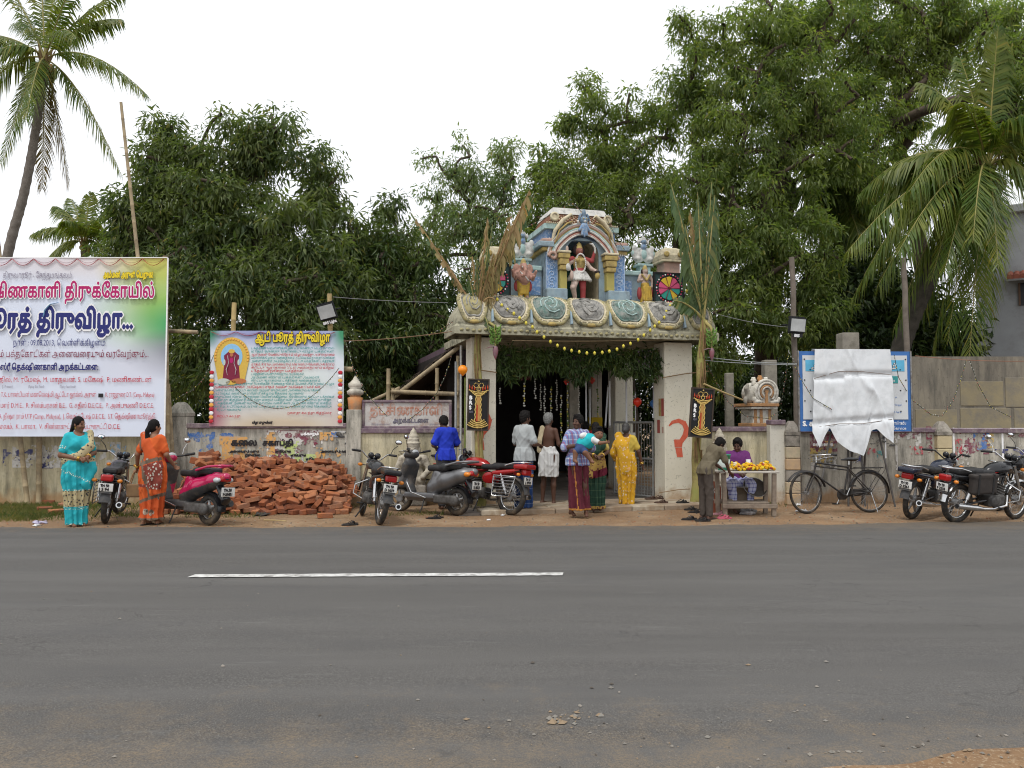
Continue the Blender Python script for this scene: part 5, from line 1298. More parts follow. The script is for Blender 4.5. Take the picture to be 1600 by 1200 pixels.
pole('bamboo_pole','bamboo pole showing at the far left edge of the tall banner',bt,tp,.045,.03)
pole('bamboo_pole','knotted bamboo post at the lower right corner of the tall banner',Vector((gx(264,BY+.2),BY+.2,0)),at(258,400,BY+.2),.06,.045)
pole('bamboo_pole','second bamboo post propping the tall banner from behind',Vector((gx(276,BY+.42),BY+.42,0)),at(262,600,BY+.42),.05,.045)
pole('bamboo_pole','bamboo stake in front of the mouldy wall under the banner',Vector((gx(64,WY-.1),WY-.1,0)),at(62,600,WY-.1),.05,.045)
pole('bamboo_rail','short bamboo rail end sticking out beside the tall banner',at(150,512,BY+.3),at(309,519,BY+.3),.04,.035,cat='pole')
def banner_mat(name,W,H,stops):
 """printed ground: colour patches, each (x, z, radius, colour, strength) blended over white"""
 m,nt,b=newmat(name,.45,spec=.35);v=coord(nt);base=(.69,.74,.86);col=None
 sep=_n(nt,'ShaderNodeSeparateXYZ');nt.links.new(v,sep.inputs[0])
 cur=base
 for x,z,rx,rz,c,s in stops:
  dx=math_(nt,'DIVIDE',math_(nt,'SUBTRACT',sep.outputs['X'],x),rx);dz=math_(nt,'DIVIDE',math_(nt,'SUBTRACT',sep.outputs['Z'],z),rz)
  d=math_(nt,'SQRT',math_(nt,'ADD',math_(nt,'MULTIPLY',dx,dx),math_(nt,'MULTIPLY',dz,dz)))
  f=ramp(nt,d,[(.25,float(s)),(1.,0.)]);cur=mixc(nt,f,cur,c)
 nt.links.new(cur,b.inputs['Base Color']);return m
def banner_sheet(W,H,amp=.012,nx=40,nz=30,seed=1,sag=.0):
 r2=random.Random(seed);k=MB();P=[]
 for j in range(nz+1):
  row=[]
  for i in range(nx+1):
   x=-W+W*i/nx;z=H*j/nz
   y=amp*(math.sin(x*1.9+z*.8)+.6*math.sin(x*4.1-z*1.7+1))*(1-.5*abs(j/nz-.5));row.append((x+.012*math.sin(z*2.1),y,z+sag*math.sin(math.pi*i/nx)*(1 if j==0 else 0)))
  P.append(row)
 k.sheet(P);return k
def swags(parent,x0,x1,z,n,drop,m1,r=.012,y=-.03):
 k=MB();w=(x1-x0)/n
 for i in range(n):
  for dd in (1.,.62):
   k.mat=0 if dd==1. else 1
   k.tube([(x0+w*(i+j/10),y,z-drop*dd*math.sin(math.pi*j/10)) for j in range(11)],r if dd==1. else r*.5,5,flat=.3)
 k.build('printed_swag',m1,parent)
def big_banner():
 W=5.6;a,b=at(262,403,BY),at(262,682,BY);H=a.z-b.z
 t=thing('festival_banner','tall white vinyl banner with magenta and navy Tamil lettering','banner',(a.x,BY,b.z))
 m=banner_mat('vinyl_print',W,H,[(-1.0,H,2.2,.6,(.72,.64,.60),.7),(-4,H,3,.6,(.70,.64,.64),.5),(-.05,H-.1,1.3,1.0,(.62,.58,.12),.95),(.15,H*.70,1.7,1.0,(.30,.52,.10),.95),(.3,H*.62,1.1,.55,(.05,.36,.14),.95),(.3,H*.46,1.1,.5,(.12,.13,.17),.98),(-.4,H*.4,1.4,.5,(.6,.6,.68),.5)])
 banner_sheet(W,H).build('vinyl',m,t)
 k=MB();k.box((-W/2,.0,H+.004),(W,.03,.014));k.box((.006,.0,H/2),(.022,.02,H));k.build('hem',INK['white'],t)
 swags(t,-5.5,-.05,H-.02,14,.12,[INK['red'],INK['maroon']])
 def L(s,px0,px1,py,hpx,mat,**kw):
  p0,p1=at(px0,py,BY),at(px1,py,BY);sz=hpx*BY/FPX
  text(s,sz,mat,t,(p0.x-a.x,-.034,p0.z-b.z),width=p1.x-p0.x,**kw)
 L('திருவாரூர் - சேந்தமங்கலம்',6,116,435,13,INK['grey'],rows=18)
 L('அம்மன் அருள் பெறுக!',163,243,434,13,INK['yellow'],rows=20,outline=INK['black'],ol=1,bold=1)
 L('ஸ்ரீ தெக்ஷிணகாளி திருக்கோயில்',-106,245,465,30,INK['magenta'],rows=34,outline=INK['white'],ol=2,bold=1)
 L('ஆடி பூரத் திருவிழா...',-98,214,513,40,INK['navy'],rows=40,outline=INK['white'],ol=3,bold=2)
 k=MB();P0=at(70,495,BY);k.tube([(P0.x-a.x,-.038,P0.z-b.z),(P0.x-a.x+.03,-.038,P0.z-b.z+.12),(P0.x-a.x+.12,-.038,P0.z-b.z+.22),(P0.x-a.x+.26,-.038,P0.z-b.z+.25)],[.03,.035,.03,.02],6,flat=.15);k.build('letter_flourish',INK['sky'],t)
 L('நாள் : 09.08.2013, வெள்ளிக்கிழமை',22,168,540,13,INK['navy'],rows=20)
 L('வருகை தரும் பக்தகோடிகள் அனைவரையும் வரவேற்கும்...',-60,236,558,14,INK['maroon'],rows=20)
 L('ஸ்ரீ தெக்ஷிணகாளி அறக்கட்டளை:',2,158,578,13,INK['navy'],rows=20,outline=INK['white'],ol=1,bold=1)
 L('A. செந்தில், M. ரமேஷ், M. மாதவன், S. மகேஷ்  P. மணிகண்டன்',-30,241,597,11,INK['red'],rows=18)
 for x0,x1,s in ((5,24,'(J. Printers)'),(46,73,'(Spicy fast food)'),(95,122,'(Spicy fast food)')):L(s,x0,x1,606,6,INK['grey'],rows=10)
 L('C. கணேஷ் B.Sc., DRAT., T.K. பாண்டியன் மகாலெஷ்மி ஆட்டோ ஒர்க்ஸ், அருள்',-60,153,620,10,INK['red'],rows=16);k=MB();p=at(159,618,BY);k.box((p.x-a.x,-.036,p.z-b.z),(.085,.003,.07));k.build('black_patch',INK['black'],t)
 L('K. ராஜதுரை D.T. (Camp., Malaysia)',166,244,620,10,INK['red'],rows=16)
 L('S. பிரவீன்குமார் D.M.E.,  R. சிலம்பரசன் B.E.,  G. சதீஸ் D.E.C.E.,  P. அன்புமணி D.E.C.E.',-40,244,637,10.5,INK['red'],rows=16)
 L('A. நிஷா ராம் UTP (Camp., Malaysia),  J. வெங்கடேஷ் D.E.C.E.,  S.T. தெக்ஷிணாமூர்த்தி',0,246,654,10.5,INK['red'],rows=16)
 L('V. வேதாசலம்,  K. பாலா,  V. சின்னகுட்டி,  அப்புகுட்டி D.C.E.',-30,192,670,10.5,INK['red'],rows=16)
big_banner()
def small_banner():
 Y=WY-.05;a,b=at(537,517,Y),at(327,665,Y);W,H=a.x-b.x,at(537,517,Y).z-at(430,666,Y).z;zb=at(430,666,Y).z
 t=thing('festival_banner','blue topped festival notice banner with a printed shrine picture on the wall','banner',(a.x,Y,zb),R(.5))
 m=banner_mat('notice_print',W,H,[(-W/2,H*.45,2.0,1.0,(.68,.74,.70),.95),(-W/2,H,2.4,.40,(.27,.31,.56),.9),(-W/2,0,2.2,.42,(.60,.49,.33),.9),(-W,.2,.42,.7,(.36,.06,.12),.85),(0,.25,.4,.4,(.52,.36,.28),.5),(0,H,.28,.55,(.05,.28,.14),1.),(-W,H,.22,.4,(.05,.25,.14),1.)])
 banner_sheet(W,H,.006,24,18).build('vinyl',m,t);m_blue=INK['teal']
 def P(px,py):q=at(px,py,Y);return q.x-a.x,q.z-zb
 # printed shrine arch with a generic deity picture
 cx,cz=P(363,566);y=-.022
 arch=[(cx-.24,cz-.36)]+[(cx+.33*math.cos(q),cz+.08+.38*math.sin(q)) for q in np.linspace(math.pi,0,15)]+[(cx+.24,cz-.36)]
 k=MB();k.prism(arch[::-1],y,y+.002);k.build('printed_arch',INK['gold'],t)
 k=MB();k.prism([(cx+.2*math.cos(q),cz+.1+.24*math.sin(q)) for q in np.linspace(0,6.28,20,endpoint=False)],y-.003,y-.0015);k.build('printed_halo',INK['sky'],t)
 v=Vox((-.2,-.004,-.4),(.2,.02,.26),.012)
 k=MB();k.prism([(cx-.16,cz-.34),(cx+.16,cz-.34),(cx+.13,cz),(cx+.14,cz+.12),(cx+.05,cz+.2),(cx-.05,cz+.2),(cx-.14,cz+.12),(cx-.13,cz)],y-.005,y-.0035);k.build('printed_figure',INK['maroon'],t)
 gv=MB()
 for s_ in (-1,1):gv.tube([(cx+s_*.07,y-.008,cz+.12),(cx+s_*.05,y-.008,cz-.02),(cx+s_*.09,y-.008,cz-.14),(cx+s_*.07,y-.008,cz-.24)],[.02,.022,.03,.012],6,flat=.1)
 gv.build('printed_garland',INK['white'],t)
 for (dx,z0,z1,w,c) in ((0,.10,.17,.03,'rust'),(0,-.02,.08,.035,'magenta'),(-.13,-.06,.05,.02,'pale'),(.13,-.06,.05,.02,'pale'),(-.14,-.42,-.3,.12,'pale'),(.0,-.42,-.34,.1,'gold'),(.14,-.4,-.3,.14,'rust'),(.0,.16,.24,.06,'gold')):
  k=MB();k.prism([(cx+dx+w*math.cos(q),cz+(z0+z1)/2+(z1-z0)/2*math.sin(q)) for q in np.linspace(0,6.28,12,endpoint=False)],y-.0075,y-.006);k.build('printed_detail',INK[c],t)
 bd=MB()
 for q in np.linspace(math.pi*1.05,-.05*math.pi,22):bd.ball((cx+.3*math.cos(q),y-.003,cz+.08+.34*math.sin(q)),(.022,.004,.022),6,4)
 bd.build('printed_bead',INK['orange'],t)
 x,z=P(400,534);text('ஆடி பூரத் திருவிழா',19*Y/FPX,INK['yellow'],t,(x,-.03,z),width=P(519,534)[0]-x,rows=28,outline=INK['black'],ol=2,bold=1)
 words='நாளது சித்திரை மாதம் வெள்ளிக்கிழமை காலை சிறப்பு அபிஷேகம் ஆராதனை அன்னதானம் பக்தர்கள் அனைவரும் கலந்து கொண்டு அம்மன் அருள் பெற வேண்டுகிறோம் விழா குழுவினர் கிராம வாசிகள்'.split();r2=random.Random(4)
 for i in range(22):
  py=546+i*5.05;x0=393 if py<600 else 336;x1=526-r2.choice([0,0,0,22,48]) if py<625 else 522-r2.choice([0,0,30]);
  if 640<py:x0,x1=(340,380) if i%2 else (450,522)
  s=' '.join(r2.choice(words) for _ in range(max(2,int((x1-x0)/24))));x,z=P(x0,py);text(s,.062,INK['red'] if i in (2,5,6,7,12,20,21) else m_blue,t,(x,-.026,z),width=P(x1,py)[0]-x,rows=9)
 x,z=P(395,662);text('விழா குழுவினர்',.06,INK['black'],t,(x,-.026,z),width=.4,rows=12,bold=1)
 swags(t,-W+.02,-.15,H-.02,5,.07,[INK['red'],INK['maroon']],.012,-.02)
 for sx in (-W+.045,-.05):
  for j in range(13):
   k=MB();k.ball((sx,-.02,.09+j*.075),(.045,.006,.036),8,5);k.build('printed_flower',INK[['red','orange','white'][j%3]],t)
small_banner()
pole('bamboo_pole','cut bamboo stub above the festival notice banner',at(360,640,WY+.1),at(366,473,WY+.1),.05,.045,m_bam_y)
pole('bamboo_pole','split bamboo post carrying the tilted floodlight',Vector((gx(523,WY+.1),WY+.1,0)),at(515,459,WY+.1),.055,.045,m_bam_y)
pole('bamboo_rail','bamboo rail end behind the right edge of the notice banner',at(500,574,WY+.1),at(551,577,WY+.1),.045,.045)
# floodlights
m_glass=M('lamp_glass',(.38,.40,.40),(.55,.57,.57),3,.15,spec=.6);m_hous=M('lamp_housing',(.02,.022,.025),rough=.45)
def floodlight(px,py,Y,w,h,rot,lab,s):
 t=thing('floodlight',lab,'floodlight',at(px,py,Y));t.rotation_euler=rot
 k=MB();k.prism([(-w/2,-h/2),(w/2,-h/2),(w/2,h/2),(-w/2,h/2)],0,.05);k.mat=0
 k.lathe([(w*.68,.05),(w*.45,.16),(w*.3,.18)],4,rot=Euler((R(-90),0,0)).to_matrix()@Euler((0,0,R(45))).to_matrix(),smooth=False);k.build('housing',m_hous,t)
 k=MB();k.box((0,-.004,0),(w*.9,.006,h*.86));k.build('glass',m_glass,t)
 k=MB();k.tube([(-w*.53,.08,0),(-w*.53,.25,-.02),(w*.53,.25,-.02),(w*.53,.08,0)],.012,6);k.build('bracket',m_hous,t)
 k=MB();k.box((.02,.01,-h/2-.06),(w*.62,.01,.07));k.build('label_strip',m_hous,t);text(s,.07,INK['white'],t,(.02,.003,-h/2-.085),'c',rows=12,bold=1)
 for q in range(4):
  k=MB();k.box((-.3*w+q*.2*w,.11,h/2+.006),(.02,.12,.03));k.build('cooling_fin',m_hous,t)
floodlight(510,487,WY-.1,.34,.28,(R(18),R(-12),R(-14)),'tilted black floodlight on the bamboo post above the notice banner','BRS Light')
floodlight(1247,508,15.0,.34,.27,(R(8),R(2),R(16)),'black floodlight on the wooden pole beside the blue notice board','BRS')
# ------------------------------------------------------------------ light boards on the pillars
def led_board(px0,px1,py0,py1,Y,tilt,lab):
 a,b=at(px0,py1,Y),at(px1,py0,Y);W,H=b.x-a.x,b.z-a.z
 t=thing('light_board',lab,'light board',((a.x+b.x)/2,Y,a.z),R(6),ry=R(tilt))
 k=MB();k.box((0,0,H/2),(W-.04,.04,H-.04));k.build('panel',m_black,t)
 mf=M('board_frame',(.05,.035,.025),rough=.5)
 for x,z,w,h in ((0,H-.012,W,.024),(0,.012,W,.024),(-W/2+.012,H/2,.024,H-.05),(W/2-.012,H/2,.024,H-.05)):q=MB();q.box((x,-.004,z),(w,.055,h));q.build('frame_bar',mf,t)
 gold=M('bulb_gold',(.66,.48,.16),(.6,.42,.12),30,.4);red=M('bulb_red',(.45,.06,.02),rough=.4)
 st=MB();st.prism([(-.035,.16),(.035,.16),(.03,H*.7),(-.03,H*.7)],-.03,-.022);st.build('lamp_stem',M('lamp_stem_gold',(.5,.28,.08),rough=.5),t)
 sr=MB();sr.prism([(-.035,.16),(-.005,.16),(-.005,H*.5),(-.03,H*.5)],-.034,-.031);sr.build('lamp_stem_shade',red,t)
 bl=MB();r2=random.Random(2)
 for i in range(34):
  u=i/33;
  for sg in (-1,1):bl.ball((sg*(.052-.012*u+.006*math.sin(i)),-.03,.16+u*(H*.7-.16)),.011,6,4)
 for row in range(4):
  n=17-row*2;w=.17-row*.022
  for i in range(n):u=i/(n-1)*2-1;bl.ball((w*u,-.03,.05+row*.028+.05*u*u),.0125,6,4)
 for row in range(3):
  n=15-row*3;w=.16-row*.035
  for i in range(n):u=i/(n-1)*2-1;bl.ball((w*u,-.03,H*.74-row*.03+.035*u*u),.0125,6,4)
 for cx_,cz_,r_ in ((-.045,H*.87,.04),(.045,H*.87,.04),(0,H*.80,.03)):
  for q in range(10):bl.ball((cx_+r_*math.cos(q*.628),-.03,cz_+r_*math.sin(q*.628)),.009,6,4)
 bl.ball((0,-.03,H*.95),.014,6,4)
 bl.build('bulb',gold,t)
 fl=MB()
 for u in (-1,-.72,-.45,.45,.72,1):fl.lathe([(.002,-.015),(.013,.0),(.014,.02),(.006,.05),(.002,.07)],6,(.155*u,-.03,H*.78+.03*u*u))
 fl.build('flame_bulb',red,t)
 for i,ch in enumerate('BRS'):text(ch,.085,INK['white'],t,(-.155,-.026,H*.60-i*.085),rows=14,bold=1)
 text('101',.05,INK['grey'],t,(-.16,-.026,H*.60-.23),rows=10)
led_board(729,763,592,673,13.72,1.5,'black light board with a gold lamp pattern tied before the left pillar')
led_board(1075,1111,606,684,14.22,4.5,'black light board with a gold lamp pattern leaning before the right pillar')
# ------------------------------------------------------------------ plantain stems tied to the pillars
m_pst=M('plantain_stem',(.30,.30,.09),(.38,.30,.12),5,.7,dirt=(.16,.1,.05),dirts=4);m_dry=M('plantain_dry',(.34,.22,.10),(.24,.15,.08),8,.9,bmp=.3)
lf_ban=leafmat('plantain_leaf',(.055,.105,.05),(.085,.14,.065),(.13,.18,.085),rough=.45,trans=.35);lf_bdry=leafmat('plantain_leaf_dry',(.24,.16,.075),(.34,.25,.13),(.22,.20,.09),rough=.8,trans=.25)
def plantain(name,label,base,top,r0,leaves,bud,dryst,seed):
 t=thing(name,label,'banana plant',base);base=Vector(base);top=Vector(top);r2=np.random.default_rng(seed)
 k=MB();n=16;P=[(top-base)*(i/n)+Vector((.02*math.sin(i*.9),0,0)) for i in range(n+1)];k.tube(P,[r0*(1.1-.35*i/n)*(1+.06*math.sin(i*2.2)) for i in range(n+1)],12);k.build('stem',m_pst,t)
 k=MB()
 for i in range(26):
  u=r2.uniform(.25,1.02);a=r2.uniform(-2.6,-.5);c=(top-base)*u;rr=r0*(1.1-.35*u)*1.03;L=r2.uniform(.15,.5)
  k.tube([c+Vector((rr*math.cos(a),rr*math.sin(a),0)),c+Vector((rr*1.12*math.cos(a),rr*1.12*math.sin(a),-L*.5)),c+Vector((rr*1.25*math.cos(a+.2),rr*1.2*math.sin(a+.2),-L))],[.035,.04,.012],6,flat=.25)
 k.build('dry_sheath',m_dry,t)
 for i,(tip,up,w,dry,tat) in enumerate(leaves):
  tip=Vector(tip);ctl=top.lerp(tip,.5)+Vector((0,0,up));
  def B(u):return top.lerp(ctl,u).lerp(ctl.lerp(tip,u),u)-base
  k=MB();k.tube([B(q/10) for q in range(11)],[(.04 if w>.12 else .02)*(1-.85*q/10) for q in range(11)],7,flat=.7);o=k.build('leaf_midrib',m_pst if not dry else m_dry,t)
  V,F=[],[];N=60
  for sg in (-1,1):
   q=0
   while q<N:
    step=int(r2.integers(1,5)) if tat else 6
    u0,u1=.22+.77*q/N,.22+.77*min(q+step,N)/N;q+=step
    if r2.random()<(.1 if tat else 0):continue
    d=(B(min(1,u1+.01))-B(u0-.01)).normalized();s0=d.cross(Vector((0,1,0)))
    s0=(s0.normalized() if s0.length>.1 else Vector((1,0,0)));wd=w*math.sin(math.pi*min(1,.25+.75*(u0-.22)/.77))**.6*(r2.uniform(.5,1.1) if tat else 1)
    hang=(.8+.9*r2.random()) if tat else .18
    dirv=(s0*sg+d*.25+Vector((0,r2.normal(0,.25),0))).normalized();lat=.62 if tat else 1.;g1=Vector((0,0,-hang*wd*.35));g2=Vector((0,0,-hang*wd*1.0));n=len(V);sh=Vector((r2.normal(0,.02),r2.normal(0,.03),0))
    a0,a1=B(u0),B(u1);V+=[tuple(x) for x in (a0,a1,a1+dirv*wd*.5*lat+g1,a0+dirv*wd*.5*lat+g1,a1+dirv*wd*(.7 if tat else 1)*lat+g2+sh,a0+dirv*wd*(.72 if tat else 1)*lat+g2+sh)];F+=[(n,n+1,n+2,n+3),(n+3,n+2,n+4,n+5)]
  link('leaf_blade',mesh_np('leaf_blade',V,F,lf_bdry if dry else lf_ban),o)
 b=Vector(bud);k=MB();k.tube([top-base,top.lerp(b,.5)-base+Vector((.05,-.05,.12)),b-base+Vector((0,0,.35)),b-base],[.035,.03,.025,.015],7);k.build('fruit_stalk',m_pst,t)
 k=MB();
 for i in range(26):
  a=i*2.4;z=.32-.011*i;k.tube([b-base+Vector((.02*math.cos(a),.02*math.sin(a),z)),b-base+Vector((.08*math.cos(a),.08*math.sin(a),z+.01)),b-base+Vector((.10*math.cos(a),.10*math.sin(a),z+.07))],[.012,.018,.008],5)
 k.build('green_fruit',M('green_banana',(.12,.24,.04),(.16,.28,.06),9,.5),t)
 k=MB();k.lathe([(.01,.02),(.04,0),(.05,-.06),(.035,-.15),(.004,-.22)],9,b-base);k.tube([b-base,b-base+Vector((-.08,-.03,.0)),b-base+Vector((-.16,-.04,-.03))],[.02,.035,.008],6,flat=.3);k.build('flower_bud',M('banana_bud',(.20,.14,.16),(.26,.08,.1),9,.6),t)
Yl=13.8
plantain('plantain_stem','dried plantain plant with brown shredded leaves tied to the left pillar',(gx(752,Yl),Yl,0),at(746,490,Yl),.075,[(at(838,300,Yl+.1),.10,.17,False,True),(at(818,315,Yl-.05),.12,.24,True,True),(at(640,330,Yl+.5),.06,.07,False,True),(at(690,400,Yl+.4),.06,.11,True,True),(at(762,340,Yl+.2),.02,.18,True,True),(at(788,372,Yl-.1),.05,.22,True,True),(at(726,520,Yl-.2),.42,.12,False,False),(at(738,400,Yl+.2),.05,.16,True,True),(at(775,470,Yl-.15),.3,.16,True,True),(at(745,385,Yl-.1),.02,.1,False,True),(at(828,296,Yl-.15),.05,.25,True,True),(at(800,335,Yl+.2),.06,.22,True,True),(at(772,395,Yl-.2),.05,.22,True,True),(at(764,380,Yl-.1),.02,.2,False,True),(at(732,430,Yl-.1),.05,.16,False,True),(at(765,520,Yl-.3),.35,.1,False,True),(at(648,340,Yl+.3),.06,.07,True,True),(at(757,410,Yl-.2),.02,.14,True,True),(at(770,350,Yl),.02,.1,False,True)],at(774,542,Yl-.25),True,5)
Yr=14.5
plantain('plantain_stem','green plantain plant with upright tattered leaves tied to the right pillar',(gx(1084,Yr),Yr,0),at(1099,500,Yr),.085,[(at(1048,285,Yr+.1),.1,.3,False,True),(at(1112,285,Yr),.06,.26,False,True),(at(1090,300,Yr-.1),.02,.26,False,True),(at(1122,330,Yr+.1),.15,.3,False,True),(at(1070,350,Yr-.1),.1,.28,False,True),(at(1052,470,Yr-.2),.18,.17,False,False),(at(1118,420,Yr-.1),.3,.2,False,True),(at(1080,420,Yr-.15),.1,.26,False,True),(at(1105,380,Yr-.1),.02,.3,False,True),(at(1056,310,Yr-.1),.08,.34,False,True),(at(1117,305,Yr-.12),.04,.34,False,True),(at(1098,330,Yr+.1),.0,.34,False,True),(at(1086,390,Yr+.1),.1,.34,False,True),(at(1122,380,Yr+.1),.25,.34,False,True),(at(1110,440,Yr-.18),.25,.3,False,True),(at(1076,440,Yr-.18),.25,.3,False,True),(at(1078,330,Yr+.1),.05,.34,True,True)],at(1112,545,Yr-.2),False,6)
for Y_,px,py,nm in ((13.72,752,580,'l'),(14.42,1093,582,'r')):
 pass
 # ------------------------------------------------------------------ bricks
def brick_mats():
 return [M('brick_%d'%i,c,tuple(x*.72 for x in c),9,.95,bmp=.5,dirt=tuple(.62*x+.04 for x in c),dirts=6) for i,c in enumerate(((.38,.135,.056),(.31,.105,.046),(.41,.165,.075),(.25,.085,.04),(.38,.18,.10)))]
BM=brick_mats()
bk=MB();bk.bev((0,0,0),(.23,.11,.075),.006);BD=[bk.data('brick',m) for m in BM]
pile=thing('brick_pile','loose heap of red clay bricks tipped against the grey wall','brick pile',Vector((gx(413,13.9),13.9,0)))
HX,HT=[-1.42,-1.2,-.95,-.6,-.2,.2,.6,1.0,1.3,1.5],[.5,.98,.82,.84,.82,.82,.72,.82,.62,.30]
def heap(x,y):
 return float(np.interp(x,HX,HT))*min(1,max(0,(y+.72)/1.05))**.75
r2=random.Random(12);n=0;placed=[]
tries=0
while n<296 and tries<9000:
 tries+=1;x=r2.uniform(-1.42,1.5);y=-.70+1.35*r2.random();h=heap(x,y)
 if y>.45 and h<.1:continue
 if any(abs(x-a)<.098 and abs(y-b)<.078 for a,b in placed):continue
 placed.append((x,y));z=max(.04,h-.02+r2.uniform(-.05,.03));sl=R(40)
 rot=(R(r2.gauss(14,17)),R(r2.gauss(0,16)),r2.uniform(0,6.28)) if r2.random()<.8 else (R(r2.choice([0,90])),R(r2.gauss(0,9)),r2.uniform(-.5,.5))
 if z<.08:rot=(R(r2.gauss(0,6)),R(r2.gauss(0,6)),rot[2])
 o=link('brick',BD[r2.randrange(5)],pile,(x,y,z),rot);n+=1
 if r2.random()<.22:o.scale=(r2.uniform(.4,.75),1,1)
 # hidden core so that no light shows between the bricks
k=MB();r3=random.Random(3);P=[]
for i in range(25):
 x=-1.42+2.92*i/24;P.append([(x,-.62+1.3*j/10,max(0.0,heap(x,-.62+1.3*j/10)-.10)) for j in range(11)])
k.sheet(P);k.build('buried_brick',M('brick_dust',(.22,.085,.05),(.16,.06,.035),14,.95,bmp=.6),pile,kind='stuff')
for i,(px,py,rz) in enumerate(((508,806,.4),(75,785,.2),(88,800,1.0),(70,796,.7),(98,790,1.8),(170,770,.3),(178,764,1.2),(158,776,2.0),(190,778,.1))):
 p=gp(px,py,.035);link('brick',BD[i%5],None,(p.x,p.y,.04+(.07 if i in (6,) else 0)),(.05*i,.02,rz),label=['single brick lying on the dirt below the brick heap','lone brick at the foot of the leaning stone','broken brick nearest the road beside the leaning stone','brick lying flat by the leaning stone','brick beside the cyan sari','brick behind the leftmost motorcycle','brick resting on others behind the leftmost motorcycle','brick by the rear wheel of the leftmost motorcycle','brick between the leftmost motorcycle and the orange sari'][i],cat='brick',group='stray bricks by the wall')
def rock(name,lab,px,py,s,m,seed,cat='stone'):
 v=Vox((-s[0]*1.2,-s[1]*1.2,-.03),(s[0]*1.2,s[1]*1.2,s[2]*1.15),max(s)*.07);r4=random.Random(seed)
 v.box((0,0,s[2]*.45),(s[0],s[1],s[2]*.5),rad=.3*min(s),rot=(0,R(r4.uniform(-8,8)),r4.uniform(0,.5)))
 v.ell((s[0]*.3,0,s[2]*.3),(s[0]*.8,s[1],s[2]*.5),k=.05)
 v.warp(lambda X,Y,Z:.05*max(s)*(np.sin(X*23+2*Y*11)+np.sin(Z*31+X*9+seed)));p=gp(px,py)
 return v.build(name,m,None,(p.x,p.y,0),label=lab,cat=cat)
rock('leaning_stone','squat rust stained stone slab standing by the wall under the banner',65,783,(.16,.09,.34),M('rusty_stone',(.34,.28,.22),(.25,.21,.17),6,.95,dirt=(.42,.15,.05),dirts=4,bmp=.5),1)
rock('stone','small grey boulder left of the rust stained stone slab',40,780,(.12,.09,.17),m_stone,2)
# ------------------------------------------------------------------ two-wheelers (local x forward, z up)
VM=dict(tyre=M('tyre',(.022,.021,.02),(.04,.036,.032),12,.9,dirt=(.12,.09,.06),dirts=7),chrome=M('chrome',(.62,.62,.62),(.5,.5,.5),20,.18,metal=.95),alloy=M('alloy',(.35,.35,.35),(.22,.21,.2),14,.45,metal=.7,dirt=(.14,.11,.08),dirts=8),black=M('gloss_black',(.012,.012,.014),rough=.2,spec=.5),plastic=M('grey_plastic',(.06,.06,.062),(.045,.045,.046),9,.5,dirt=(.13,.11,.09),dirts=5),seat=M('seat_vinyl',(.018,.018,.02),(.03,.029,.028),20,.5),engine=M('engine_grime',(.13,.125,.12),(.06,.055,.05),12,.6,metal=.4),tail=M('tail_red',(.38,.01,.012),(.3,.01,.01),9,.15,spec=.6),amber=M('indicator_amber',(.7,.22,.015),rough=.2,spec=.6),plate=M('number_plate',(.70,.70,.68),(.6,.6,.57),9,.5,dirt=(.45,.4,.33),dirts=6),red=M('tank_red',(.34,.012,.012),(.28,.012,.012),9,.22,coat=.5),maroon=M('scooter_magenta',(.46,.015,.085),(.4,.012,.075),9,.2,coat=.6),silver=M('silver_paint',(.20,.20,.205),(.17,.17,.175),12,.35,metal=.5),lens=M('clear_lens',(.5,.52,.53),(.4,.42,.43),9,.1,spec=.7),mirror=M('mirror_glass',(.75,.77,.8),rough=.03,metal=1.),blue=M('tank_blue',(.012,.016,.035),rough=.22,coat=.5),bag=M('saddle_bag',(.035,.03,.027),(.055,.045,.04),9,.75,bmp=.2),redmetal=M('cycle_red',(.45,.03,.02),rough=.35),dirtyblack=M('cycle_black',(.018,.018,.02),(.05,.042,.036),12,.5))
def wheel(t,x,r,tw,name,spokes='wire',y=0,steer=0.):
 o=link(name,None,t,(x,y,r),(0,0,steer))
 k=MB();k.tube([((r-tw*.5)*math.cos(a),0,(r-tw*.5)*math.sin(a)) for a in np.linspace(0,6.2832,36,endpoint=False)],tw*.5,8,closed=True);k.build('tyre',VM['tyre'],o)
 ri=r-tw*.95;k=MB();k.tube([(ri*math.cos(a),0,ri*math.sin(a)) for a in np.linspace(0,6.2832,32,endpoint=False)],tw*.2,6,closed=True,flat=1.);k.build('rim',VM['chrome'] if spokes=='wire' else VM['alloy'],o)
 k=MB()
 hub=.03 if spokes=='cycle' else .07
 k.cyl((0,-.05,0),(0,.05,0),hub,n=12);k.build('hub',VM['alloy'],o);k=MB()
 if spokes in ('wire','cycle'):
  n=32
  for i in range(n):
   a=2*math.pi*i/n;b=a+(.35 if i%2 else -.35);s=.035 if i%4<2 else -.035;k.cyl((hub*math.cos(b),s,hub*math.sin(b)),(ri*math.cos(a),0,ri*math.sin(a)),.0022,n=4)
 else:
  for i in range(5):
   a=2*math.pi*i/5;k.tube([(.05*math.cos(a),0,.05*math.sin(a)),(ri*math.cos(a+.15),0,ri*math.sin(a+.15))],[.03,.016],6)
 k.build('spokes',VM['chrome'] if spokes=='wire' else VM['alloy'],o);return o
def fender(t,x,r,w,a0,a1,m,name='mudguard',th=.006):
 k=MB();P=[]
 for a in np.linspace(a0,a1,14):
  P.append([(x+(r-.012*abs(s)**2)*math.cos(a),s*w/2,r_c+(r-.03*abs(s)**2)*math.sin(a)) for s in (-1,-.6,0,.6,1)])
 k.sheet(P);P2=[[(p[0]+(x-p[0])*.02,p[1],p[2]+(r_c-p[2])*.02) for p in row] for row in P];k.sheet(P2);return k.build(name,m,t)
r_c=.3
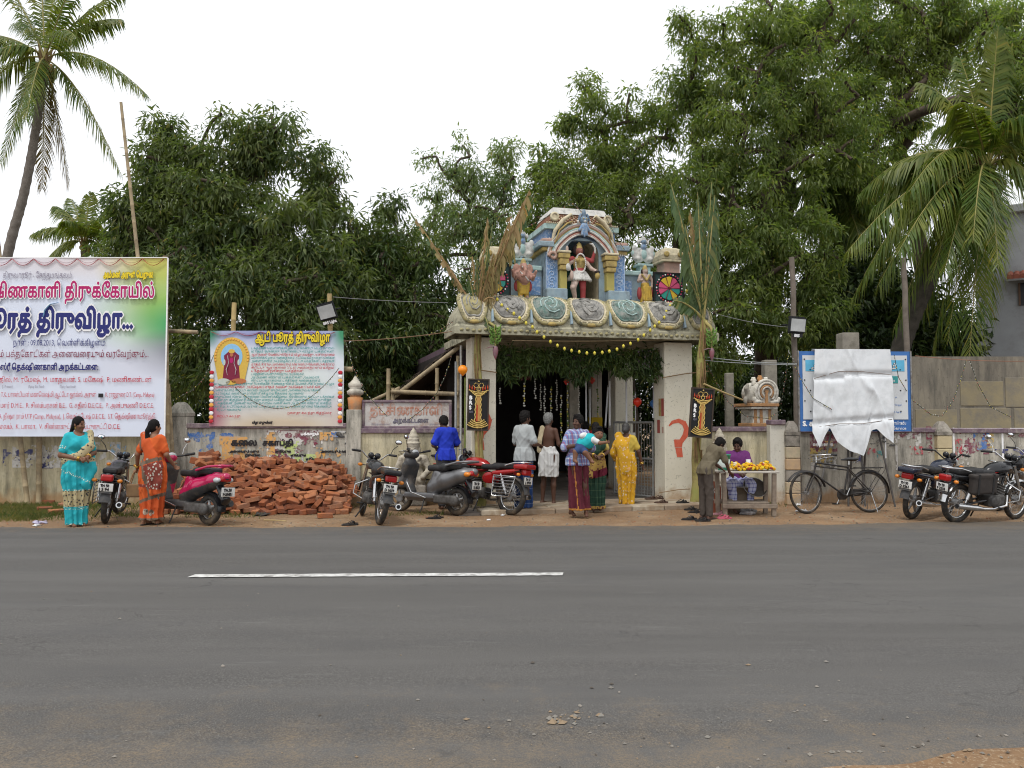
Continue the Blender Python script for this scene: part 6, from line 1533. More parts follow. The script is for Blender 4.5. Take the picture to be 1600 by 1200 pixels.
def plate(t,x,z,w,h,s1,s2,back=True,pitch=0.):
 o=link('number_plate',None,t,(x,0,z),(R(pitch),0,R(-90)))
 k=MB();k.bev((0,0,0),(w,.008,h),.003);k.build('plate_sheet',VM['plate'],o)
 text(s1,h*.46,INK['black'],o,(0,-.006,h*.06),'c',width=w*.7,rows=14,bold=1);text(s2,h*.46,INK['black'],o,(0,-.006,-h*.40),'c',width=w*.82,rows=14,bold=1)
def mirror(t,x,y,z,lean,chrome=False,yaw=0.):
 o=link('mirror',None,t,(x,y,z));k=MB();k.tube([(0,0,0),(.0,lean*.3,.09),(-.02,lean,.17)],.006,6);k.build('mirror_stalk',VM['chrome'] if chrome else VM['black'],o)
 k=MB();k.ball((-.015,lean,.22),(.022,.058,.04),14,9);k.build('mirror_shell',VM['black'] if not chrome else VM['chrome'],o);k=MB();k.ball((-.026,lean,.22),(.014,.05,.034),14,9);k.build('mirror_glass',VM['mirror'],o)
def handlebar(t,x,z,w,rise=.10,m='chrome',steer=0.,grips=True):
 o=link('handlebar',None,t,(x,0,z),(0,0,steer));k=MB();k.tube([(-.16,-w,rise),(-.03,-w*.62,rise),(.05,-w*.22,.01),(.05,w*.22,.01),(-.03,w*.62,rise),(-.16,w,rise)],.012,8);k.build('bar',VM[m],o)
 if grips:
  for s in (-1,1):
   q=MB();q.tube([(-.17,s*(w+.02),rise),(-.06,s*w*.70,rise)],.019,8);q.build('grip',VM['seat'],o);q=MB();q.tube([(-.03,s*w*.62,rise),(.02,s*w*.85,rise-.01),(-.06,s*w*1.05,rise-.01)],.006,5);q.build('lever',VM['alloy'],o)
 return o
def motorbike(label,pos,rz,lean=7,tank='black',plate_txt=('TN 50','J 94'),chrome_fender=False,mirrors=(1,-1),bag=False,guard='left',rail=True,tailbox=False,spokes='wire',steer=0.2,seatcol='seat',group='motorcycles parked along the verge',sidecol=None,bars='chrome',fairing=False):
 t=thing('motorcycle',label,'motorcycle',(pos[0],pos[1],0),rz,group=group);t.rotation_euler=Euler((R(lean),0,rz),'XYZ');sidecol=sidecol or tank
 wheel(t,-.62,.3,.085,'rear_wheel',spokes);wheel(t,.64,.3,.075,'front_wheel',spokes,steer=steer)
 global r_c;r_c=.3
 fender(t,-.62,.345,.14,R(20),R(172),VM['plastic'] if not chrome_fender else VM['chrome'],'rear_mudguard');fender(t,.64,.34,.12,R(15),R(155),VM['chrome'] if chrome_fender else VM[tank],'front_mudguard')
 k=MB();k.tube([(.38,0,.86),(.3,0,.62),(.22,0,.34),(-.1,0,.28),(-.25,0,.45),(-.2,0,.66),(.3,0,.74)],.022,7)
 for s in (-1,1):k.tube([(-.2,s*.07,.64),(-.45,s*.1,.68),(-.85,s*.09,.72)],.014,6);k.tube([(-.12,s*.08,.34),(-.62,s*.1,.3)],.018,6)
 k.build('frame',VM['black'],t)
 for s in (-1,1):
  k=MB();k.cyl((.64,s*.085,.3),(.43,s*.085,.80),.022,.019,8);k.cyl((.53,s*.085,.56),(.41,s*.085,.86),.026,n=8);k.build('fork_leg',VM['chrome'],t)
  k=MB();k.cyl((-.60,s*.12,.33),(-.46,s*.12,.66),.016,n=8);k.tube([(-.58+.028*q,s*.12,.38+.066*q) for q in range(4)],.034,8);k.build('shock_absorber',VM['chrome'],t)
 v=Vox((-.2,-.17,.2),(.36,.17,.62),.012);v.box((.08,0,.33),(.17,.12,.09),.04);v.box((.17,0,.46),(.07,.08,.12),.02,rot=(0,R(20),0));v.ell((.02,.13,.33),(.1,.04,.085));v.ell((.02,-.13,.33),(.1,.04,.085));
 for q in range(5):v.box((.14+.016*q,0,.42+.035*q),(.095,.10,.007),.003,rot=(0,R(20),0),k=.004)
 v.build('engine',VM['engine'],t)
 v=Vox((-.12,-.17,.6),(.46,.17,.96),.012);v.ell((.2,0,.8),(.24,.14,.12),k=.05);v.ell((.05,0,.77),(.17,.10,.09),k=.06);v.ell((.33,0,.82),(.1,.09,.08),k=.05);v.put(lambda X,Y,Z:Z*-1+.72+0*X,(-.12,-.17,.5),(.46,.17,.72),0,0,cut=True);v.build('fuel_tank',VM[tank],t)
 v=Vox((-.78,-.17,.66),(.06,.17,.9),.012);v.box((-.2,0,.765),(.2,.115,.045),.035);v.box((-.5,0,.79),(.24,.105,.045),.035,k=.05);v.build('seat',VM[seatcol],t)
 v=Vox((-.98,-.15,.52),(.0,.15,.82),.012);
 for s in (-1,1):v.ell((-.2,s*.11,.58),(.15,.03,.1),k=.02);v.cone((-.3,s*.1,.66),(-.8,s*.075,.73),.045,.03)
 v.cone((-.7,0,.7),(-.88,0,.72),.06,.05);v.build('side_panel',VM[sidecol],t)
 v=Vox((-1.0,-.12,.62),(-.84,.12,.78),.01);v.box((-.91,0,.70),(.045,.085,.05),.025);v.build('tail_light',VM['tail'],t)
 for s in (-1,1):
  k=MB();k.cyl((-.84,s*.07,.66),(-.86,s*.15,.66),.008,n=6);k.mat=1;k.ball((-.88,s*.17,.66),(.03,.04,.028),9,6);k.build('rear_indicator',[VM['black'],VM['amber']],t)
  k=MB();k.cyl((.44,s*.1,.82),(.45,s*.18,.82),.008,n=6);k.mat=1;k.ball((.45,s*.20,.82),(.03,.04,.028),9,6);k.build('front_indicator',[VM['black'],VM['amber']],t)
 k=MB();k.box((-.93,0,.55),(.012,.17,.15),rot=(0,R(14),0));k.build('plate_holder',VM['plastic'],t);plate(t,-.955,.565,.2,.115,*plate_txt)
 k=MB();k.tube([(.26,-.12,.42),(.24,-.14,.26),(-.05,-.15,.22),(-.35,-.17,.24)],[.02,.02,.022,.03],9);k.tube([(-.3,-.17,.24),(-.45,-.18,.26),(-.85,-.19,.31)],[.03,.045,.045],12);k.build('exhaust',VM['chrome'],t)
 k=MB();k.cyl((-.845,-.19,.309),(-.855,-.19,.31),.03,n=12);k.build('exhaust_mouth',m_black,t)
 hb=handlebar(t,.40,.90,.33,.13,bars,steer)
 v=Vox((.36,-.14,.74),(.62,.14,1.02),.011)
 if fairing:v.ell((.52,0,.88),(.08,.13,.13),k=.03);v.build('headlamp_fairing',VM[tank],t)
 else:v.ell((.49,0,.87),(.09,.095,.095));v.build('headlamp_shell',VM['black'],t)
 k=MB();k.ball((.57 if not fairing else .585,0,.87),(.025,.085,.085),12,8);k.build('headlamp_lens',VM['lens'],t)
 v=Vox((.36,-.13,.92),(.5,.13,1.06),.011)
 for s in (-1,1):v.ell((.43,s*.055,.985),(.035,.05,.05))
 v.build('instrument_pod',VM['black'],t)
 for s in mirrors:mirror(t,.36,s*.24,1.03,s*.1,chrome=chrome_fender)
 if rail:
  k=MB();k.tube([(-.55,-.13,.80),(-.75,-.13,.85),(-.95,-.09,.86),(-.97,0,.86),(-.95,.09,.86),(-.75,.13,.85),(-.55,.13,.80)],.012,7);k.tube([(-.86,-.11,.855),(-.86,.11,.855)],.009,6);k.build('grab_rail',VM['chrome'],t)
 k=MB()
 for s in (-1,1):k.tube([(.3,s*.07,.60),(.38,s*.24,.50),(.34,s*.26,.36),(.25,s*.08,.28)],.012,6)
 k.build('crash_guard',VM['chrome'],t)
 if guard:
  k=MB();s=1
  k.tube([(-.35,s*.17,.62),(-.35,s*.19,.3),(-.72,s*.19,.3),(-.82,s*.17,.62),(-.35,s*.17,.63)],.01,6)
  for q in range(6):k.cyl((-.35,s*.185,.35+.05*q),(-.74-.015*q,s*.185,.35+.05*q),.006,n=5)
  k.build('sari_guard',VM['chrome'],t)
 k=MB();k.tube([(0,.1,.28),(-.03,.2,.1),(-.02,.24,.02)],.011,6);k.build('side_stand',VM['black'],t)
 for s in (-1,1):
  k=MB();k.cyl((.05,s*.12,.24),(.05,s*.24,.24),.014,n=7);k.build('foot_peg',VM['seat'],t)
 if tailbox:
  v=Vox((-1.02,-.15,.74),(-.72,.15,.86),.011);v.box((-.86,0,.79),(.14,.13,.04),.02);v.build('tail_cowl',VM[tank],t)
 if bag:
  for s in (-1,1):
   v=Vox((-.75,-.07,-.3),(.05,.09,.16),.013);v.box((-.35,.02,-.1),(.25,.055,.13),.03);v.box((-.35,.02,.04),(.26,.06,.03),.02)
   o=v.build('saddle_bag',VM['bag'],t,(0.02,s*.19,.70))
   for xx in (-.5,-.2):
    k=MB();k.box((xx,.02,-.08),(.035,.125,.30));k.build('strap',VM['seat'],o)
 return t
def scooter(label,pos,rz,lean=6,col='maroon',lower='plastic',plate_txt=('TN 50','M 0401'),name='motor_scooter',mirror_side=(1,),steer=.25,logo=None,group='scooters parked along the verge',rail='maroon'):
 t=thing(name,label,'scooter',(pos[0],pos[1],0),rz,group=group);t.rotation_euler=Euler((R(lean),0,rz),'XYZ')
 wheel(t,-.60,.23,.10,'rear_wheel','alloy');wheel(t,.62,.23,.09,'front_wheel','alloy',steer=steer)
 global r_c;r_c=.23
 fender(t,.62,.28,.14,R(5),R(175),VM[lower],'front_mudguard');fender(t,-.6,.27,.15,R(70),R(185),VM['black'],'rear_mudguard');r_c=.3
 v=Vox((-.95,-.24,.3),(.1,.24,.9),.014)
 v.chain([(-.12,0,.44),(-.38,0,.56),(-.68,0,.66),(-.89,0,.72)],[.14,.165,.135,.07],.05,0,flat=((0,0,1),.85));v.cone((-.1,0,.36),(-.2,0,.66),.11,.12,.05)
 v.put(lambda X,Y,Z:Z-(.54+.26*(-X-.35))+0*Y,(-.95,-.24,.3),(.1,.24,.8),0,0,cut=False) if False else None
 v.paint(lambda X,Y,Z:Z<.50+.30*(-X-.30),1)
 v.build('rear_body',[VM[col],VM[lower]],t)
 v=Vox((-.75,-.17,.66),(.0,.17,.92),.012);v.box((-.22,0,.75),(.2,.13,.05),.04);v.box((-.5,0,.79),(.2,.12,.05),.04,k=.06);v.build('seat',VM['seat'],t)
 v=Vox((-.25,-.2,.2),(.5,.2,.42),.013);v.box((.1,0,.29),(.33,.15,.05),.03);v.box((.1,0,.25),(.3,.11,.05),.03);v.build('floorboard',VM[lower],t)
 v=Vox((.28,-.26,.26),(.62,.26,.98),.013);v.cone((.36,0,.34),(.52,0,.62),.09,.1,k=.05,flat=((1,0,0),.6));v.box((.47,0,.62),(.05,.2,.22),.05,rot=(0,R(-14),0),k=.05);v.ell((.45,0,.84),(.09,.12,.1),k=.06)
 v.paint(lambda X,Y,Z:X-.46+.26*(Z-.6)*-1<.0-.02,1);v.build('leg_shield',[VM[col],VM['plastic']],t)
 v=Vox((.24,-.17,.86),(.58,.17,1.08),.012);v.ell((.42,0,.97),(.12,.13,.08));v.ell((.5,0,.95),(.06,.09,.07));v.build('handlebar_cover',VM[col if col=='maroon' else 'plastic'],t)
 k=MB();k.ball((.345,0,1.0),(.03,.085,.05),12,8);k.build('instrument_glass',VM['lens'],t);k=MB();k.ball((.545,0,.955),(.03,.07,.05),12,8);k.build('headlamp_lens',VM['lens'],t)
 o=link('handlebar',None,t,(.38,0,.985),(0,0,steer*.4));k=MB();k.tube([(-.1,-.33,.06),(0,-.2,.02),(.02,0,0),(0,.2,.02),(-.1,.33,.06)],.013,7);k.build('bar',VM['black'],o)
 for s in (-1,1):
  q=MB();q.tube([(-.11,s*.35,.065),(-.04,s*.23,.035)],.02,8);q.build('grip',VM['seat'],o);q=MB();q.tube([(.01,s*.2,.02),(.03,s*.29,.02),(-.03,s*.36,.04)],.006,5);q.build('lever',VM['alloy'],o)
 for s in mirror_side:mirror(t,.36,s*.2,1.03,s*.06,chrome=(col=='maroon'))
 v=Vox((-.97,-.17,.58),(-.7,.17,.78),.011);v.box((-.89,0,.69),(.04,.09,.045),.03);
 for s in (-1,1):v.ell((-.84,s*.12,.67),(.06,.04,.04),m=1)
 v.build('tail_light',[VM['tail'],VM['lens'] if col=='maroon' else VM['amber']],t)
 k=MB();k.tube([(-.42,-.15,.80),(-.66,-.15,.86),(-.9,-.1,.88),(-.94,0,.88),(-.9,.1,.88),(-.66,.15,.86),(-.42,.15,.80)],.018,8);k.build('grab_rail',VM[rail],t)
 v=Vox((-1.0,-.11,.3),(-.7,.11,.66),.012);v.cone((-.78,0,.58),(-.93,0,.38),.07,.085,flat=((1,0,.5),.35));v.build('rear_flap',VM['black'],t)
 plate(t,-.965,.50,.24,.13,*plate_txt)
 v=Vox((-.75,-.2,.12),(-.2,.22,.4),.013);v.box((-.4,.09,.25),(.2,.07,.07),.03);v.ell((-.6,.12,.24),(.1,.05,.09));v.ell((-.3,.0,.26),(.1,.1,.08));v.build('engine',VM['engine'],t)
 k=MB();k.tube([(-.25,-.12,.2),(-.42,-.15,.22)],.02,7);k.tube([(-.4,-.16,.23),(-.85,-.17,.33)],[.045,.05],10);k.build('exhaust',VM['plastic'],t)
 k=MB();k.tube([(.0,.12,.24),(-.02,.2,.08),(0,.22,.01)],.011,6);k.build('side_stand',VM['black'],t)
 k=MB();k.tube([(.35,.17,.5),(.2,.23,.34),(-.1,.21,.26)],.012,6);k.build('leg_guard',VM['chrome'],t)
 if logo:text(logo,.07,INK['gold'],t,(-.66,-.0,.56),rows=14,slant=.4,rot=(0,0,R(180)))
 return t
def cycle(label,pos,rz,lean,m,steer=0.,carrier=True,racks=True,stand=True):
 t=thing('bicycle',label,'bicycle',(pos[0],pos[1],0),rz,group='bicycles by the wall');t.rotation_euler=Euler((R(lean),0,rz),'XYZ');R_=.345
 wheel(t,-.56,R_,.042,'rear_wheel','cycle');wheel(t,.58,R_,.042,'front_wheel','cycle',steer=steer)
 global r_c;r_c=R_;fender(t,-.56,.375,.06,R(10),R(185),m);fender(t,.58,.375,.06,R(30),R(165),m);r_c=.3
 k=MB();HT,HB,ST,BB=(.37,0,.84),(.42,0,.66),(-.22,0,.80),(-.1,0,.30)
 for a,b in ((HT,(-.2,0,.76)),(HB,BB),(ST,BB),(HT,HB)):k.cyl(a,b,.016,n=8)
 k.cyl((.385,0,.78),(-.19,0,.71),.012,n=7)
 for s in (-1,1):k.cyl((-.1,s*.03,.3),(-.56,s*.05,R_),.010,n=6);k.cyl((-.2,s*.02,.74),(-.56,s*.05,R_),.009,n=6);k.cyl((.43,s*.03,.64),(.58,s*.045,R_),.012,n=6)
 k.build('frame',m,t)
 o=link('handlebar',None,t,(.37,0,.84),(0,0,steer));k=MB();k.cyl((0,0,0),(-.01,0,.1),.013,n=7);k.tube([(-.2,-.25,.12),(-.06,-.22,.13),(.05,-.1,.12),(.05,.1,.12),(-.06,.22,.13),(-.2,.25,.12)],.011,7);k.tube([(-.16,-.24,.10),(.02,-.16,.07),(.05,0,.02)],.005,5);k.tube([(-.16,.24,.10),(.02,.16,.07),(.05,0,.02)],.005,5);k.build('bar',VM['chrome'],o)
 for s in (-1,1):q=MB();q.tube([(-.21,s*.25,.12),(-.1,s*.235,.127)],.017,7);q.build('grip',VM['seat'],o)
 v=Vox((-.42,-.12,.83),(-.05,.12,.95),.01);v.ell((-.3,0,.89),(.09,.10,.03));v.cone((-.24,0,.895),(-.1,0,.885),.05,.022,k=.03,flat=((0,0,1),.6));v.build('saddle',VM['seat'],t)
 k=MB();k.cyl((-.22,0,.78),(-.225,0,.88),.012,n=7)
 for s in (-1,1):k.tube([(-.34+.02*math.cos(q),s*.05+.02*math.sin(q),.83+.005*q) for q in np.linspace(0,12,20)],.004,4)
 k.build('seat_post',VM['chrome'],t)
 if carrier:
  k=MB()
  for s in (-1,1):k.tube([(-.28,s*.06,.74),(-.85,s*.07,.74),(-.56,s*.055,R_)],.007,5)
  for q in range(4):k.cyl((-.35-.15*q,-.07,.742),(-.35-.15*q,.07,.742),.006,n=5)
  k.box((-.57,0,.752),(.5,.09,.008));k.build('carrier',m,t)
 v=Vox((-.72,-.08,.24),(.05,-.02,.44),.01);v.box((-.33,-.05,.335),(.3,.014,.06),.012,rot=(0,R(4),0));v.ell((-.1,-.05,.30),(.1,.02,.1));v.build('chain_case',m,t)
 k=MB();k.cyl((-.1,-.09,.3),(-.02,-.09,.15),.009,n=6);k.cyl((-.1,.09,.3),(-.18,.09,.45),.009,n=6);k.cyl((-.1,-.09,.3),(-.1,.09,.3),.012,n=7);k.build('crank',VM['chrome'],t)
 for x,y,z in ((-.02,-.13,.15),(-.18,.13,.45)):k=MB();k.box((x,y,z),(.09,.07,.022));k.build('pedal',VM['seat'],t)
 if stand:
  k=MB()
  for s in (-1,1):k.tube([(-.56,s*.05,R_),(-.6,s*.15,.0+.01)],.009,6)
  k.build('stand',VM['chrome'],t)
 return t
def hd(px0,py0,px1,py1):
 """heading and midpoint from the two tyre contact pixels (rear, front)"""
 a,b=gp(px0,py0),gp(px1,py1);return a,b
def place(fn,rear,ang,wb,*args,**kw):
 """put the rear contact at a pixel; ang = heading in degrees anticlockwise from +x"""
 p=gp(*rear);d=Vector((math.cos(R(ang)),math.sin(R(ang))));c=Vector((p.x,p.y))+d*wb
 return fn(kw.pop('label'),c,R(ang),**kw)
place(motorbike,(164,818),108,.62,label='black motorcycle seen from behind between the two sari clad women',lean=5,plate_txt=('TN 50','J 5 94'),tank='black',steer=-.25,mirrors=(1,-1),rail=False)
place(scooter,(326,821),150,.60,label='magenta and black scooter parked in front of the brick heap',lean=4,col='maroon',plate_txt=('TN.50','M.0401'),mirror_side=(1,-1),steer=-.2,logo='Pep')
place(motorbike,(592,820),112,.62,label='black motorcycle seen from behind at the right end of the brick heap',lean=9,plate_txt=('TN 50','D 1659'),tank='black',steer=-.3,mirrors=(-1,),tailbox=True,guard=None)
place(scooter,(714,806),147,.60,label='silver grey scooter parked before the stone bust',lean=5,col='silver',lower='silver',plate_txt=('TN 50','R 8823'),mirror_side=(1,),steer=.35,name='motor_scooter',rail='silver')
place(motorbike,(797,805),140,.62,label='red motorcycle with chrome rails parked beside the platform',lean=6,tank='red',plate_txt=('TN 37','L 9758'),steer=.15,mirrors=(-1,),tailbox=True,sidecol='red')
place(cycle,(700,788),172,.56,label='red bicycle leaning by the wall behind the grey scooter',lean=3,m=VM['redmetal'],steer=.2)
place(cycle,(1360,801),189,.56,label='old black roadster bicycle parked under the sheeted notice board',lean=4,m=VM['dirtyblack'],steer=.25)
place(motorbike,(1424,811),38,.62,label='black motorcycle with a white number plate beside the bicycle',lean=8,tank='blue',plate_txt=('TN 50','D 3261'),steer=.1,mirrors=(),tailbox=True,spokes='alloy',guard=None,bars='black')
place(motorbike,(1493,817),21,.62,label='motorcycle with dark saddle bags and chrome silencer nearest the right edge',lean=7,tank='black',plate_txt=('TN 50','F 2218'),chrome_fender=True,bag=True,steer=.1,mirrors=(1,-1),fairing=True,sidecol='black',guard=None)
place(motorbike,(1560,798),35,.62,label='motorcycle half hidden behind the one with saddle bags',lean=7,tank='black',plate_txt=('TN 50','A 7745'),steer=.2,mirrors=(1,-1),guard=None)
# ------------------------------------------------------------------ people
def skin(name,c):return M('skin_'+name,c,tuple(x*.85 for x in c),14,.55,spec=.35)
SKIN=dict(brown=skin('brown',(.20,.095,.055)),dark=skin('dark',(.105,.05,.032)),mid=skin('mid',(.26,.125,.07)))
M_HAIR=M('hair_black',(.008,.007,.007),(.014,.012,.011),40,.65,bmp=.4,spec=.12);M_HGREY=M('hair_grey',(.24,.24,.23),(.15,.15,.145),40,.6,bmp=.5)
M_EYE=M('eye_dark',(.012,.01,.01),rough=.3);M_EYEW=M('eye_white',(.5,.48,.45),rough=.4);M_LIP=M('lip',(.17,.05,.045),rough=.5);M_GOLD=M('gold',(.65,.42,.1),rough=.25,metal=.9);M_WHITE=M('white_cotton',(.68,.68,.67),(.58,.58,.57),6,.9,bmp=.15)
def fab(name,c,c2=None,sc=7):return M('cloth_'+name,c,c2 or tuple(x*.8 for x in c),sc,.85,bmp=.12)
def fab_dots(name,base,dot,scale,size=.25,base2=None,dot2=None):
 m,nt,b=newmat('cloth_'+name,.8);v=coord(nt);vo=_n(nt,'ShaderNodeTexVoronoi');vo.inputs['Scale'].default_value=scale;nt.links.new(v,vo.inputs['Vector'])
 bc=ramp(nt,noise(nt,v,6),[(.35,base),(.7,base2 or tuple(x*.8 for x in base))]);f=ramp(nt,vo.outputs['Distance'],[(size,1.),(size+.05,0.)])
 dc=dot
 if dot2:dc=mixc(nt,ramp(nt,noise(nt,v,scale*2.3),[(.48,0.),(.52,1.)]),dot,dot2)
 nt.links.new(mixc(nt,f,bc,dc),b.inputs['Base Color']);return m
def fab_check(name,base,line,pitch,lw=.16,alt=None,kind='XZ'):
 m,nt,b=newmat('cloth_'+name,.85);v=coord(nt);sep=_n(nt,'ShaderNodeSeparateXYZ');nt.links.new(v,sep.inputs[0]);xy=math_(nt,'ADD',sep.outputs['X'],math_(nt,'MULTIPLY',sep.outputs['Y'],.8))
 def st(s,p,off):return math_(nt,'LESS_THAN',math_(nt,'FRACT',math_(nt,'ADD',math_(nt,'DIVIDE',s,p),off)),lw)
 a,c=st(xy,pitch,5.),st(sep.outputs['Z'],pitch,5.);f=math_(nt,'MULTIPLY',math_(nt,'ADD',a,c),.5);col=mixc(nt,f,base,line)
 if alt:col=mixc(nt,math_(nt,'MULTIPLY',st(xy,pitch,5.5),.6),col,alt)
 nt.links.new(col,b.inputs['Base Color']);return m
VH=.0105
def rotz(p,c,a):
 x,y=p[0]-c[0],p[1]-c[1];return (c[0]+x*math.cos(a)-y*math.sin(a),c[1]+x*math.sin(a)+y*math.cos(a),p[2])
def V3(p):return np.array(p,float)
def std(**kw):
 J=dict(pel=(0,0,.88),wai=(0,0,1.02),che=(0,.0,1.19),nec=(0,.015,1.36),hea=(0,-.015,1.485),sL=(.152,.01,1.30),sR=(-.152,.01,1.30),eL=(.225,.03,1.05),eR=(-.225,.03,1.05),wL=(.23,-.04,.82),wR=(-.23,-.04,.82),hL=(.085,0,.86),hR=(-.085,0,.86),kL=(.09,-.02,.47),kR=(-.09,-.02,.47),aL=(.09,.02,.075),aR=(-.09,.02,.075),yaw=0.,pitch=0.,b=1.,tL=-.2,tR=.2,curlL=.5,curlR=.5,bust=0.)
 J.update(kw);return J
def torso(v,J,off,m=0,zlo=None,k=.05):
 b=J['b'];P,W,C,N=map(V3,(J['pel'],J['wai'],J['che'],J['nec']))
 v.ell(P,(.155*b+off,.11*b+off,.12+off),k,m);v.ell(W,(.135*b+off,.098*b+off,.14+off),k,m);v.ell(C,(.155*b+off,.105*b+off,.165+off),k,m)
 v.cone(V3(J['sL'])*.85+V3(J['sR'])*.15,V3(J['sR'])*.85+V3(J['sL'])*.15,0.047*b+off,k=k,m=m);v.cone(C+(0,0,.08),N-(0,0,.03),.075*b+off,.05+off,k=k,m=m)
 if J['bust']:
  for s in (-1,1):v.ell(C+(s*.07,-.085*b,.0),(.062+off,.055+off,.06+off),.04,m)
def hand(v,el,wr,side,curl,m=0,tip=None):
 el,wr=V3(el),V3(wr);f=wr-el;f/=np.linalg.norm(f)
 if tip is not None:f=V3(tip)-wr;f/=np.linalg.norm(f)
 up=np.array([0,0,1.]) if abs(f[2])<.85 else np.array([0,-1.,0]);s=np.cross(f,up);s/=np.linalg.norm(s);n=np.cross(s,f)*(1 if True else -1)
 if abs(f[2])>.6:s,n=np.array([0,-1.,0])-f*(-f[1]),None;s/=np.linalg.norm(s);n=np.cross(f,s)*side
 pc=wr+f*.045;v.cone(wr,wr+f*.08,.026,.03,.015,m,flat=(tuple(n),.6))
 for i in range(4):
  o=s*((1.5-i)*.019);L=(.062,.074,.068,.052)[i];a=wr+f*.085+o;c=math.sin(curl);d1=f*math.cos(curl)-n*c;d2=f*math.cos(curl*2)-n*math.sin(curl*2)
  q=a+d1*L*.55;v.chain([a,q,q+d2*L*.5],[.0105,.0098,.0085],.004,m)
 a=wr+f*.03+s*.028;q=a+(f*.6+s*.7-n*.25)*.04;v.chain([a,q,q+(f*.9-n*.3)*.032],[.0125,.011,.009],.006,m)
def arms(v,J,off=0.,m=0,upto=1.,hands=True,which='LR'):
 b=.85+.15*J['b']
 for S in which:
  s,e,w=V3(J['s'+S]),V3(J['e'+S]),V3(J['w'+S])
  if upto>=1:v.chain([s,e,w],[.046*b+off,.038*b+off,.027+off],.02,m)
  else:v.cone(s,s+(e-s)*upto*2,.045*b+off,.046*b+off,.03,m)
  if hands:hand(v,e,w,1 if S=='L' else -1,J['curl'+S],m,J.get('tip'+S))
def legs(v,J,m=0,shoes=None):
 for S in 'LR':
  h,k,a=V3(J['h'+S]),V3(J['k'+S]),V3(J['a'+S]);t=J['t'+S];v.chain([h,k,k*.68+a*.32+(0,.012,0),a],[.082,.05,.053,.033],.025,m);d=np.array([math.sin(t),-math.cos(t),0])*(-1 if False else 1)
  v.cone(a-(0,0,.03),a+d*.13+(0,0,.022-a[2]+.0),.034,.026,.02,m,flat=None);v.cone(a-(0,0,.035),a-d*.04+(0,0,-a[2]+.035),.032,.03,.02,m)
  for q in range(5):
   o=np.array([d[1],-d[0],0])*(q-2)*.013;c=a+d*(.135+.012*(1-abs(q-1.5)*.5))+o;c[2]=.014;v.ell(c,(.012,.012,.011),.006,m)
  if shoes is not None:
   c=a+d*.055;c[2]=.006;v.cone(a-d*.05*1+(0,0,.008-a[2]),a+d*.15+(0,0,.008-a[2]),.038,.042,.0,shoes,flat=((0,0,1),.3))
def head(v,J,female=False):
 c=V3(J['hea']);ya,pi=J['yaw'],J['pitch'];Q=np.array(Euler((pi,0,ya)).to_matrix())
 def T(x,y,z):return c+Q@np.array([x,y,z])
 rot=(pi,0,ya);v.cone(V3(J['nec'])-(0,0,.05),T(0,.015,-.05),.05,.045,.03);v.ell(T(0,.01,.02),(.073,.09,.092),.02,0,rot);v.ell(T(0,-.018,-.045),(.054,.062,.066),.03,0,rot);v.ell(T(0,-.055,-.088),(.026,.024,.022),.025,0,rot)
 v.cone(T(0,-.082,.012),T(0,-.102,-.028),.009,.014,.008);v.ell(T(0,-.092,-.033),(.018,.014,.010),.006,0,rot)
 for s in (-1,1):
  v.ell(T(s*.031,-.079,.008),(.014,.012,.009),.006,0,rot,cut=True);v.ell(T(s*.031,-.072,.007),(.013,.012,.0075),.0,2,rot)
  v.cone(T(s*.014,-.089,.026),T(s*.05,-.072,.029),.0055,.004,.0,2);v.ell(T(s*.074,.012,-.01),(.011,.02,.03),.008,0,rot);v.ell(T(s*.042,-.062,-.03),(.022,.02,.02),.02,0,rot)
 v.ell(T(0,-.083,-.06),(.022,.010,.005),.002,4,rot);v.ell(T(0,-.081,-.067),(.018,.011,.006),.002,4,rot);return T,rot
def hair_short(J,m=M_HAIR,thick=.012,beard=False):
 c=V3(J['hea']);v=Vox(c-.17,c+.17,.009);Q=np.array(Euler((J['pitch'],0,J['yaw'])).to_matrix());rot=(J['pitch'],0,J['yaw'])
 def T(x,y,z):return c+Q@np.array([x,y,z])
 v.ell(T(0,.02,.032),(.078+thick,.088+thick,.086+thick),.01,0,rot);v.ell(T(0,.05,-.02),(.066,.06,.07),.02,0,rot);v.ell(T(0,-.045,.10),(.05,.04,.025),.02,0,rot)
 v.ell(T(0,-.09,-.03),(.075,.075,.085),0,0,rot,cut=True);v.ell(T(0,-.03,-.11),(.09,.09,.05),0,0,rot,cut=True)
 v.warp(lambda X,Y,Z:.003*(np.sin(X*160+Y*90)+np.sin(Z*150+Y*120)));return v
def hair_long(J,kind='bun'):
 c=V3(J['hea']);v=Vox(c-(.2,.2,.36),c+(.2,.22,.17),.009);Q=np.array(Euler((J['pitch'],0,J['yaw'])).to_matrix());rot=(J['pitch'],0,J['yaw'])
 def T(x,y,z):return c+Q@np.array([x,y,z])
 v.ell(T(0,.018,.026),(.083,.096,.094),.01,0,rot);v.ell(T(0,.045,-.02),(.074,.066,.07),.02,0,rot);v.ell(T(0,-.092,-.032),(.07,.07,.092),0,0,rot,cut=True);v.ell(T(0,-.03,-.12),(.09,.085,.05),0,0,rot,cut=True)
 if kind=='bun':v.ell(T(0,.115,-.03),(.055,.045,.055),.02,0,rot)
 if kind=='tail':v.chain([T(0,.10,-.01),T(0,.13,-.06),T(.005,.12,-.18),T(.01,.10,-.30)],[.035,.034,.036,.012],.02)
 if kind=='plait':v.chain([T(0,.10,-.03),T(0,.12,-.12),T(0,.11,-.24),T(0,.10,-.32)],[.034,.028,.026,.012],.01)
 v.warp(lambda X,Y,Z:.0022*np.sin(X*210+Y*60+Z*40));return v
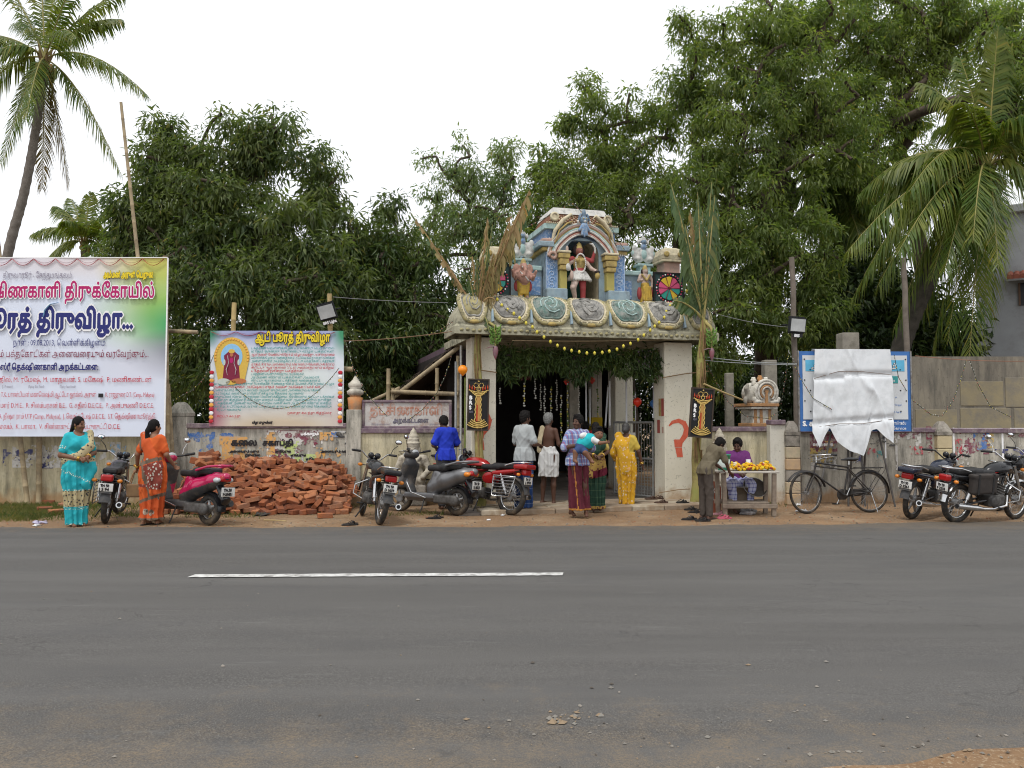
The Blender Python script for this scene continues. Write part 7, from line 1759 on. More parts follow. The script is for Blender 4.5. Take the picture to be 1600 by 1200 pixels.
def skirt(v,prof,n,amp,m=0,ph=0.,k=.03,zfade=.3,seed=0):
 z=np.array([p[0] for p in prof]);A=np.array(prof,float);A[:,3:]*=np.interp(z,[0,.3,.6,.85],[.90,.88,.95,1.])[:,None];amp*=1.9;o=np.argsort(z);z=z[o];A=A[o];z0,z1=z[0],z[-1];R_=A[:,3:].max()+.1
 def f(X,Y,Z):
  cx,cy,rx,ry=(np.interp(Z.ravel(),z,A[:,i]).reshape(Z.shape) for i in (1,2,3,4));x,y=X-cx,Y-cy;th=np.arctan2(y/ry,x/rx);r=np.sqrt((x/rx)**2+(y/ry)**2);w=np.clip((z1-Z)/(z1-z0+1e-6)/zfade,0,1)
  d=(r-1)*np.minimum(rx,ry)+amp*w*(np.sin(n*th+ph)+.45*np.sin((2*n+3)*th+1+seed+3*Z));return np.maximum(np.maximum(d*.8,z0-Z),Z-z1)
 v.put(f,(A[:,1].min()-R_,A[:,2].min()-R_,z0),(A[:,1].max()+R_,A[:,2].max()+R_,z1),k,m)
def rdg(p):return np.exp(-(np.sin(p)/.4)**2)
def folds(v,a=.0035,s=0.):v.warp(lambda X,Y,Z:-1.9*a*(rdg(X*17+Z*9+Y*6+s+.8*np.sin(Z*11))+.8*rdg(Z*15-X*11+s*2+.6*np.sin(X*17+s))+.6*rdg(Y*21+Z*7+s))+.4*a)
BB=((-.5,-.55,0),(.5,.45,1.66))
class Person:
 def __init__(s,label,J,pos,rz,H,sk,z=0.,shoes=None,female=False,bb=BB,cat='person',group=None):
  s.J=J;v=Vox(bb[0],bb[1],VH);torso(v,J,0);arms(v,J);legs(v,J,shoes=5 if shoes else None);head(v,J,female);s.sc=H/1.60;s.bb=bb
  s.o=v.build('person',[SKIN[sk],M_HAIR,M_EYE,M_EYEW,M_LIP,shoes or M_HAIR],None,(pos[0],pos[1],z),(0,0,rz),label=label,cat=cat,group=group);s.o.scale=(s.sc*.91,s.sc*.91,s.sc)
 def layer(s,name,v,mats):return v.build(name,mats,s.o)
 def vox(s,lo=None,hi=None):return Vox(lo or s.bb[0],hi or s.bb[1],VH)
def bangles(p,J,S,m=M_GOLD,n=3):
 e,w=V3(J['e'+S]),V3(J['w'+S]);f=w-e;f/=np.linalg.norm(f);u,q=basis(Vector(f));k=MB()
 for i in range(n):c=Vector(w-f*(.02+.014*i));k.tube([c+(u*math.cos(a)+q*math.sin(a))*.036 for a in np.linspace(0,6.283,16,endpoint=False)],.0055,6,closed=True)
 k.build('bangle',m,p.o)
def gpos(px,py,z=0.):p=gp(px,py,z);return (p.x,p.y)
# --- cyan sari
CY=fab('cyan',(.02,.36,.42),(.03,.42,.47));BEIGE=fab_dots('beige_dots',(.50,.42,.24),(.03,.03,.04),26,.30);SEQ=fab_dots('sequin',(.05,.40,.44),(.75,.72,.6),40,.33)
def p_cyan():
 J=std(b=1.22,bust=1,yaw=R(32),pitch=R(6),eL=(.25,.02,1.06),eR=(-.25,.02,1.04),wL=(.06,-.24,1.01),wR=(-.03,-.22,.98),curlL=.9,curlR=.9,tipL=(-.05,-.30,.99),tipR=(.08,-.28,.99),tL=0.,tR=0.,aL=(.07,0,.075),aR=(-.07,0,.075))
 p=Person('plump woman in a cyan sari with beige dotted panels beside the leftmost motorcycle',J,gpos(119,822),R(48),1.60,'brown',female=True)
 v=p.vox();torso(v,J,.012,0);arms(v,J,.012,0,.36,False);v.put(lambda X,Y,Z:Z-1.36-.25*np.abs(X)+.0*Y,(-.2,-.3,1.3),(.2,.3,1.6),0,cut=False) if False else None
 skirt(v,[(1.02,0,0,.18,.145),(.9,0,.0,.215,.17),(.72,0,0,.225,.18),(.4,0,-.01,.185,.16),(.12,0,-.01,.158,.14),(.03,0,-.01,.162,.15)],11,.010,0,1.2)
 # the pallu: a second layer wound over the chest and hips
 v.chain([(-.2,-.02,.96),(-.05,-.165,1.02),(.12,-.17,1.16),(.165,-.03,1.34),(.12,.12,1.2)],[.055,.06,.06,.055,.05],.03,1,flat=((0,1,0),.45))
 v.chain([(.2,.0,1.0),(.19,-.09,.82),(.06,-.19,.62),(.1,-.18,.56)],[.06,.07,.06,.04],.03,0,flat=((0,1,0),.5))
 v.paint(lambda X,Y,Z:(Z<1.05)&(Z>.93)&(Y<.05)&(Z>.98-.35*X-.02)&(Z<1.06-.3*X),1);v.paint(lambda X,Y,Z:(Z<.52)&(Z>.29),1);v.paint(lambda X,Y,Z:(Z<.29)&(Z>.25),2);v.paint(lambda X,Y,Z:(Z>.52)&(Z<.55),2)
 v.paint(lambda X,Y,Z:(np.abs(Z-(.70-.5*X))<.022)&(Z<.95)&(Z>.5)&(Y<.1),2);v.paint(lambda X,Y,Z:(Z>1.13)&(Z<1.19)&(np.abs(X)>.2),2);v.paint(lambda X,Y,Z:(Z<.055),2)
 v.ell(V3(J['nec'])+(0,-.06,.02),(.085,.12,.075),0,0,cut=True);folds(v,.003);p.layer('sari',v,[CY,BEIGE,SEQ]);p.layer('hair',hair_long(J,'plait'),[M_HAIR]);bangles(p,J,'L');bangles(p,J,'R')
 k=MB();
 for s in (-1,1):c=V3(J['hea'])+np.array(Euler((J['pitch'],0,J['yaw'])).to_matrix())@np.array([s*.078,.0,-.045]);k.ball(c,.009,6,5);k.ball(c-(0,0,.018),.007,6,5)
 k.build('earring',M_GOLD,p.o)
p_cyan()
# --- orange sari
OR=fab('orange',(.52,.085,.018),(.60,.12,.025));ORP=fab_dots('orange_medallion',(.55,.09,.02),(.12,.085,.06),6.5,.30,None,(.45,.36,.28));ORB=fab('taupe_border',(.17,.12,.085));ORM=fab_dots('maroon_sprig',(.24,.05,.035),(.55,.5,.42),22,.3)
def p_orange():
 J=std(b=1.12,bust=1,yaw=R(-28),pitch=0,eL=(.27,.03,1.07),wL=(.36,-.1,.86),eR=(-.24,.02,1.06),wR=(-.26,-.14,.92),hL=(.085,0,.86),kL=(.09,-.1,.5),aL=(.10,.06,.11),aR=(-.07,-.05,.075),curlL=.9)
 p=Person('woman in an orange sari walking away towards the magenta scooter',J,gpos(238,820),R(172),1.56,'mid',female=True,shoes=M('shoe_dark',(.03,.025,.022)))
 v=p.vox();torso(v,J,.012,0);arms(v,J,.012,0,.36,False);skirt(v,[(1.02,0,0,.17,.135),(.9,0,.01,.205,.165),(.72,0,.01,.215,.175),(.4,0,.0,.195,.17),(.16,.01,0,.18,.17),(.09,.01,.0,.205,.19)],9,.012,0,.4)
 v.chain([(.15,-.06,1.1),(.16,.02,1.345),(.06,.13,1.22),(-.06,.15,1.02),(-.12,.15,.86),(-.16,.13,.68),(-.12,.13,.5)],[.05,.06,.085,.10,.10,.07,.05],.03,1,flat=((0,1,0),.45))
 v.paint(lambda X,Y,Z:(Y>.04)&(np.abs(Z-(.96-.25*X))<.028)&(Z>.8),2);v.paint(lambda X,Y,Z:(Y>.03)&(Z>.42)&(Z<1.32)&(np.abs(X-(.02+.28*(Z-.62)))<.028),2);v.paint(lambda X,Y,Z:(Y>.04)&(Z<.92-.25*X)&(Z>.55)&(X<.0+.28*(Z-.62))&(X>-.24),3);v.paint(lambda X,Y,Z:(np.abs(Z-(.40-.3*X))<.03)&(Y>-.1),2);v.paint(lambda X,Y,Z:(np.abs(Z-.60)<.018)&(X>-.06),3);v.paint(lambda X,Y,Z:(Z<.38-.3*X),1);v.paint(lambda X,Y,Z:Z<.115,2)
 v.ell(V3(J['nec'])+(0,.04,.02),(.09,.12,.07),0,0,cut=True);folds(v,.0035,2);p.layer('sari',v,[OR,ORP,ORB,ORM]);p.layer('hair',hair_long(J,'tail'),[M_HAIR]);bangles(p,J,'L');k=MB();c=V3(J['hea']);q=Vector(np.array(Euler((0,0,J['yaw'])).to_matrix())@np.array([0,.10,-.01]))+Vector(c);k.tube([q+Vector((.04*math.cos(a),.012*math.sin(a),.012*math.sin(a))) for a in np.linspace(0,6.28,14,endpoint=False)],.009,6,closed=True);k.build('hair_clip',M_WHITE,p.o)
 return p,J
po_,Jo_=p_orange()
# bag hanging from her hand
hp=po_.o.location+Vector(rotz((.36*po_.sc,-.12*po_.sc,0),(0,0),R(172)));v=Vox((-.16,-.07,0),(.16,.07,.24),.011);v.box((0,0,.11),(.13,.045,.1),.02);bg_=thing('hand_bag','tan shopping bag hanging from the hand of the woman in orange','bag',(hp.x,hp.y,.38));v.build('pouch',M('bag_tan',(.24,.15,.075),(.18,.11,.06),9,.8),bg_)
k=MB()
for s in (-1,1):k.tube([(-.09,s*.03,.2),(-.04,s*.02,.36),(.0,0,.42),(.04,s*.02,.36),(.09,s*.03,.2)],.008,6)
k.build('strap',M('bag_strap',(.35,.2,.1)),bg_)
# --- blue t-shirt
TEEB=fab('royal_blue',(.015,.035,.42),(.02,.05,.5));TROU=fab('grey_trouser',(.07,.07,.075))
def trousers(p,J,m,off=.018,z=.93):
 v=p.vox();v.ell(V3(J['pel'])-(0,0,.0),(.16*J['b']+.01,.118*J['b']+.01,.11),.03)
 for S in 'LR':v.chain([V3(J['h'+S]),V3(J['k'+S]),V3(J['a'+S])+(0,0,.02)],[.088+off,.064+off,.05+off],.03)
 folds(v,.003,4);p.layer('trousers',v,[m])
def shirt(p,J,mats,off=.016,sleeve=.40,hem=.82,flare=.0,s=0.,collar=True,paintf=None):
 v=p.vox();torso(v,J,off,0);arms(v,J,off+.004,0,sleeve,False)
 if hem<.86:P=V3(J['pel']);skirt(v,[(1.0,J['wai'][0],J['wai'][1],.145*J['b']+off,.112*J['b']+off),(.9,P[0],P[1],.172*J['b']+off,.135*J['b']+off),(hem,P[0],P[1],.180*J['b']+off+flare*.4,.145*J['b']+off+flare*.4)],7,.006,0,s)
 v.put(lambda X,Y,Z:Z-hem+0*X,(-.5,-.5,0),(.5,.5,hem),0,cut=True);n=V3(J['nec']);v.cone(n-(0,0,.02),n+(0,-.01,.15),.056,.06,0,cut=True)
 if collar:v.put(lambda X,Y,Z:np.maximum(np.abs(np.sqrt((X-n[0])**2+(Y-n[1])**2)-.066)-.008,np.abs(Z-n[2]+.005)-.022),n-.1,n+.1,.006)
 if paintf:paintf(v)
 folds(v,.0035,s);return p.layer('shirt',v,mats)
def lungi(p,J,mats,prof,n=6,amp=.008,s=0.,paintf=None,name='lungi'):
 v=p.vox();skirt(v,[(q[0],q[1],q[2],q[3]*.9,q[4]*.9) for q in prof],n,amp,0,s)
 if paintf:paintf(v)
 folds(v,.003,s);return p.layer(name,v,mats)
def p_blue():
 J=std(b=.96,nec=(0,-.02,1.345),hea=(.01,-.085,1.44),pitch=R(38),yaw=R(-12),che=(0,-.01,1.18),eL=(.24,-.02,1.07),wL=(.1,-.23,1.02),eR=(-.24,-.02,1.07),wR=(-.1,-.23,1.02))
 p=Person('young man in a royal blue T-shirt bowing his head beside the stone bust',J,(gx(697,14.0),14.0),R(-152),1.66,'dark');trousers(p,J,TROU);shirt(p,J,[TEEB],hem=.82,collar=False,s=1);p.layer('hair',hair_short(J),[M_HAIR])
p_blue()
# --- grey shirt, blue checked lungi
def p_grey():
 J=std(b=1.05,yaw=R(-10),eL=(.24,-.03,1.07),wL=(.16,-.24,1.03),eR=(-.24,-.0,1.07),wR=(-.14,-.24,1.05),nec=(0,.0,1.36),hea=(0,-.035,1.485),pitch=R(6))
 p=Person('man in a pale grey shirt and blue checked lungi at the gateway step',J,gpos(819,797,.04),R(138),1.67,'dark',z=.03);LG=fab_check('blue_check',(.022,.06,.19),(.26,.32,.45),.12,.08,(.015,.035,.12))
 lungi(p,J,[LG],[(1.0,0,0,.155,.125),(.85,0,0,.185,.15),(.5,0,0,.18,.155),(.06,0,0,.19,.175)],5,.012,1);shirt(p,J,[fab('grey_shirt',(.33,.35,.35),(.38,.40,.40))],hem=.80,flare=.0,s=3);p.layer('hair',hair_short(J),[M_HAIR])
p_grey()
# --- bare backed old man in a white cloth
def p_old():
 J=std(b=.92,yaw=R(-8),eL=(.21,-.02,1.07),wL=(.2,-.2,.98),eR=(-.22,.0,1.06),wR=(-.16,-.22,1.0),kL=(.1,-.02,.47),kR=(-.1,-.02,.47),aL=(.12,.02,.075),aR=(-.11,.0,.075))
 p=Person('grey haired bare backed old man with a white cloth at his waist',J,gpos(857,788,.05),R(152),1.63,'dark',z=.04);v=p.vox();skirt(v,[(1.0,0,0,.145,.112),(.9,0,0,.175,.14),(.7,0,0,.185,.16),(.50,0,0,.19,.17)],5,.010,0,.5);v.put(lambda X,Y,Z:np.maximum(np.maximum(np.sqrt((X/.155)**2+(Y/.12)**2)-1,.0)*.12,np.abs(Z-.99)-.03),(-.2,-.2,.95),(.2,.2,1.03),.01);folds(v,.004,2);p.layer('waist_cloth',v,[M_WHITE])
 v=p.vox();v.chain([(.1,-.12,1.0),(.12,-.06,1.3),(.10,.06,1.33),(.13,.12,1.12),(.14,.12,.95)],[.05]*5,.03,0,flat=((0,1,0),.35));p.layer('shoulder_cloth',v,[fab('beige_towel',(.48,.40,.26))]);p.layer('hair',hair_short(J,M_HGREY),[M_HGREY])
p_old()
# --- man carrying a child
def p_father():
 J=std(b=1.0,yaw=R(-48),eL=(.25,-.04,1.07),wL=(.0,-.23,1.06),eR=(-.25,-.05,1.08),wR=(-.02,-.24,1.13),tipL=(-.1,-.25,1.07),tipR=(.08,-.27,1.14),kL=(.1,-.06,.47),aL=(.13,-.08,.075),aR=(-.10,.10,.09),kR=(-.1,.0,.47))
 p=Person('man in a blue checked shirt and maroon lungi carrying a small child',J,gpos(903,806,.03),R(8),1.60,'dark',z=.03);MA=fab('maroon_lungi',(.085,.012,.022),(.11,.018,.03));lungi(p,J,[MA,fab('gold_edge',(.45,.2,.04))],[(1.0,0,0,.15,.12),(.85,0,0,.175,.145),(.5,.0,0,.17,.17),(.2,.02,-.01,.19,.20),(.10,.03,-.01,.205,.21)],5,.016,.6,lambda v:(v.paint(lambda X,Y,Z:Z<.125,1),v.paint(lambda X,Y,Z:(np.abs(X+.09+.08*(.9-Z)*-1)<.009)&(Y<0),1)))
 shirt(p,J,[fab_check('shirt_check',(.15,.20,.40),(.48,.52,.62),.075,.25,(.28,.06,.10))],hem=.80,sleeve=.5,s=2,flare=.01);p.layer('hair',hair_short(J,thick=.016),[M_HAIR]);v=Vox(V3(J['hea'])-.15,V3(J['hea'])+.15,.009);return p,J
pf,Jf=p_father()
def p_child():
 T_=dict();f=pf.o;bb=((-.36,-.2,-.25),(.4,.25,.45));v=Vox(*bb,.0095)
 C=V3((.22,-.02,.22));v.ell((.0,0,.06),(.13,.085,.10),.04);v.ell((.08,0,.13),(.1,.085,.09),.04);v.cone((.13,0,.17),(.18,-.01,.2),.04,.038,.02);v.ell(C,(.078,.082,.085),.02);v.ell(C+(.01,-.045,-.03),(.05,.045,.045),.02);v.ell(C+(.0,-.083,-.012),(.010,.012,.010),.006)
 for s in (-1,1):v.ell(C+(.01+s*.028,-.076,.008),(.009,.008,.007),.0,2)
 v.ell(C+(.01,-.08,-.04),(.016,.008,.005),0,4);v.chain([(.12,-.07,.13),(.22,-.12,.08),(.30,-.14,.09)],[.034,.03,.022],.015);v.ell((.33,-.145,.09),(.026,.014,.022),.01)
 for q in range(4):v.cone((.34,-.145,.078+.012*q),(.37,-.15,.074+.013*q),.007,.006,.003)
 v.cone((.32,-.15,.105),(.345,-.165,.12),.008,.007,.004);v.chain([(-.06,-.05,0),(-.16,-.11,-.05),(-.18,-.12,-.18)],[.055,.045,.032],.02);v.cone((-.18,-.12,-.19),(-.16,-.17,-.21),.027,.022,.015);v.chain([(-.05,.05,-.01),(-.02,-.12,-.06),(.08,-.13,-.19)],[.055,.045,.03],.02);v.cone((.08,-.13,-.2),(.1,-.17,-.215),.026,.022,.015)
 pos=f.matrix_basis@Vector((.06,-.25,1.08));o=v.build('person',[SKIN['brown'],M_HAIR,M_EYE,M_EYEW,M_LIP],None,pos,(0,0,R(8)),label='toddler in a turquoise top held in the arms of the man in a checked shirt',cat='person')
 v=Vox(*bb,.0095);v.ell((.02,0,.08),(.145,.098,.105),.04);v.ell((.09,0,.14),(.105,.096,.09),.04);v.cone((.12,-.07,.13),(.18,-.1,.10),.045,.042,.02,1);v.cone((.02,.02,.2),(-.05,-.05,.19),.04,.04,.02,1);v.paint(lambda X,Y,Z:X>.15,1);folds(v,.003,1);v.build('top',[fab('turquoise',(.02,.42,.46)),M_WHITE],o)
 v=Vox(*bb,.0095);v.ell((-.06,0,.02),(.09,.09,.085),.03);v.chain([(-.06,-.05,0),(-.15,-.105,-.045)],[.065,.056],.02);v.chain([(-.05,.05,-.01),(-.02,-.11,-.055)],[.065,.056],.02);v.build('shorts',[fab('denim',(.03,.06,.16))],o)
 J=std(hea=tuple(C+(0,.0,0)),yaw=.1,pitch=0.);v=hair_short(J,thick=.010);v.build('hair',[M_HAIR],o)
p_child()
# --- green and gold sari
def p_green():
 J=std(b=1.02,bust=1,yaw=R(-14),pitch=R(16),eL=(.25,.0,1.06),wL=(.08,-.22,.99),eR=(-.24,.0,1.06),wR=(-.06,-.24,1.0),tipL=(-.04,-.28,.98),curlL=.8)
 p=Person('woman in a dark green and gold sari just behind the man carrying a child',J,gpos(931,796,.05),R(6),1.47,'dark',z=.04,female=True);GR=fab_check('green_sari',(.015,.045,.028),(.09,.14,.07),.12,.09);GD=fab_dots('gold_brocade',(.38,.24,.06),(.12,.035,.03),16,.3);YB=fab('yellow_blouse',(.50,.38,.10));MR=fab('maroon_edge',(.13,.012,.03))
 v=p.vox();torso(v,J,.012,1);arms(v,J,.012,1,.36,False);skirt(v,[(1.02,0,0,.155,.125),(.9,0,0,.185,.15),(.7,0,0,.20,.165),(.35,0,0,.185,.16),(.1,0,0,.18,.16),(.035,0,0,.20,.175)],12,.010,0,.3)
 v.chain([(-.18,-.03,1.0),(-.05,-.16,1.08),(.09,-.16,1.18),(.15,-.03,1.345),(.13,.12,1.15),(.14,.13,.8)],[.06,.075,.08,.06,.06,.05],.03,0,flat=((0,1,0),.55));v.chain([(.06,-.14,.98),(-.02,-.19,.82),(-.12,-.18,.64)],[.08,.09,.06],.03,2,flat=((0,1,0),.5))
 v.paint(lambda X,Y,Z:(Y<-.02)&(Z<.98)&(Z>.74+.2*X),2);v.paint(lambda X,Y,Z:(Y<-.0)&(Z<=.74+.2*X)&(Z>.60+.2*X)&(X>-.1),3);v.paint(lambda X,Y,Z:Z<.085,2);v.ell(V3(J['nec'])+(0,-.06,.02),(.075,.11,.07),0,cut=True);folds(v,.003,5);p.layer('sari',v,[GR,YB,GD,MR]);p.layer('hair',hair_long(J,'bun'),[M_HAIR]);bangles(p,J,'L');bangles(p,J,'R')
p_green()
# --- yellow printed sari, seen from behind
def p_yellow():
 J=std(b=1.12,bust=1,yaw=R(-14),eL=(.25,.0,1.06),wL=(.2,-.2,.98),eR=(-.26,.03,1.05),wR=(-.33,-.02,.80),aL=(.08,.05,.10),aR=(-.08,-.02,.075))
 p=Person('woman in a bright yellow printed sari walking in through the gateway',J,gpos(979,790,.05),R(170),1.46,'dark',z=.04,female=True);YE=fab_dots('yellow_print',(.58,.33,.02),(.62,.55,.42),17,.27,(.55,.28,.02),(.60,.30,.12));YB=fab('mustard_blouse',(.50,.36,.06))
 v=p.vox();torso(v,J,.014,1);arms(v,J,.014,1,.34,False);skirt(v,[(1.02,0,0,.175,.14),(.9,0,.01,.205,.17),(.7,0,.01,.21,.175),(.4,0,0,.182,.16),(.1,0,0,.162,.15),(.05,.0,0,.165,.16)],8,.011,0,2.)
 v.chain([(.14,-.06,1.15),(.16,.03,1.345),(.1,.13,1.15),(.03,.14,.95),(.04,.15,.7)],[.06,.075,.12,.13,.09],.03,0,flat=((0,1,0),.42));v.paint(lambda X,Y,Z:(X>-.09+.2*(1.3-Z))&(Y>0)&(Z>.9),0,1);v.paint(lambda X,Y,Z:(X>.14),0,1);v.chain([(.2,.02,1.2),(.26,-.02,1.02),(.22,-.1,.9)],[.07,.08,.06],.03,0);v.ell(V3(J['nec'])+(0,.03,.02),(.08,.11,.07),0,cut=True);folds(v,.0035,7);p.layer('sari',v,[YE,YB]);p.layer('hair',hair_long(J,'bun'),[M('hair_greying',(.06,.058,.056),(.03,.028,.027),40,.5)]);bangles(p,J,'R')
p_yellow()
# --- partly hidden woman with a red shawl further in
def p_red():
 J=std(b=.95,yaw=R(10));P=gw(2.42,1.35,.04);p=Person('woman with a red shawl standing inside, partly behind the yellow sari',J,(P.x,P.y),R(176),1.48,'dark',z=.04,female=True);v=p.vox();torso(v,J,.014,0);arms(v,J,.014,0,.5,False);skirt(v,[(1.02,0,0,.15,.12),(.8,0,0,.18,.15),(.05,0,0,.21,.18)],7,.01,1);v.chain([(.14,-.08,1.0),(.14,.03,1.34),(.02,.12,1.28),(-.13,.04,1.33),(-.12,.12,.9)],[.06,.07,.08,.07,.06],.03,2,flat=((0,1,0),.5));folds(v,.003,1);p.layer('dress',v,[fab('dark_plum',(.05,.02,.04)),fab('dark_plum2',(.08,.1,.05)),fab('red_shawl',(.42,.03,.04))]);p.layer('hair',hair_long(J,'plait'),[M_HAIR])
p_red()
# --- boy leaning over the flower table
def p_boy():
 J=std(b=.92,pel=(0,.05,.88),wai=(0,-.02,1.0),che=(0,-.14,1.13),nec=(0,-.25,1.24),hea=(.0,-.33,1.31),pitch=R(42),sL=(.15,-.21,1.21),sR=(-.15,-.21,1.21),eL=(.2,-.32,.99),wL=(.13,-.46,.88),eR=(-.2,-.3,1.0),wR=(-.16,-.42,.82),hL=(.08,.06,.85),hR=(-.08,.06,.85),kL=(.085,.03,.46),kR=(-.085,.02,.46),aL=(.085,.05,.075),aR=(-.085,.03,.075),tipR=(-.14,-.5,.78),yaw=R(-5))
 p=Person('boy in an olive shirt and brown trousers leaning over the flower table',J,gpos(1106,811),R(118),1.42,'dark',shoes=M('shoe_dark'),bb=((-.5,-.65,0),(.5,.45,1.5)));OL=fab('olive',(.115,.095,.06),(.14,.115,.075));trousers(p,J,fab('brown_trouser',(.075,.06,.05)),.012);shirt(p,J,[OL],hem=.80,s=4,collar=True);p.layer('hair',hair_short(J),[M_HAIR]);k=MB()
 k.tube([(.175,.03,.84),(.165,.02,.46),(.15,.05,.1)],.006,5);k.build('trouser_stripe',M_WHITE,p.o)
p_boy()
# --- seated flower seller
def p_seller():
 J=std(b=.98,pel=(0,.02,.50),wai=(0,.0,.64),che=(0,-.02,.82),nec=(0,-.02,.985),hea=(.0,-.055,1.105),pitch=R(20),yaw=R(-22),sL=(.165,-.01,.945),sR=(-.165,-.01,.945),eL=(.22,-.1,.72),wL=(.1,-.28,.66),eR=(-.22,-.1,.72),wR=(-.08,-.28,.68),hL=(.09,-.02,.48),hR=(-.09,-.02,.48),kL=(.17,-.42,.46),kR=(-.17,-.42,.46),aL=(.13,-.38,.075),aR=(-.13,-.38,.075))
 p=Person('flower seller in a purple shirt sitting behind the garland table',J,(gx(1151,13.75),13.75),R(-6),1.62,'dark',bb=((-.5,-.7,0),(.5,.4,1.3)));v=p.vox();torso(v,J,.016,0);arms(v,J,.02,0,.4,False);n=V3(J['nec']);v.cone(n-(0,0,.02),n+(0,-.01,.15),.056,.06,0,cut=True);folds(v,.0035,2);p.layer('shirt',v,[fab('purple',(.115,.022,.12),(.14,.03,.15))])
 v=p.vox();v.ell((0,.0,.48),(.19,.15,.12),.04)
 for s in (-1,1):v.chain([(s*.1,0,.47),(s*.16,-.42,.46),(s*.13,-.40,.25)],[.11,.09,.09],.05)
 v.cone((-.16,-.3,.46),(.16,-.3,.46),.08,.08,.06);folds(v,.005,3);p.layer('lungi',v,[fab_check('pale_check',(.45,.47,.62),(.10,.10,.32),.06,.3)]);p.layer('hair',hair_short(J),[M_HAIR])
p_seller()
st=thing('stool','low wooden stool under the flower seller','stool',(gx(1151,13.8),13.8,0));k=MB();k.bev((0,0,.36),(.36,.3,.04),.008);k.build('seat',M('wood_grey',(.20,.16,.12),(.14,.11,.085),9,.9),st)
for sx in (-1,1):
 for sy in (-1,1):k=MB();k.box((sx*.15,sy*.12,.17),(.04,.04,.34));k.build('leg',M('wood_grey'),st)
 # ------------------------------------------------------------------ flower table and what lies about it
m_wood=M('old_wood',(.27,.22,.17),(.18,.14,.11),9,.9,bmp=.35);m_woodp=M('weathered_top',(.46,.43,.38),(.34,.31,.27),8,.85,bmp=.3)
TYc,TXc=13.1,gx(1163,13.1)
ta=thing('flower_table','rough wooden table laid with flower garlands beside the right pillar','table',(TXc,TYc,0),R(1));TZ=.71
for i in range(4):k=MB();k.bev((0,-.19+i*.127,TZ),(.96+.02*(i%2),.122,.03),.006);k.build('top_plank',m_woodp,ta)
for sx in (-1,1):
 for sy in (-1,1):k=MB();k.box((sx*.40,sy*.2,(TZ-.015)/2),(.065,.06,TZ-.03),rot=(0,R(1.2*sx),0));k.build('leg',m_wood,ta)
for y,z,n_ in ((-.2,.17,0),(.2,.2,1)):k=MB();k.bev((0,y-.045 if y<0 else y+.04,z),(.88,.025,.07),.005);k.build('stretcher',m_wood,ta)
k=MB();k.bev((-.0,.0,.21),(.7,.3,.03),.006);k.build('lower_shelf',m_wood,ta)
fm=[M('marigold',(.72,.40,.01),(.62,.32,.01),30,.7),M('marigold_lemon',(.75,.58,.03),rough=.7),M('chrysanth_red',(.32,.05,.025),rough=.7),M('chrysanth_cream',(.7,.62,.45),rough=.7)]
fl_d=[]
for m_ in fm:
 k=MB();k.ball((0,0,0),(.027,.027,.022),8,5)
 for q in range(7):k.ball((.018*math.cos(q*.9),.018*math.sin(q*.9),.008),(.012,.012,.012),5,4)
 fl_d.append(k.data('flower',m_))
r2=random.Random(9)
def garland(cx,cy,rx,ry,h,n,lab):
 t=thing('flower_garland',lab,'garland',(TXc+cx,TYc+cy,TZ+.016),group='flower garlands on the table')
 for i in range(n):
  a=r2.uniform(0,6.28);u=r2.random()**.5;z=.02+h*(1-u*u)*r2.uniform(.45,1.05);link('flower',fl_d[r2.choice([0,0,0,1,1,2,3])],t,(rx*u*math.cos(a),ry*u*math.sin(a),z),(r2.uniform(-.6,.6),r2.uniform(-.6,.6),0))
garland(-.17,-.05,.1,.12,.13,60,'small coil of yellow marigolds at the left of the flower table');garland(.06,-.03,.14,.14,.10,80,'middle coil of marigold garland with red flowers on the table');garland(.31,-.04,.15,.15,.12,90,'large coil of marigold garland at the right end of the table')
def lathe_thing(name,lab,cat,pos,prof,m,rot=None,n=20,extra=None):
 t=thing(name,lab,cat,pos);t.rotation_euler=rot or (0,0,0);k=MB();k.lathe(prof,n);k.build('shell',m,t);return t
t=lathe_thing('plastic_bucket','green plastic pail standing on the left end of the flower table','bucket',(TXc-.34,TYc+.04,TZ+.017),[(.085,0),(.115,.24),(.122,.24),(.122,.26),(.108,.26),(.08,.015)],M('pail_green',(.04,.26,.16),(.03,.2,.12),6,.4));k=MB();k.tube([(-.115,0,.24),(-.1,.06,.15),(0,.1,.11),(.1,.06,.15),(.115,0,.24)],.005,5);k.build('handle',VM['chrome'],t);k=MB();k.lathe([(.0925,.05),(.108,.18),(.1095,.18),(.0945,.05)],20);k.build('pale_band',M('pail_pale',(.55,.62,.58)),t)
t=lathe_thing('water_cup','small white plastic cup among the flowers','cup',(TXc+.1,TYc+.15,TZ+.017),[(.025,0),(.035,.17),(.037,.17),(.03,.01)],M_WHITE)
t=lathe_thing('metal_tub','battered brown metal tub standing under the flower table','tub',(TXc+.03,TYc+.42,0),[(.2,0),(.23,.3),(.245,.42),(.25,.42),(.25,.44),(.23,.44),(.2,.03)],M('tub_brown',(.17,.13,.09),(.11,.085,.06),6,.6,metal=.3));k=MB();k.tube([(.252*math.cos(a),.252*math.sin(a),.44) for a in np.linspace(0,6.28,24,endpoint=False)],.01,6,closed=True);k.build('rim',VM['alloy'],t)
t=lathe_thing('tilted_bowl','dented metal bowl tilted on the rim of the tub','bowl',(TXc+.22,TYc+.22,.42),[(.05,-.06),(.14,-.03),(.19,.03),(.2,.03),(.15,-.02),(.06,-.045)],M('bowl_dark',(.10,.085,.07),(.06,.05,.04),7,.5,metal=.5),(R(48),R(8),0));k=MB();k.tube([(.197*math.cos(a),.197*math.sin(a),.03) for a in np.linspace(0,6.28,24,endpoint=False)],.006,6,closed=True);k.build('rim',VM['alloy'],t)
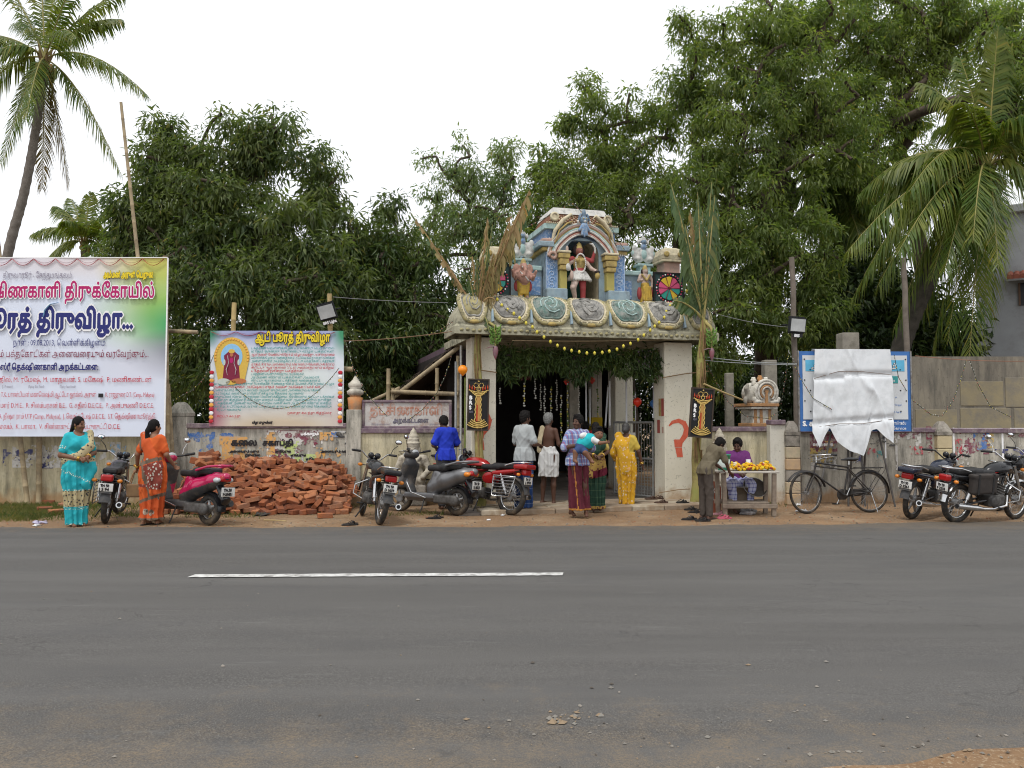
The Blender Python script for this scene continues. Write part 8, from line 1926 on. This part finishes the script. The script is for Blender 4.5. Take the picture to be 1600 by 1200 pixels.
# number painted milestone behind the boy
mp=gp(1124,806);rs=M('milestone_red',(.22,.06,.03),(.17,.05,.03),6,.9,bmp=.3);t=thing('milestone','low red painted milestone behind the leaning boy','milestone',(mp.x,mp.y+.45,0));k=MB();k.prism([(-.15,0),(.15,0),(.15,.42),(.11,.50),(0,.53),(-.11,.50),(-.15,.42)],0,.1);k.build('slab',rs,t);text('OFC',.11,INK['paper'],t,(0,-.003,.33),'c',rows=14);text('55',.12,INK['paper'],t,(0,-.003,.20),'c',rows=14)
# footwear
def sandals(px,py,rz,m,lab,sz=.25,gap=.11,mstrap=None):
 p=gp(px,py,.02);t=thing('sandals',lab,'footwear',(p.x,p.y,max(0.002,0.0)),rz,group='footwear left at the gateway')
 inside=(GM.inverted()@p);t.location.z=.083 if (-.1<inside.x<4.0 and -1.15<inside.y<.12) else .003
 for s in (-1,1):
  k=MB();o=[(math.cos(a)*sz*.5*(1-.06*math.cos(a)),math.sin(a)*sz*(.19+.03*math.cos(a))) for a in np.linspace(0,6.283,18,endpoint=False)];k.prism(o,0,.016,'xy');sole=k.build('sole',m,t,(s*.02,s*gap*.5,0),(0,0,s*.15))
  k=MB();k.tube([(.07,0,.016),(.03,.03,.05),(-.03,.055,.015)],[.008,.012,.008],6,flat=.5);k.tube([(.07,0,.016),(.03,-.03,.05),(-.03,-.055,.015)],[.008,.012,.008],6,flat=.5);k.build('strap',mstrap or m,sole)
mb_=M('rubber_black',(.02,.018,.018),rough=.7);mbr=M('leather_brown',(.09,.05,.035),rough=.6)
for i,(px,py,rz,m_,lab) in enumerate(((1078,810,.1,mb_,'black slippers on the dirt at the near edge of the step'),(1098,812,.3,mb_,'dark slippers beside the boys feet'),(1066,791,.5,mb_,'black sandals at the foot of the green plantain'),(1080,795,.2,mb_,'black sandals right of the plantain foot'),(1088,799,-.1,mb_,'black sandals half on the dirt past the plantain'),(1034,791,.1,mbr,'brown sandals below the right pillar'),(1018,785,.2,mbr,'brown sandals beside the steel gate'),(1030,784,.4,mbr,'small brown sandals at the base of the right pillar'),(1131,808,.5,M('pink_rubber',(.55,.12,.18),rough=.6),'pink and white slippers in front of the flower table'),(1125,802,.2,M('pink_pale',(.6,.3,.34),rough=.6),'pale pink slippers by the table leg'),(680,808,.1,mb_,'black slippers beside the rear of the grey scooter'),(548,818,.5,mb_,'black slippers near the road by the brick heap'))):sandals(px,py,rz,m_,lab)
# litter
def crumple(name,lab,px,py,s,m,seed,cat='litter',flat=.5):
 p=gp(px,py);v=Vox((-s*1.3,-s,-.0),(s*1.3,s,s),s*.09);r4=random.Random(seed)
 for i in range(5):v.ell((r4.uniform(-.6,.6)*s,r4.uniform(-.4,.4)*s,s*flat*.4*r4.random()),(s*r4.uniform(.3,.6),s*r4.uniform(.25,.5),s*flat*r4.uniform(.25,.6)),.01)
 v.warp(lambda X,Y,Z:s*.07*(np.sin(X*9/s+seed)*np.cos(Y*11/s)+np.sin(Z*17/s+X*6/s)));v.put(lambda X,Y,Z:Z*1.+0*X,(-s*1.3,-s,-.2),(s*1.3,s,0),0,cut=True);return v.build(name,m,None,(p.x,p.y,.002),(0,0,r4.random()*3),label=lab,cat=cat)
mpp=M('litter_white',(.68,.68,.68),(.55,.56,.58),12,.6);mpl=M('litter_lilac',(.45,.42,.55),rough=.5);mgr=M('litter_green',(.10,.33,.20),rough=.5);mdk=M('litter_dark',(.05,.045,.04),rough=.7)
for a in (('crumpled_wrapper','crumpled white and lilac plastic wrapper on the verge at the far left',62,818,.11,mpl,1),('crumpled_paper','white paper scrap behind the lilac wrapper',57,822,.07,mpp,2),('plastic_sheet','white plastic sheet scrap below the brick heap',475,800,.2,mpp,3),('plastic_bag','small green plastic bag on the bricks edge',510,797,.1,mgr,4),('rag','dark rag on the dirt in front of the brick heap',408,806,.13,mdk,5),('crumpled_wrapper','clear wrapper beside the red motorcycle wheel',786,806,.06,mpp,6),('crumpled_wrapper','white wrapper on the dirt before the gateway step',763,813,.05,mpp,7),('plastic_sheet','dusty plastic sheet spread under the flower table',1170,803,.25,M('litter_grey',(.36,.36,.37),(.28,.27,.27),9,.6),8),('plastic_sheet','white plastic scrap under the front wheel of the black bicycle',1252,800,.13,mpp,9),('crumpled_paper','white paper curl beside the front wheel of the black bicycle',1250,790,.08,mpp,10),('plastic_bag','dark bag lying behind the leftmost motorcycle',180,795,.16,mdk,11),('crumpled_wrapper','glass clear bottle crushed by the bricks',382,795,.07,mpp,12)):crumple(*a)
for px,py,L_,rz,lab in ((500,803,.75,.05,'thin bamboo stick lying below the bricks'),(515,795,.55,-.5,'slanting bamboo splint on the brick edge'),(430,815,.4,-.3,'short splint on the dirt near the rag')):p=gp(px,py);k=MB();k.tube([(-L_/2,0,.015),(0,0,.02),(L_/2,0,.015)],.008,6);k.build('bamboo_splint',m_bam_y,None,(p.x,p.y,.002),(0,0,rz),label=lab,cat='stick')
# ------------------------------------------------------------------ carved stone bust before the wall
def bust(px,py_top,py_bot,Y,lab,full=True):
 a,b=at(px,py_top,Y),at(px,py_bot,Y);H=a.z;v=Vox((-.36,-.2,0),(.36,.2,1.5),.013);
 v.box((0,.02,.2),(.26,.14,.2),.03,m=1);v.ell((0,0,.62),(.2,.12,.2));v.ell((0,0,.48),(.24,.14,.14));v.ell((0,0,.82),(.23,.12,.14));v.cone((-.2,0,.90),(.2,0,.90),.08,.08,.05)
 for s in (-1,1):v.chain([(s*.23,0,.88),(s*.31,-.02,.68),(s*.2,-.12,.56)],[.07,.06,.05],.03);v.ell((s*.115,0,1.07),(.03,.04,.07),.01);v.ell((s*.09,-.09,.8),(.08,.05,.07),.03)
 v.cone((0,0,.9),(0,0,1.0),.075,.07);v.ell((0,-.01,1.08),(.105,.11,.13));v.ell((0,-.115,1.07),(.016,.02,.03),.01);v.ell((0,-.105,1.015),(.035,.012,.01),.004,2)
 for s in (-1,1):v.ell((s*.04,-.10,1.10),(.025,.014,.01),.004,2)
 v.chain([(0,0,1.17),(0,.01,1.30),(0,.01,1.40),(0,.01,1.48)],[.125,.10,.06,.02],.01)
 for z in (1.2,1.27,1.34):v.put(lambda X,Y,Z,z=z:np.sqrt((np.sqrt(X*X+(Y-.005)**2)-(.125-.35*max(0,z-1.2)))**2+(Z-z)**2)-.016,(-.15,-.15,z-.03),(.15,.15,z+.03),.004)
 v.chain([(-.14,-.1,.93),(0,-.14,.78),(.14,-.1,.93)],[.03]*3,.01);v.warp(lambda X,Y,Z:.003*np.sin(X*70+Z*50)*np.sin(Y*60+Z*40))
 o=v.build('stone_bust',[M('bust_limewash',(.52,.47,.38),(.42,.38,.30),9,.92,dirt=(.2,.17,.13),dirts=7,bmp=.3),m_stone,M('bust_dark',(.2,.16,.13))],None,(a.x,Y,0),label=lab,cat='statue');o.scale=(H/1.5,)*3;return o
bust(646,668,770,14.55,'weathered lime washed bust with a tall crown before the name board wall');bust(1124,668,770,14.75,'weathered crowned bust hidden behind the leaning boy')
# ------------------------------------------------------------------ small stucco shrine top beyond the right wall
def shrine():
 Y=15.9;a=at(1193,665,Y);t=thing('small_shrine','small white and orange stucco shrine with a horseshoe gable beyond the wall','shrine',(a.x,Y,0),R(14));t.scale=(.66,)*3;z0=a.z/.66;u=Y/FPX;W=72*u;D=.8
 wc=M('shrine_white',(.70,.67,.60),(.6,.57,.49),7,.9,dirt=(.3,.27,.22),dirts=6);oc=M('shrine_orange',(.50,.24,.09),(.44,.27,.14),7,.9,dirt=(.3,.2,.13),dirts=5)
 k=MB();k.box((0,D/2,z0/2),(W*.8,D,z0));k.build('base',m_wall_pale,t)
 for (w,h,z,m_) in ((.84,.10,.02,oc),(.70,.42,.28,wc),(.98,.07,.53,wc),(1.06,.09,.62,oc)):k=MB();k.bev((0,D/2,z0+z),(W*w,D*(w+.2),h),.012);k.build('moulding',m_,t)
 for sx in (-.27,-.06,.26):k=MB();k.bev((W*sx,D*-.0+.04,z0+.28),(.09,.06,.42),.01);k.build('pilaster',oc,t)
 zc=z0+.66;r_=.36
 k=MB();k.tube([(.08,0.0,zc+r_*.9),(.08,D,zc+r_*.9)],r_*.95,18);k.build('barrel_vault',wc,t)
 for rr,th,m_,yy in ((.36,.05,wc,-.05),(.28,.04,wc,-.07),(.20,.03,oc,-.08),(.15,.03,wc,-.085)):k=MB();k.tube([(.08+rr*math.cos(x),yy,zc+r_*.95+rr*math.sin(x)) for x in np.linspace(R(-50),R(230),24)],th,7);k.build('gable_ring',m_,t)
 k=MB();k.prism([(.08+.33*math.cos(x),zc+r_*.95+.33*math.sin(x)) for x in np.linspace(0,6.283,24,endpoint=False)],-.04,.02);k.build('gable_disc',wc,t)
 k=MB();k.prism([(.03,zc+.02),(.13,zc+.02),(.11,zc+.3),(.15,zc+.38),(.08,zc+.44),(.01,zc+.38),(.05,zc+.3)],-.075,-.045);k.build('gable_keyhole',oc,t)
 for s in (-1,1):
  v=Vox((-.2,-.12,0),(.2,.12,.26),.012);v.ell((0,0,.08),(.14,.07,.08));v.ell((s*.1,0,.15),(.08,.06,.08));v.ell((s*-.08,0,.06),(.08,.05,.05));v.build('gable_foot',[wc],t,(.08+s*.30,-.04,zc-.02))
 for i,x in enumerate((-.22,.0,.2)):
  v=Vox((-.13,-.1,0),(.13,.1,.3),.011)
  for q in range(6):v.ell((.06*math.cos(q*1.05),0,.13+.07*math.sin(q*1.05)),(.04,.04,.04),.015)
  v.ell((0,0,.13),(.05,.05,.06));v.cone((0,0,.0),(0,0,.08),.06,.05);v.build('crest',[wc if i!=1 else oc],t,(.08+x,.3,zc+r_*1.78-abs(x)*.25))
 v=Vox((-.3,-.16,0),(.2,.16,.62),.013);v.ell((-.0,0,.2),(.16,.13,.2));v.chain([(-.08,0,.3),(-.16,-.03,.45),(-.12,-.04,.56)],[.09,.07,.05]);v.ell((-.2,-.04,.1),(.06,.06,.12));v.build('side_figure',[M('stone_pale',(.42,.39,.33),(.3,.28,.24),8,.95,bmp=.3)],t,(-.36,.1,zc))
shrine()
# concrete posts beyond the wall
mc=M('concrete_post',(.30,.28,.23),(.22,.2,.17),5,.95,dirt=(.14,.13,.1),dirts=4,bmp=.3)
for px0,px1,py,Y,lab in ((1133,1145,583,16.6,'thin concrete post beyond the wall behind the boy'),(1192,1211,563,17.2,'square concrete post behind the small shrine'),(1311,1337,521,16.4,'concrete pillar stub above the sheeted notice board')):a,b=at(px0,py,Y),at(px1,py,Y);k=MB();k.bev((0,0,a.z/2),(b.x-a.x,b.x-a.x,a.z),.012);k.build('concrete_post',mc,None,((a.x+b.x)/2,Y,0),label=lab,cat='post')
m_pole=M('grey_timber',(.20,.17,.14),(.13,.11,.09),6,.95,bmp=.4)
for (x0,y0),(x1,y1),Y,r0,lab in (((1247,700),(1237,402),15.2,.055,'grey timber pole carrying the floodlight by the notice board'),((1422,640),(1411,403),16.6,.06,'bare grey timber pole rising before the drooping palm')):
 tp=at(x1,y1,Y);bt=at(x0,y0,Y);bt=tp+(bt-tp)*(tp.z/(tp.z-bt.z));k=MB();k.tube([Vector((0,0,0))]+[(tp-bt)*(i/8)+Vector((.012*math.sin(i*2),0,0)) for i in range(1,9)],[r0*(1.1-.2*i/8) for i in range(9)],9);k.build('timber_pole',m_pole,None,bt,label=lab,cat='pole')
 # ------------------------------------------------------------------ blue notice board with its plastic sheet
def notice():
 Y=14.35;a,b=at(1246,549,Y),at(1427,674,Y);W,H=b.x-a.x,a.z-b.z
 t=thing('notice_board','blue framed white notice board on thin steel legs','sign',((a.x+b.x)/2,Y,0),R(2));zb=b.z;blue=M('board_blue',(.05,.16,.42),(.045,.14,.38),6,.5)
 k=MB();k.box((0,.02,zb+H/2),(W,.03,H));k.build('back_panel',blue,t);k=MB();k.box((.0,-.003,zb+H/2+.07),(W*.93,.012,H*.80));k.build('white_panel',M('board_white',(.60,.62,.63),(.56,.58,.6),5,.5),t)
 for x,w in ((-W/2,.025),(W/2,.025)):k=MB();k.bev((x,.01,zb+H/2),(w,.05,H+.02),.005);k.build('side_rail',VM['alloy'],t)
 for s in (-1,1):
  k=MB();k.box((s*W*.36,-.0115,zb+H*.82),(W*.16,.004,H*.14));k.build('printed_flag',M('print_sky',(.12,.45,.68),rough=.5),t)
 text('ஆலயம் நிலையம்',.13,INK['white'],t,(0,-.016,zb+H*.78),'c',width=W*.78,rows=20,outline=INK['black'],ol=1);k=MB();k.bev((W*.28,-.012,zb+H*.645),(W*.2,.006,H*.09),.003);k.build('teal_tab',INK['teal'],t);text('to date',.07,INK['white'],t,(W*.31,-.018,zb+H*.62),'c',rows=14)
 for i in range(4):text(['Sevai','திறப்பு','Doctor Singer','Contact here'][i],.05,INK['blue'],t,(W*.27,-.012,zb+H*(.5-.09*i)),rows=11)
 text('S. கருப்பு',.12,INK['white'],t,(-W/2+.06,-.002,zb+.10),rows=16,bold=1);text('India Tamilnadu',.10,INK['white'],t,(W*.22,-.002,zb+.12),rows=14,width=W*.24);text('Health Service',.08,INK['white'],t,(W*.22,-.002,zb+.03),rows=14,width=W*.24)
 k=MB()
 for sx in (-1,1):
  for j in range(6):k.cyl((sx*W*(.40 if j%2 else .45),-.02,zb+H*(.9-.13*j)),(sx*W*(.40 if j%2 else .45),-.008,zb+H*(.9-.13*j)),.012,n=8)
 k.build('bolt',m_black,t)
 for x0,x1,y1 in ((-.42,-.78,-.15),(-.12,-.14,.0),(-.02,.02,.35),(.10,.16,.0),(.22,.30,.4),(.42,.66,-.1)):k=MB();k.cyl((x0,.05,zb+.05),(x1,.05+y1,0),.018,n=7);k.build('leg',M('leg_steel',(.12,.115,.11),(.07,.06,.055),8,.6),t)
 # plastic sheet hung over it and roped twice
 s=thing('plastic_sheet','grey white plastic sheet roped over the notice board','sheet',((a.x+b.x)/2,Y,0),R(2));nx,nz=60,70;P=[]
 Lx,Rx=at(1269,600,Y).x-(a.x+b.x)/2,at(1389,600,Y).x-(a.x+b.x)/2;zt_=zb+H+.03
 prof=[(0,675),(.05,690),(.08,700),(.16,678),(.22,668),(.30,690),(.45,704),(.62,712),(.68,690),(.72,672),(.78,670),(.9,684),(1.,692)]
 for i in range(nx+1):
  u=i/nx;zlow=gz(float(np.interp(u,[q[0] for q in prof],[q[1] for q in prof])),Y);row=[]
  for j in range(nz+1):
   w=j/nz;z=zt_+(zlow-zt_)*w;x=Lx+(Rx-Lx)*u+(.03*math.sin(w*3) if u>.5 else -.05*w*(1-u))+.04*(w-.3)*(u-.5)
   fold=.05*math.exp(-((u-.48+.01*math.sin(w*9))/.03)**2)+.05*math.exp(-((u-(.50+.45*w))/.03)**2)*min(1,w*3)+.045*math.exp(-((u-.1-.22*w)/.03)**2)+.035*math.exp(-((u-(.48+.62*(w-.1)))/.02)**2)
   tie=math.exp(-((z-gz(585+14*u*0+(6 if u<.4 else 0),Y))/.05)**2)+math.exp(-((z-gz(662-10*u,Y))/.05)**2);y=-.05-.05*(1-.85*min(1,tie))-.55*fold-.010*abs(math.sin(u*9+w*4))-.008*abs(math.sin(w*13-u*6))*w-.003*math.sin(u*51+w*31)*w-.05*max(0,w-.82)*math.sin(u*17)
   row.append((x,y,z))
  P.append(row)
 k=MB();k.sheet(P);k.build('sheet',M('plastic_white',(.74,.76,.78),(.69,.72,.75),6,.95,spec=.03,dirt=(.6,.62,.63),dirts=3),s)
 k=MB();k.sheet([[(r_[0][0],-.055,zt_),(r_[0][0],.03,zt_+.012),(r_[0][0],.06,zt_-.02),(r_[0][0],.06,zt_-.3)] for r_ in P]);k.build('sheet_fold_over',MATS['plastic_white'],s)
 rp=M('thin_rope',(.20,.15,.12))
 for py0,py1,pm in ((592,586,581),(668,655,662)):
  k=MB();zz=[gz(py0,Y),gz(pm,Y),gz(pm,Y),gz(py1,Y)];xx=[Lx-.01,Lx+(Rx-Lx)*.3,Lx+(Rx-Lx)*.6,Rx+.01]
  k.tube([(float(np.interp(q,[0,.3,.6,1],xx)),-.09-.03*math.sin(math.pi*q),float(np.interp(q,[0,.3,.6,1],zz))) for q in np.linspace(0,1,14)],.005,5);k.build('rope',rp,s)
notice()
# ------------------------------------------------------------------ thatched lean-to left of the gateway
def shed():
 t=thing('thatched_shed','dark thatched lean-to on bamboo posts left of the gateway','shed',(gx(660,16.5),16.5,0));o=t.location;th=M('thatch',(.075,.055,.04),(.045,.034,.026),9,.95,bmp=.6)
 a,b=at(578,645,16.2),at(722,532,16.2);A=[a-o,b-o];k=MB();n=16;P=[]
 for i in range(n+1):q=A[0].lerp(A[1],i/n);P.append([q+Vector((0,j*.6,.02*math.sin(i*3+j))) for j in range(6)])
 k.sheet(P);k.sheet([[p+Vector((0,0,-.06)) for p in r_] for r_ in P]);k.build('thatch_roof',th,t)
 fr=MB();r4=random.Random(4)
 for i in range(260):
  q=A[0].lerp(A[1],r4.random())+Vector((0,r4.uniform(-.06,.04),r4.uniform(-.02,.05)));fr.tube([q,q+Vector((r4.uniform(-.12,.05),-.05,r4.uniform(-.16,-.04)))],[.006,.002],4)
 fr.build('thatch_fringe',th,t,kind='stuff');
 for (p0,p1,r_) in ((at(590,640,16.1),at(720,540,16.1),.045),(at(612,612,16.0),at(716,616,16.0),.045),(at(560,636,16.15),at(625,606,16.15),.035)):k=MB();bamboo(k,p0-o,p1-o,r_);k.build('bamboo_beam',m_bam,t)
 for px,py in ((607,576),(614,606),(683,575),(716,556)):q=at(px,py,16.05)-o;k=MB();bamboo(k,(q.x,q.y,0),q,.045,.04);k.build('bamboo_post',m_bam,t)
 k=MB();k.prism([(A[0].x,0),(A[1].x,0),(A[1].x,A[1].z-.05),(A[0].x,A[0].z-.05)],2.5,2.58);k.build('shade_screen',th,t)  # dark sheet added at the back to stand for the shaded interior
shed()
for i,(px,py0,py1,lab) in enumerate(((712,565,670,'pale vertical pipe left of the orange balloon'),(720,540,668,'long white conduit pipe beside the left pillar'),(727,590,668,'thin green bamboo upright against the left pillar'))):Y=14.55;b=at(px,py1,Y);k=MB();k.cyl((0,0,-b.z),(0,0,at(px,py0,Y).z-b.z),.022,n=8);k.build('conduit_pipe',[M('pipe_grey',(.42,.43,.43),rough=.5),M('pipe_white',(.6,.6,.58),rough=.5),M('bamboo_green',(.25,.3,.08))][i],None,b,label=lab,cat='pipe')
# ------------------------------------------------------------------ strings of festival lights and cables
def sag(a,b,d,n=18):return [a.lerp(b,i/n)-Vector((0,0,d*4*(i/n)*(1-i/n))) for i in range(n+1)]
mwire=M('wire_green',(.06,.07,.05));mbulb=[M('bulb_clear',(.55,.55,.5),rough=.3),M('bulb_yellow',(.6,.5,.12),rough=.3),M('bulb_rose',(.5,.2,.15),rough=.3)]
def lights(pts,lab,step=.06,r=.006,cat='light string',bulbs=True,m=None):
 o=pts[0];k=MB();k.tube([p-o for p in pts],r,5);k2=None
 t=thing('light_string' if bulbs else 'cable',lab,cat,o);k.build('wire',m or mwire,t)
 if bulbs:
  L=0;q=MB();r4=random.Random(len(pts));acc=0
  for i in range(len(pts)-1):
   d=(pts[i+1]-pts[i]);n=max(1,int(d.length/step))
   for j in range(n):p=pts[i].lerp(pts[i+1],(j+.5)/n)-o;q.mat=r4.randrange(3);q.ball(p+Vector((r4.uniform(-.012,.012),r4.uniform(-.012,.012),r4.uniform(-.014,.008))),(.008,.008,.013),5,4)
  q.build('fairy_bulbs',mbulb,t,kind='stuff')
GB=lambda px,py,v:GM@gl(px,py,v)
lights(sag(GB(757,382,.2),GB(893,317,.3),.05),'light string from the left corner dome up to the tower top');lights(sag(GB(893,317,.3),GB(911,334,.0),-.02,8),'short light string looped over the tower cap');lights(sag(GB(918,318,.3),GB(1043,388,.3),.06),'light string from the tower top down to the right corner dome');lights(sag(GB(946,336,.05),GB(976,390,-.05),.05,10),'light string hanging down the right shoulder of the tower')
lights([at(334,555,WY-.15),at(320,590,WY-.2),at(300,610,WY-.25),at(268,627,WY-.3)],'light string slanting from the notice banner to the bamboo post');lights(sag(at(367,605,WY-.2),at(530,575,WY-.2),.55),'light string sagging across the notice banner',.05);lights([at(541,535,14.6),at(552,575,14.55),at(572,615,14.5),at(605,651,14.45)],'light string hanging from the notice banner corner to the name board');lights([at(706,555,14.3),at(695,590,14.35),at(682,615,14.4),at(660,640,14.45),at(640,655,14.5)],'light string hanging from the eave down to the name board')
lights(sag(at(537,533,14.7),at(706,518,13.6),.03),'thin brown cord from the notice banner to the eave corner',bulbs=False,cat='cord',m=M('cord_brown',(.2,.12,.07)),r=.008);lights(sag(at(520,464,14.8),at(700,473,15.4),.02),'grey cable from the bamboo post to the trees',bulbs=False,cat='cable',r=.006,m=M('cable_grey',(.25,.25,.25)));lights([at(665,525,14.0),at(690,515,13.8),at(708,502,13.5)],'white ribbon of bulbs near the left eave corner')
lights([at(1232,548,14.9),at(1228,590,14.9),at(1220,632,15.2)],'light string dropping from the timber pole to the shrine');lights([at(1104,566,14.6),at(1118,596,14.9),at(1138,628,15.2),at(1165,650,15.4),at(1200,654,15.5),at(1222,640,15.3)],'light string sagging before the small shrine');lights([at(1232,546,14.6),at(1250,590,14.25),at(1270,622,14.2),at(1300,640,14.2)],'light string crossing the left side of the notice board');lights([at(1397,554,14.2),at(1404,590,14.2),at(1425,625,14.5),at(1455,648,14.9),at(1472,650,15.),at(1490,625,15.2),at(1502,590,15.4),at(1510,562,15.5)],'light string looping from the notice board over the pointed post');lights([at(1515,562,15.5),at(1528,600,15.5),at(1548,636,15.5),at(1580,652,15.5)],'light string hanging at the right before the concrete wall')
lights(sag(at(1430,556,14.6),at(1660,562,15.4),.06),'red thread strung along the top of the concrete wall',bulbs=False,cat='cord',m=M('cord_red',(.3,.13,.08)),r=.006);lights(sag(at(1118,490,15),at(1240,512,15.2),.04),'cable from the green plantain to the timber pole',bulbs=False,cat='cable',m=M('cable_grey'),r=.006);lights(sag(at(1105,558,15),at(1245,568,15.1),.03),'pair of pale wires right of the gateway',bulbs=False,cat='cable',m=M('cable_pale',(.4,.42,.42)),r=.007);lights(sag(at(1100,563,15),at(1245,570,15.1),.02),'lower pale wire right of the gateway',bulbs=False,cat='cable',m=M('cable_pale'),r=.006);lights([at(1100,600,14.4),at(1130,613,14.8),at(1160,625,15.4)],'bamboo splint bracing the light board to the shrine',bulbs=False,cat='stick',m=m_bam_y,r=.018)
lights(sag(GB(800,532,-.5),GB(1112,528,-.55),.03),'cord stretched under the front edge of the eave',bulbs=False,cat='cord',m=M('cord_tan',(.4,.3,.18)),r=.007);lights([GB(748,578,-.28),GB(776,582,-.26)],'rope binding the dried plantain to the left pillar',bulbs=False,cat='rope',m=M('coir'),r=.01);lights([GB(1036,590,-.26),GB(1070,584,-.27),GB(1108,580,-.4)],'rope binding the green plantain to the right pillar',bulbs=False,cat='rope',m=M('coir'),r=.01);lights([GB(1030,770,-.3),GB(1060,765,-.45),GB(1078,764,-.55)],'slack cord near the foot of the right pillar',bulbs=False,cat='cord',m=M('coir'),r=.008)
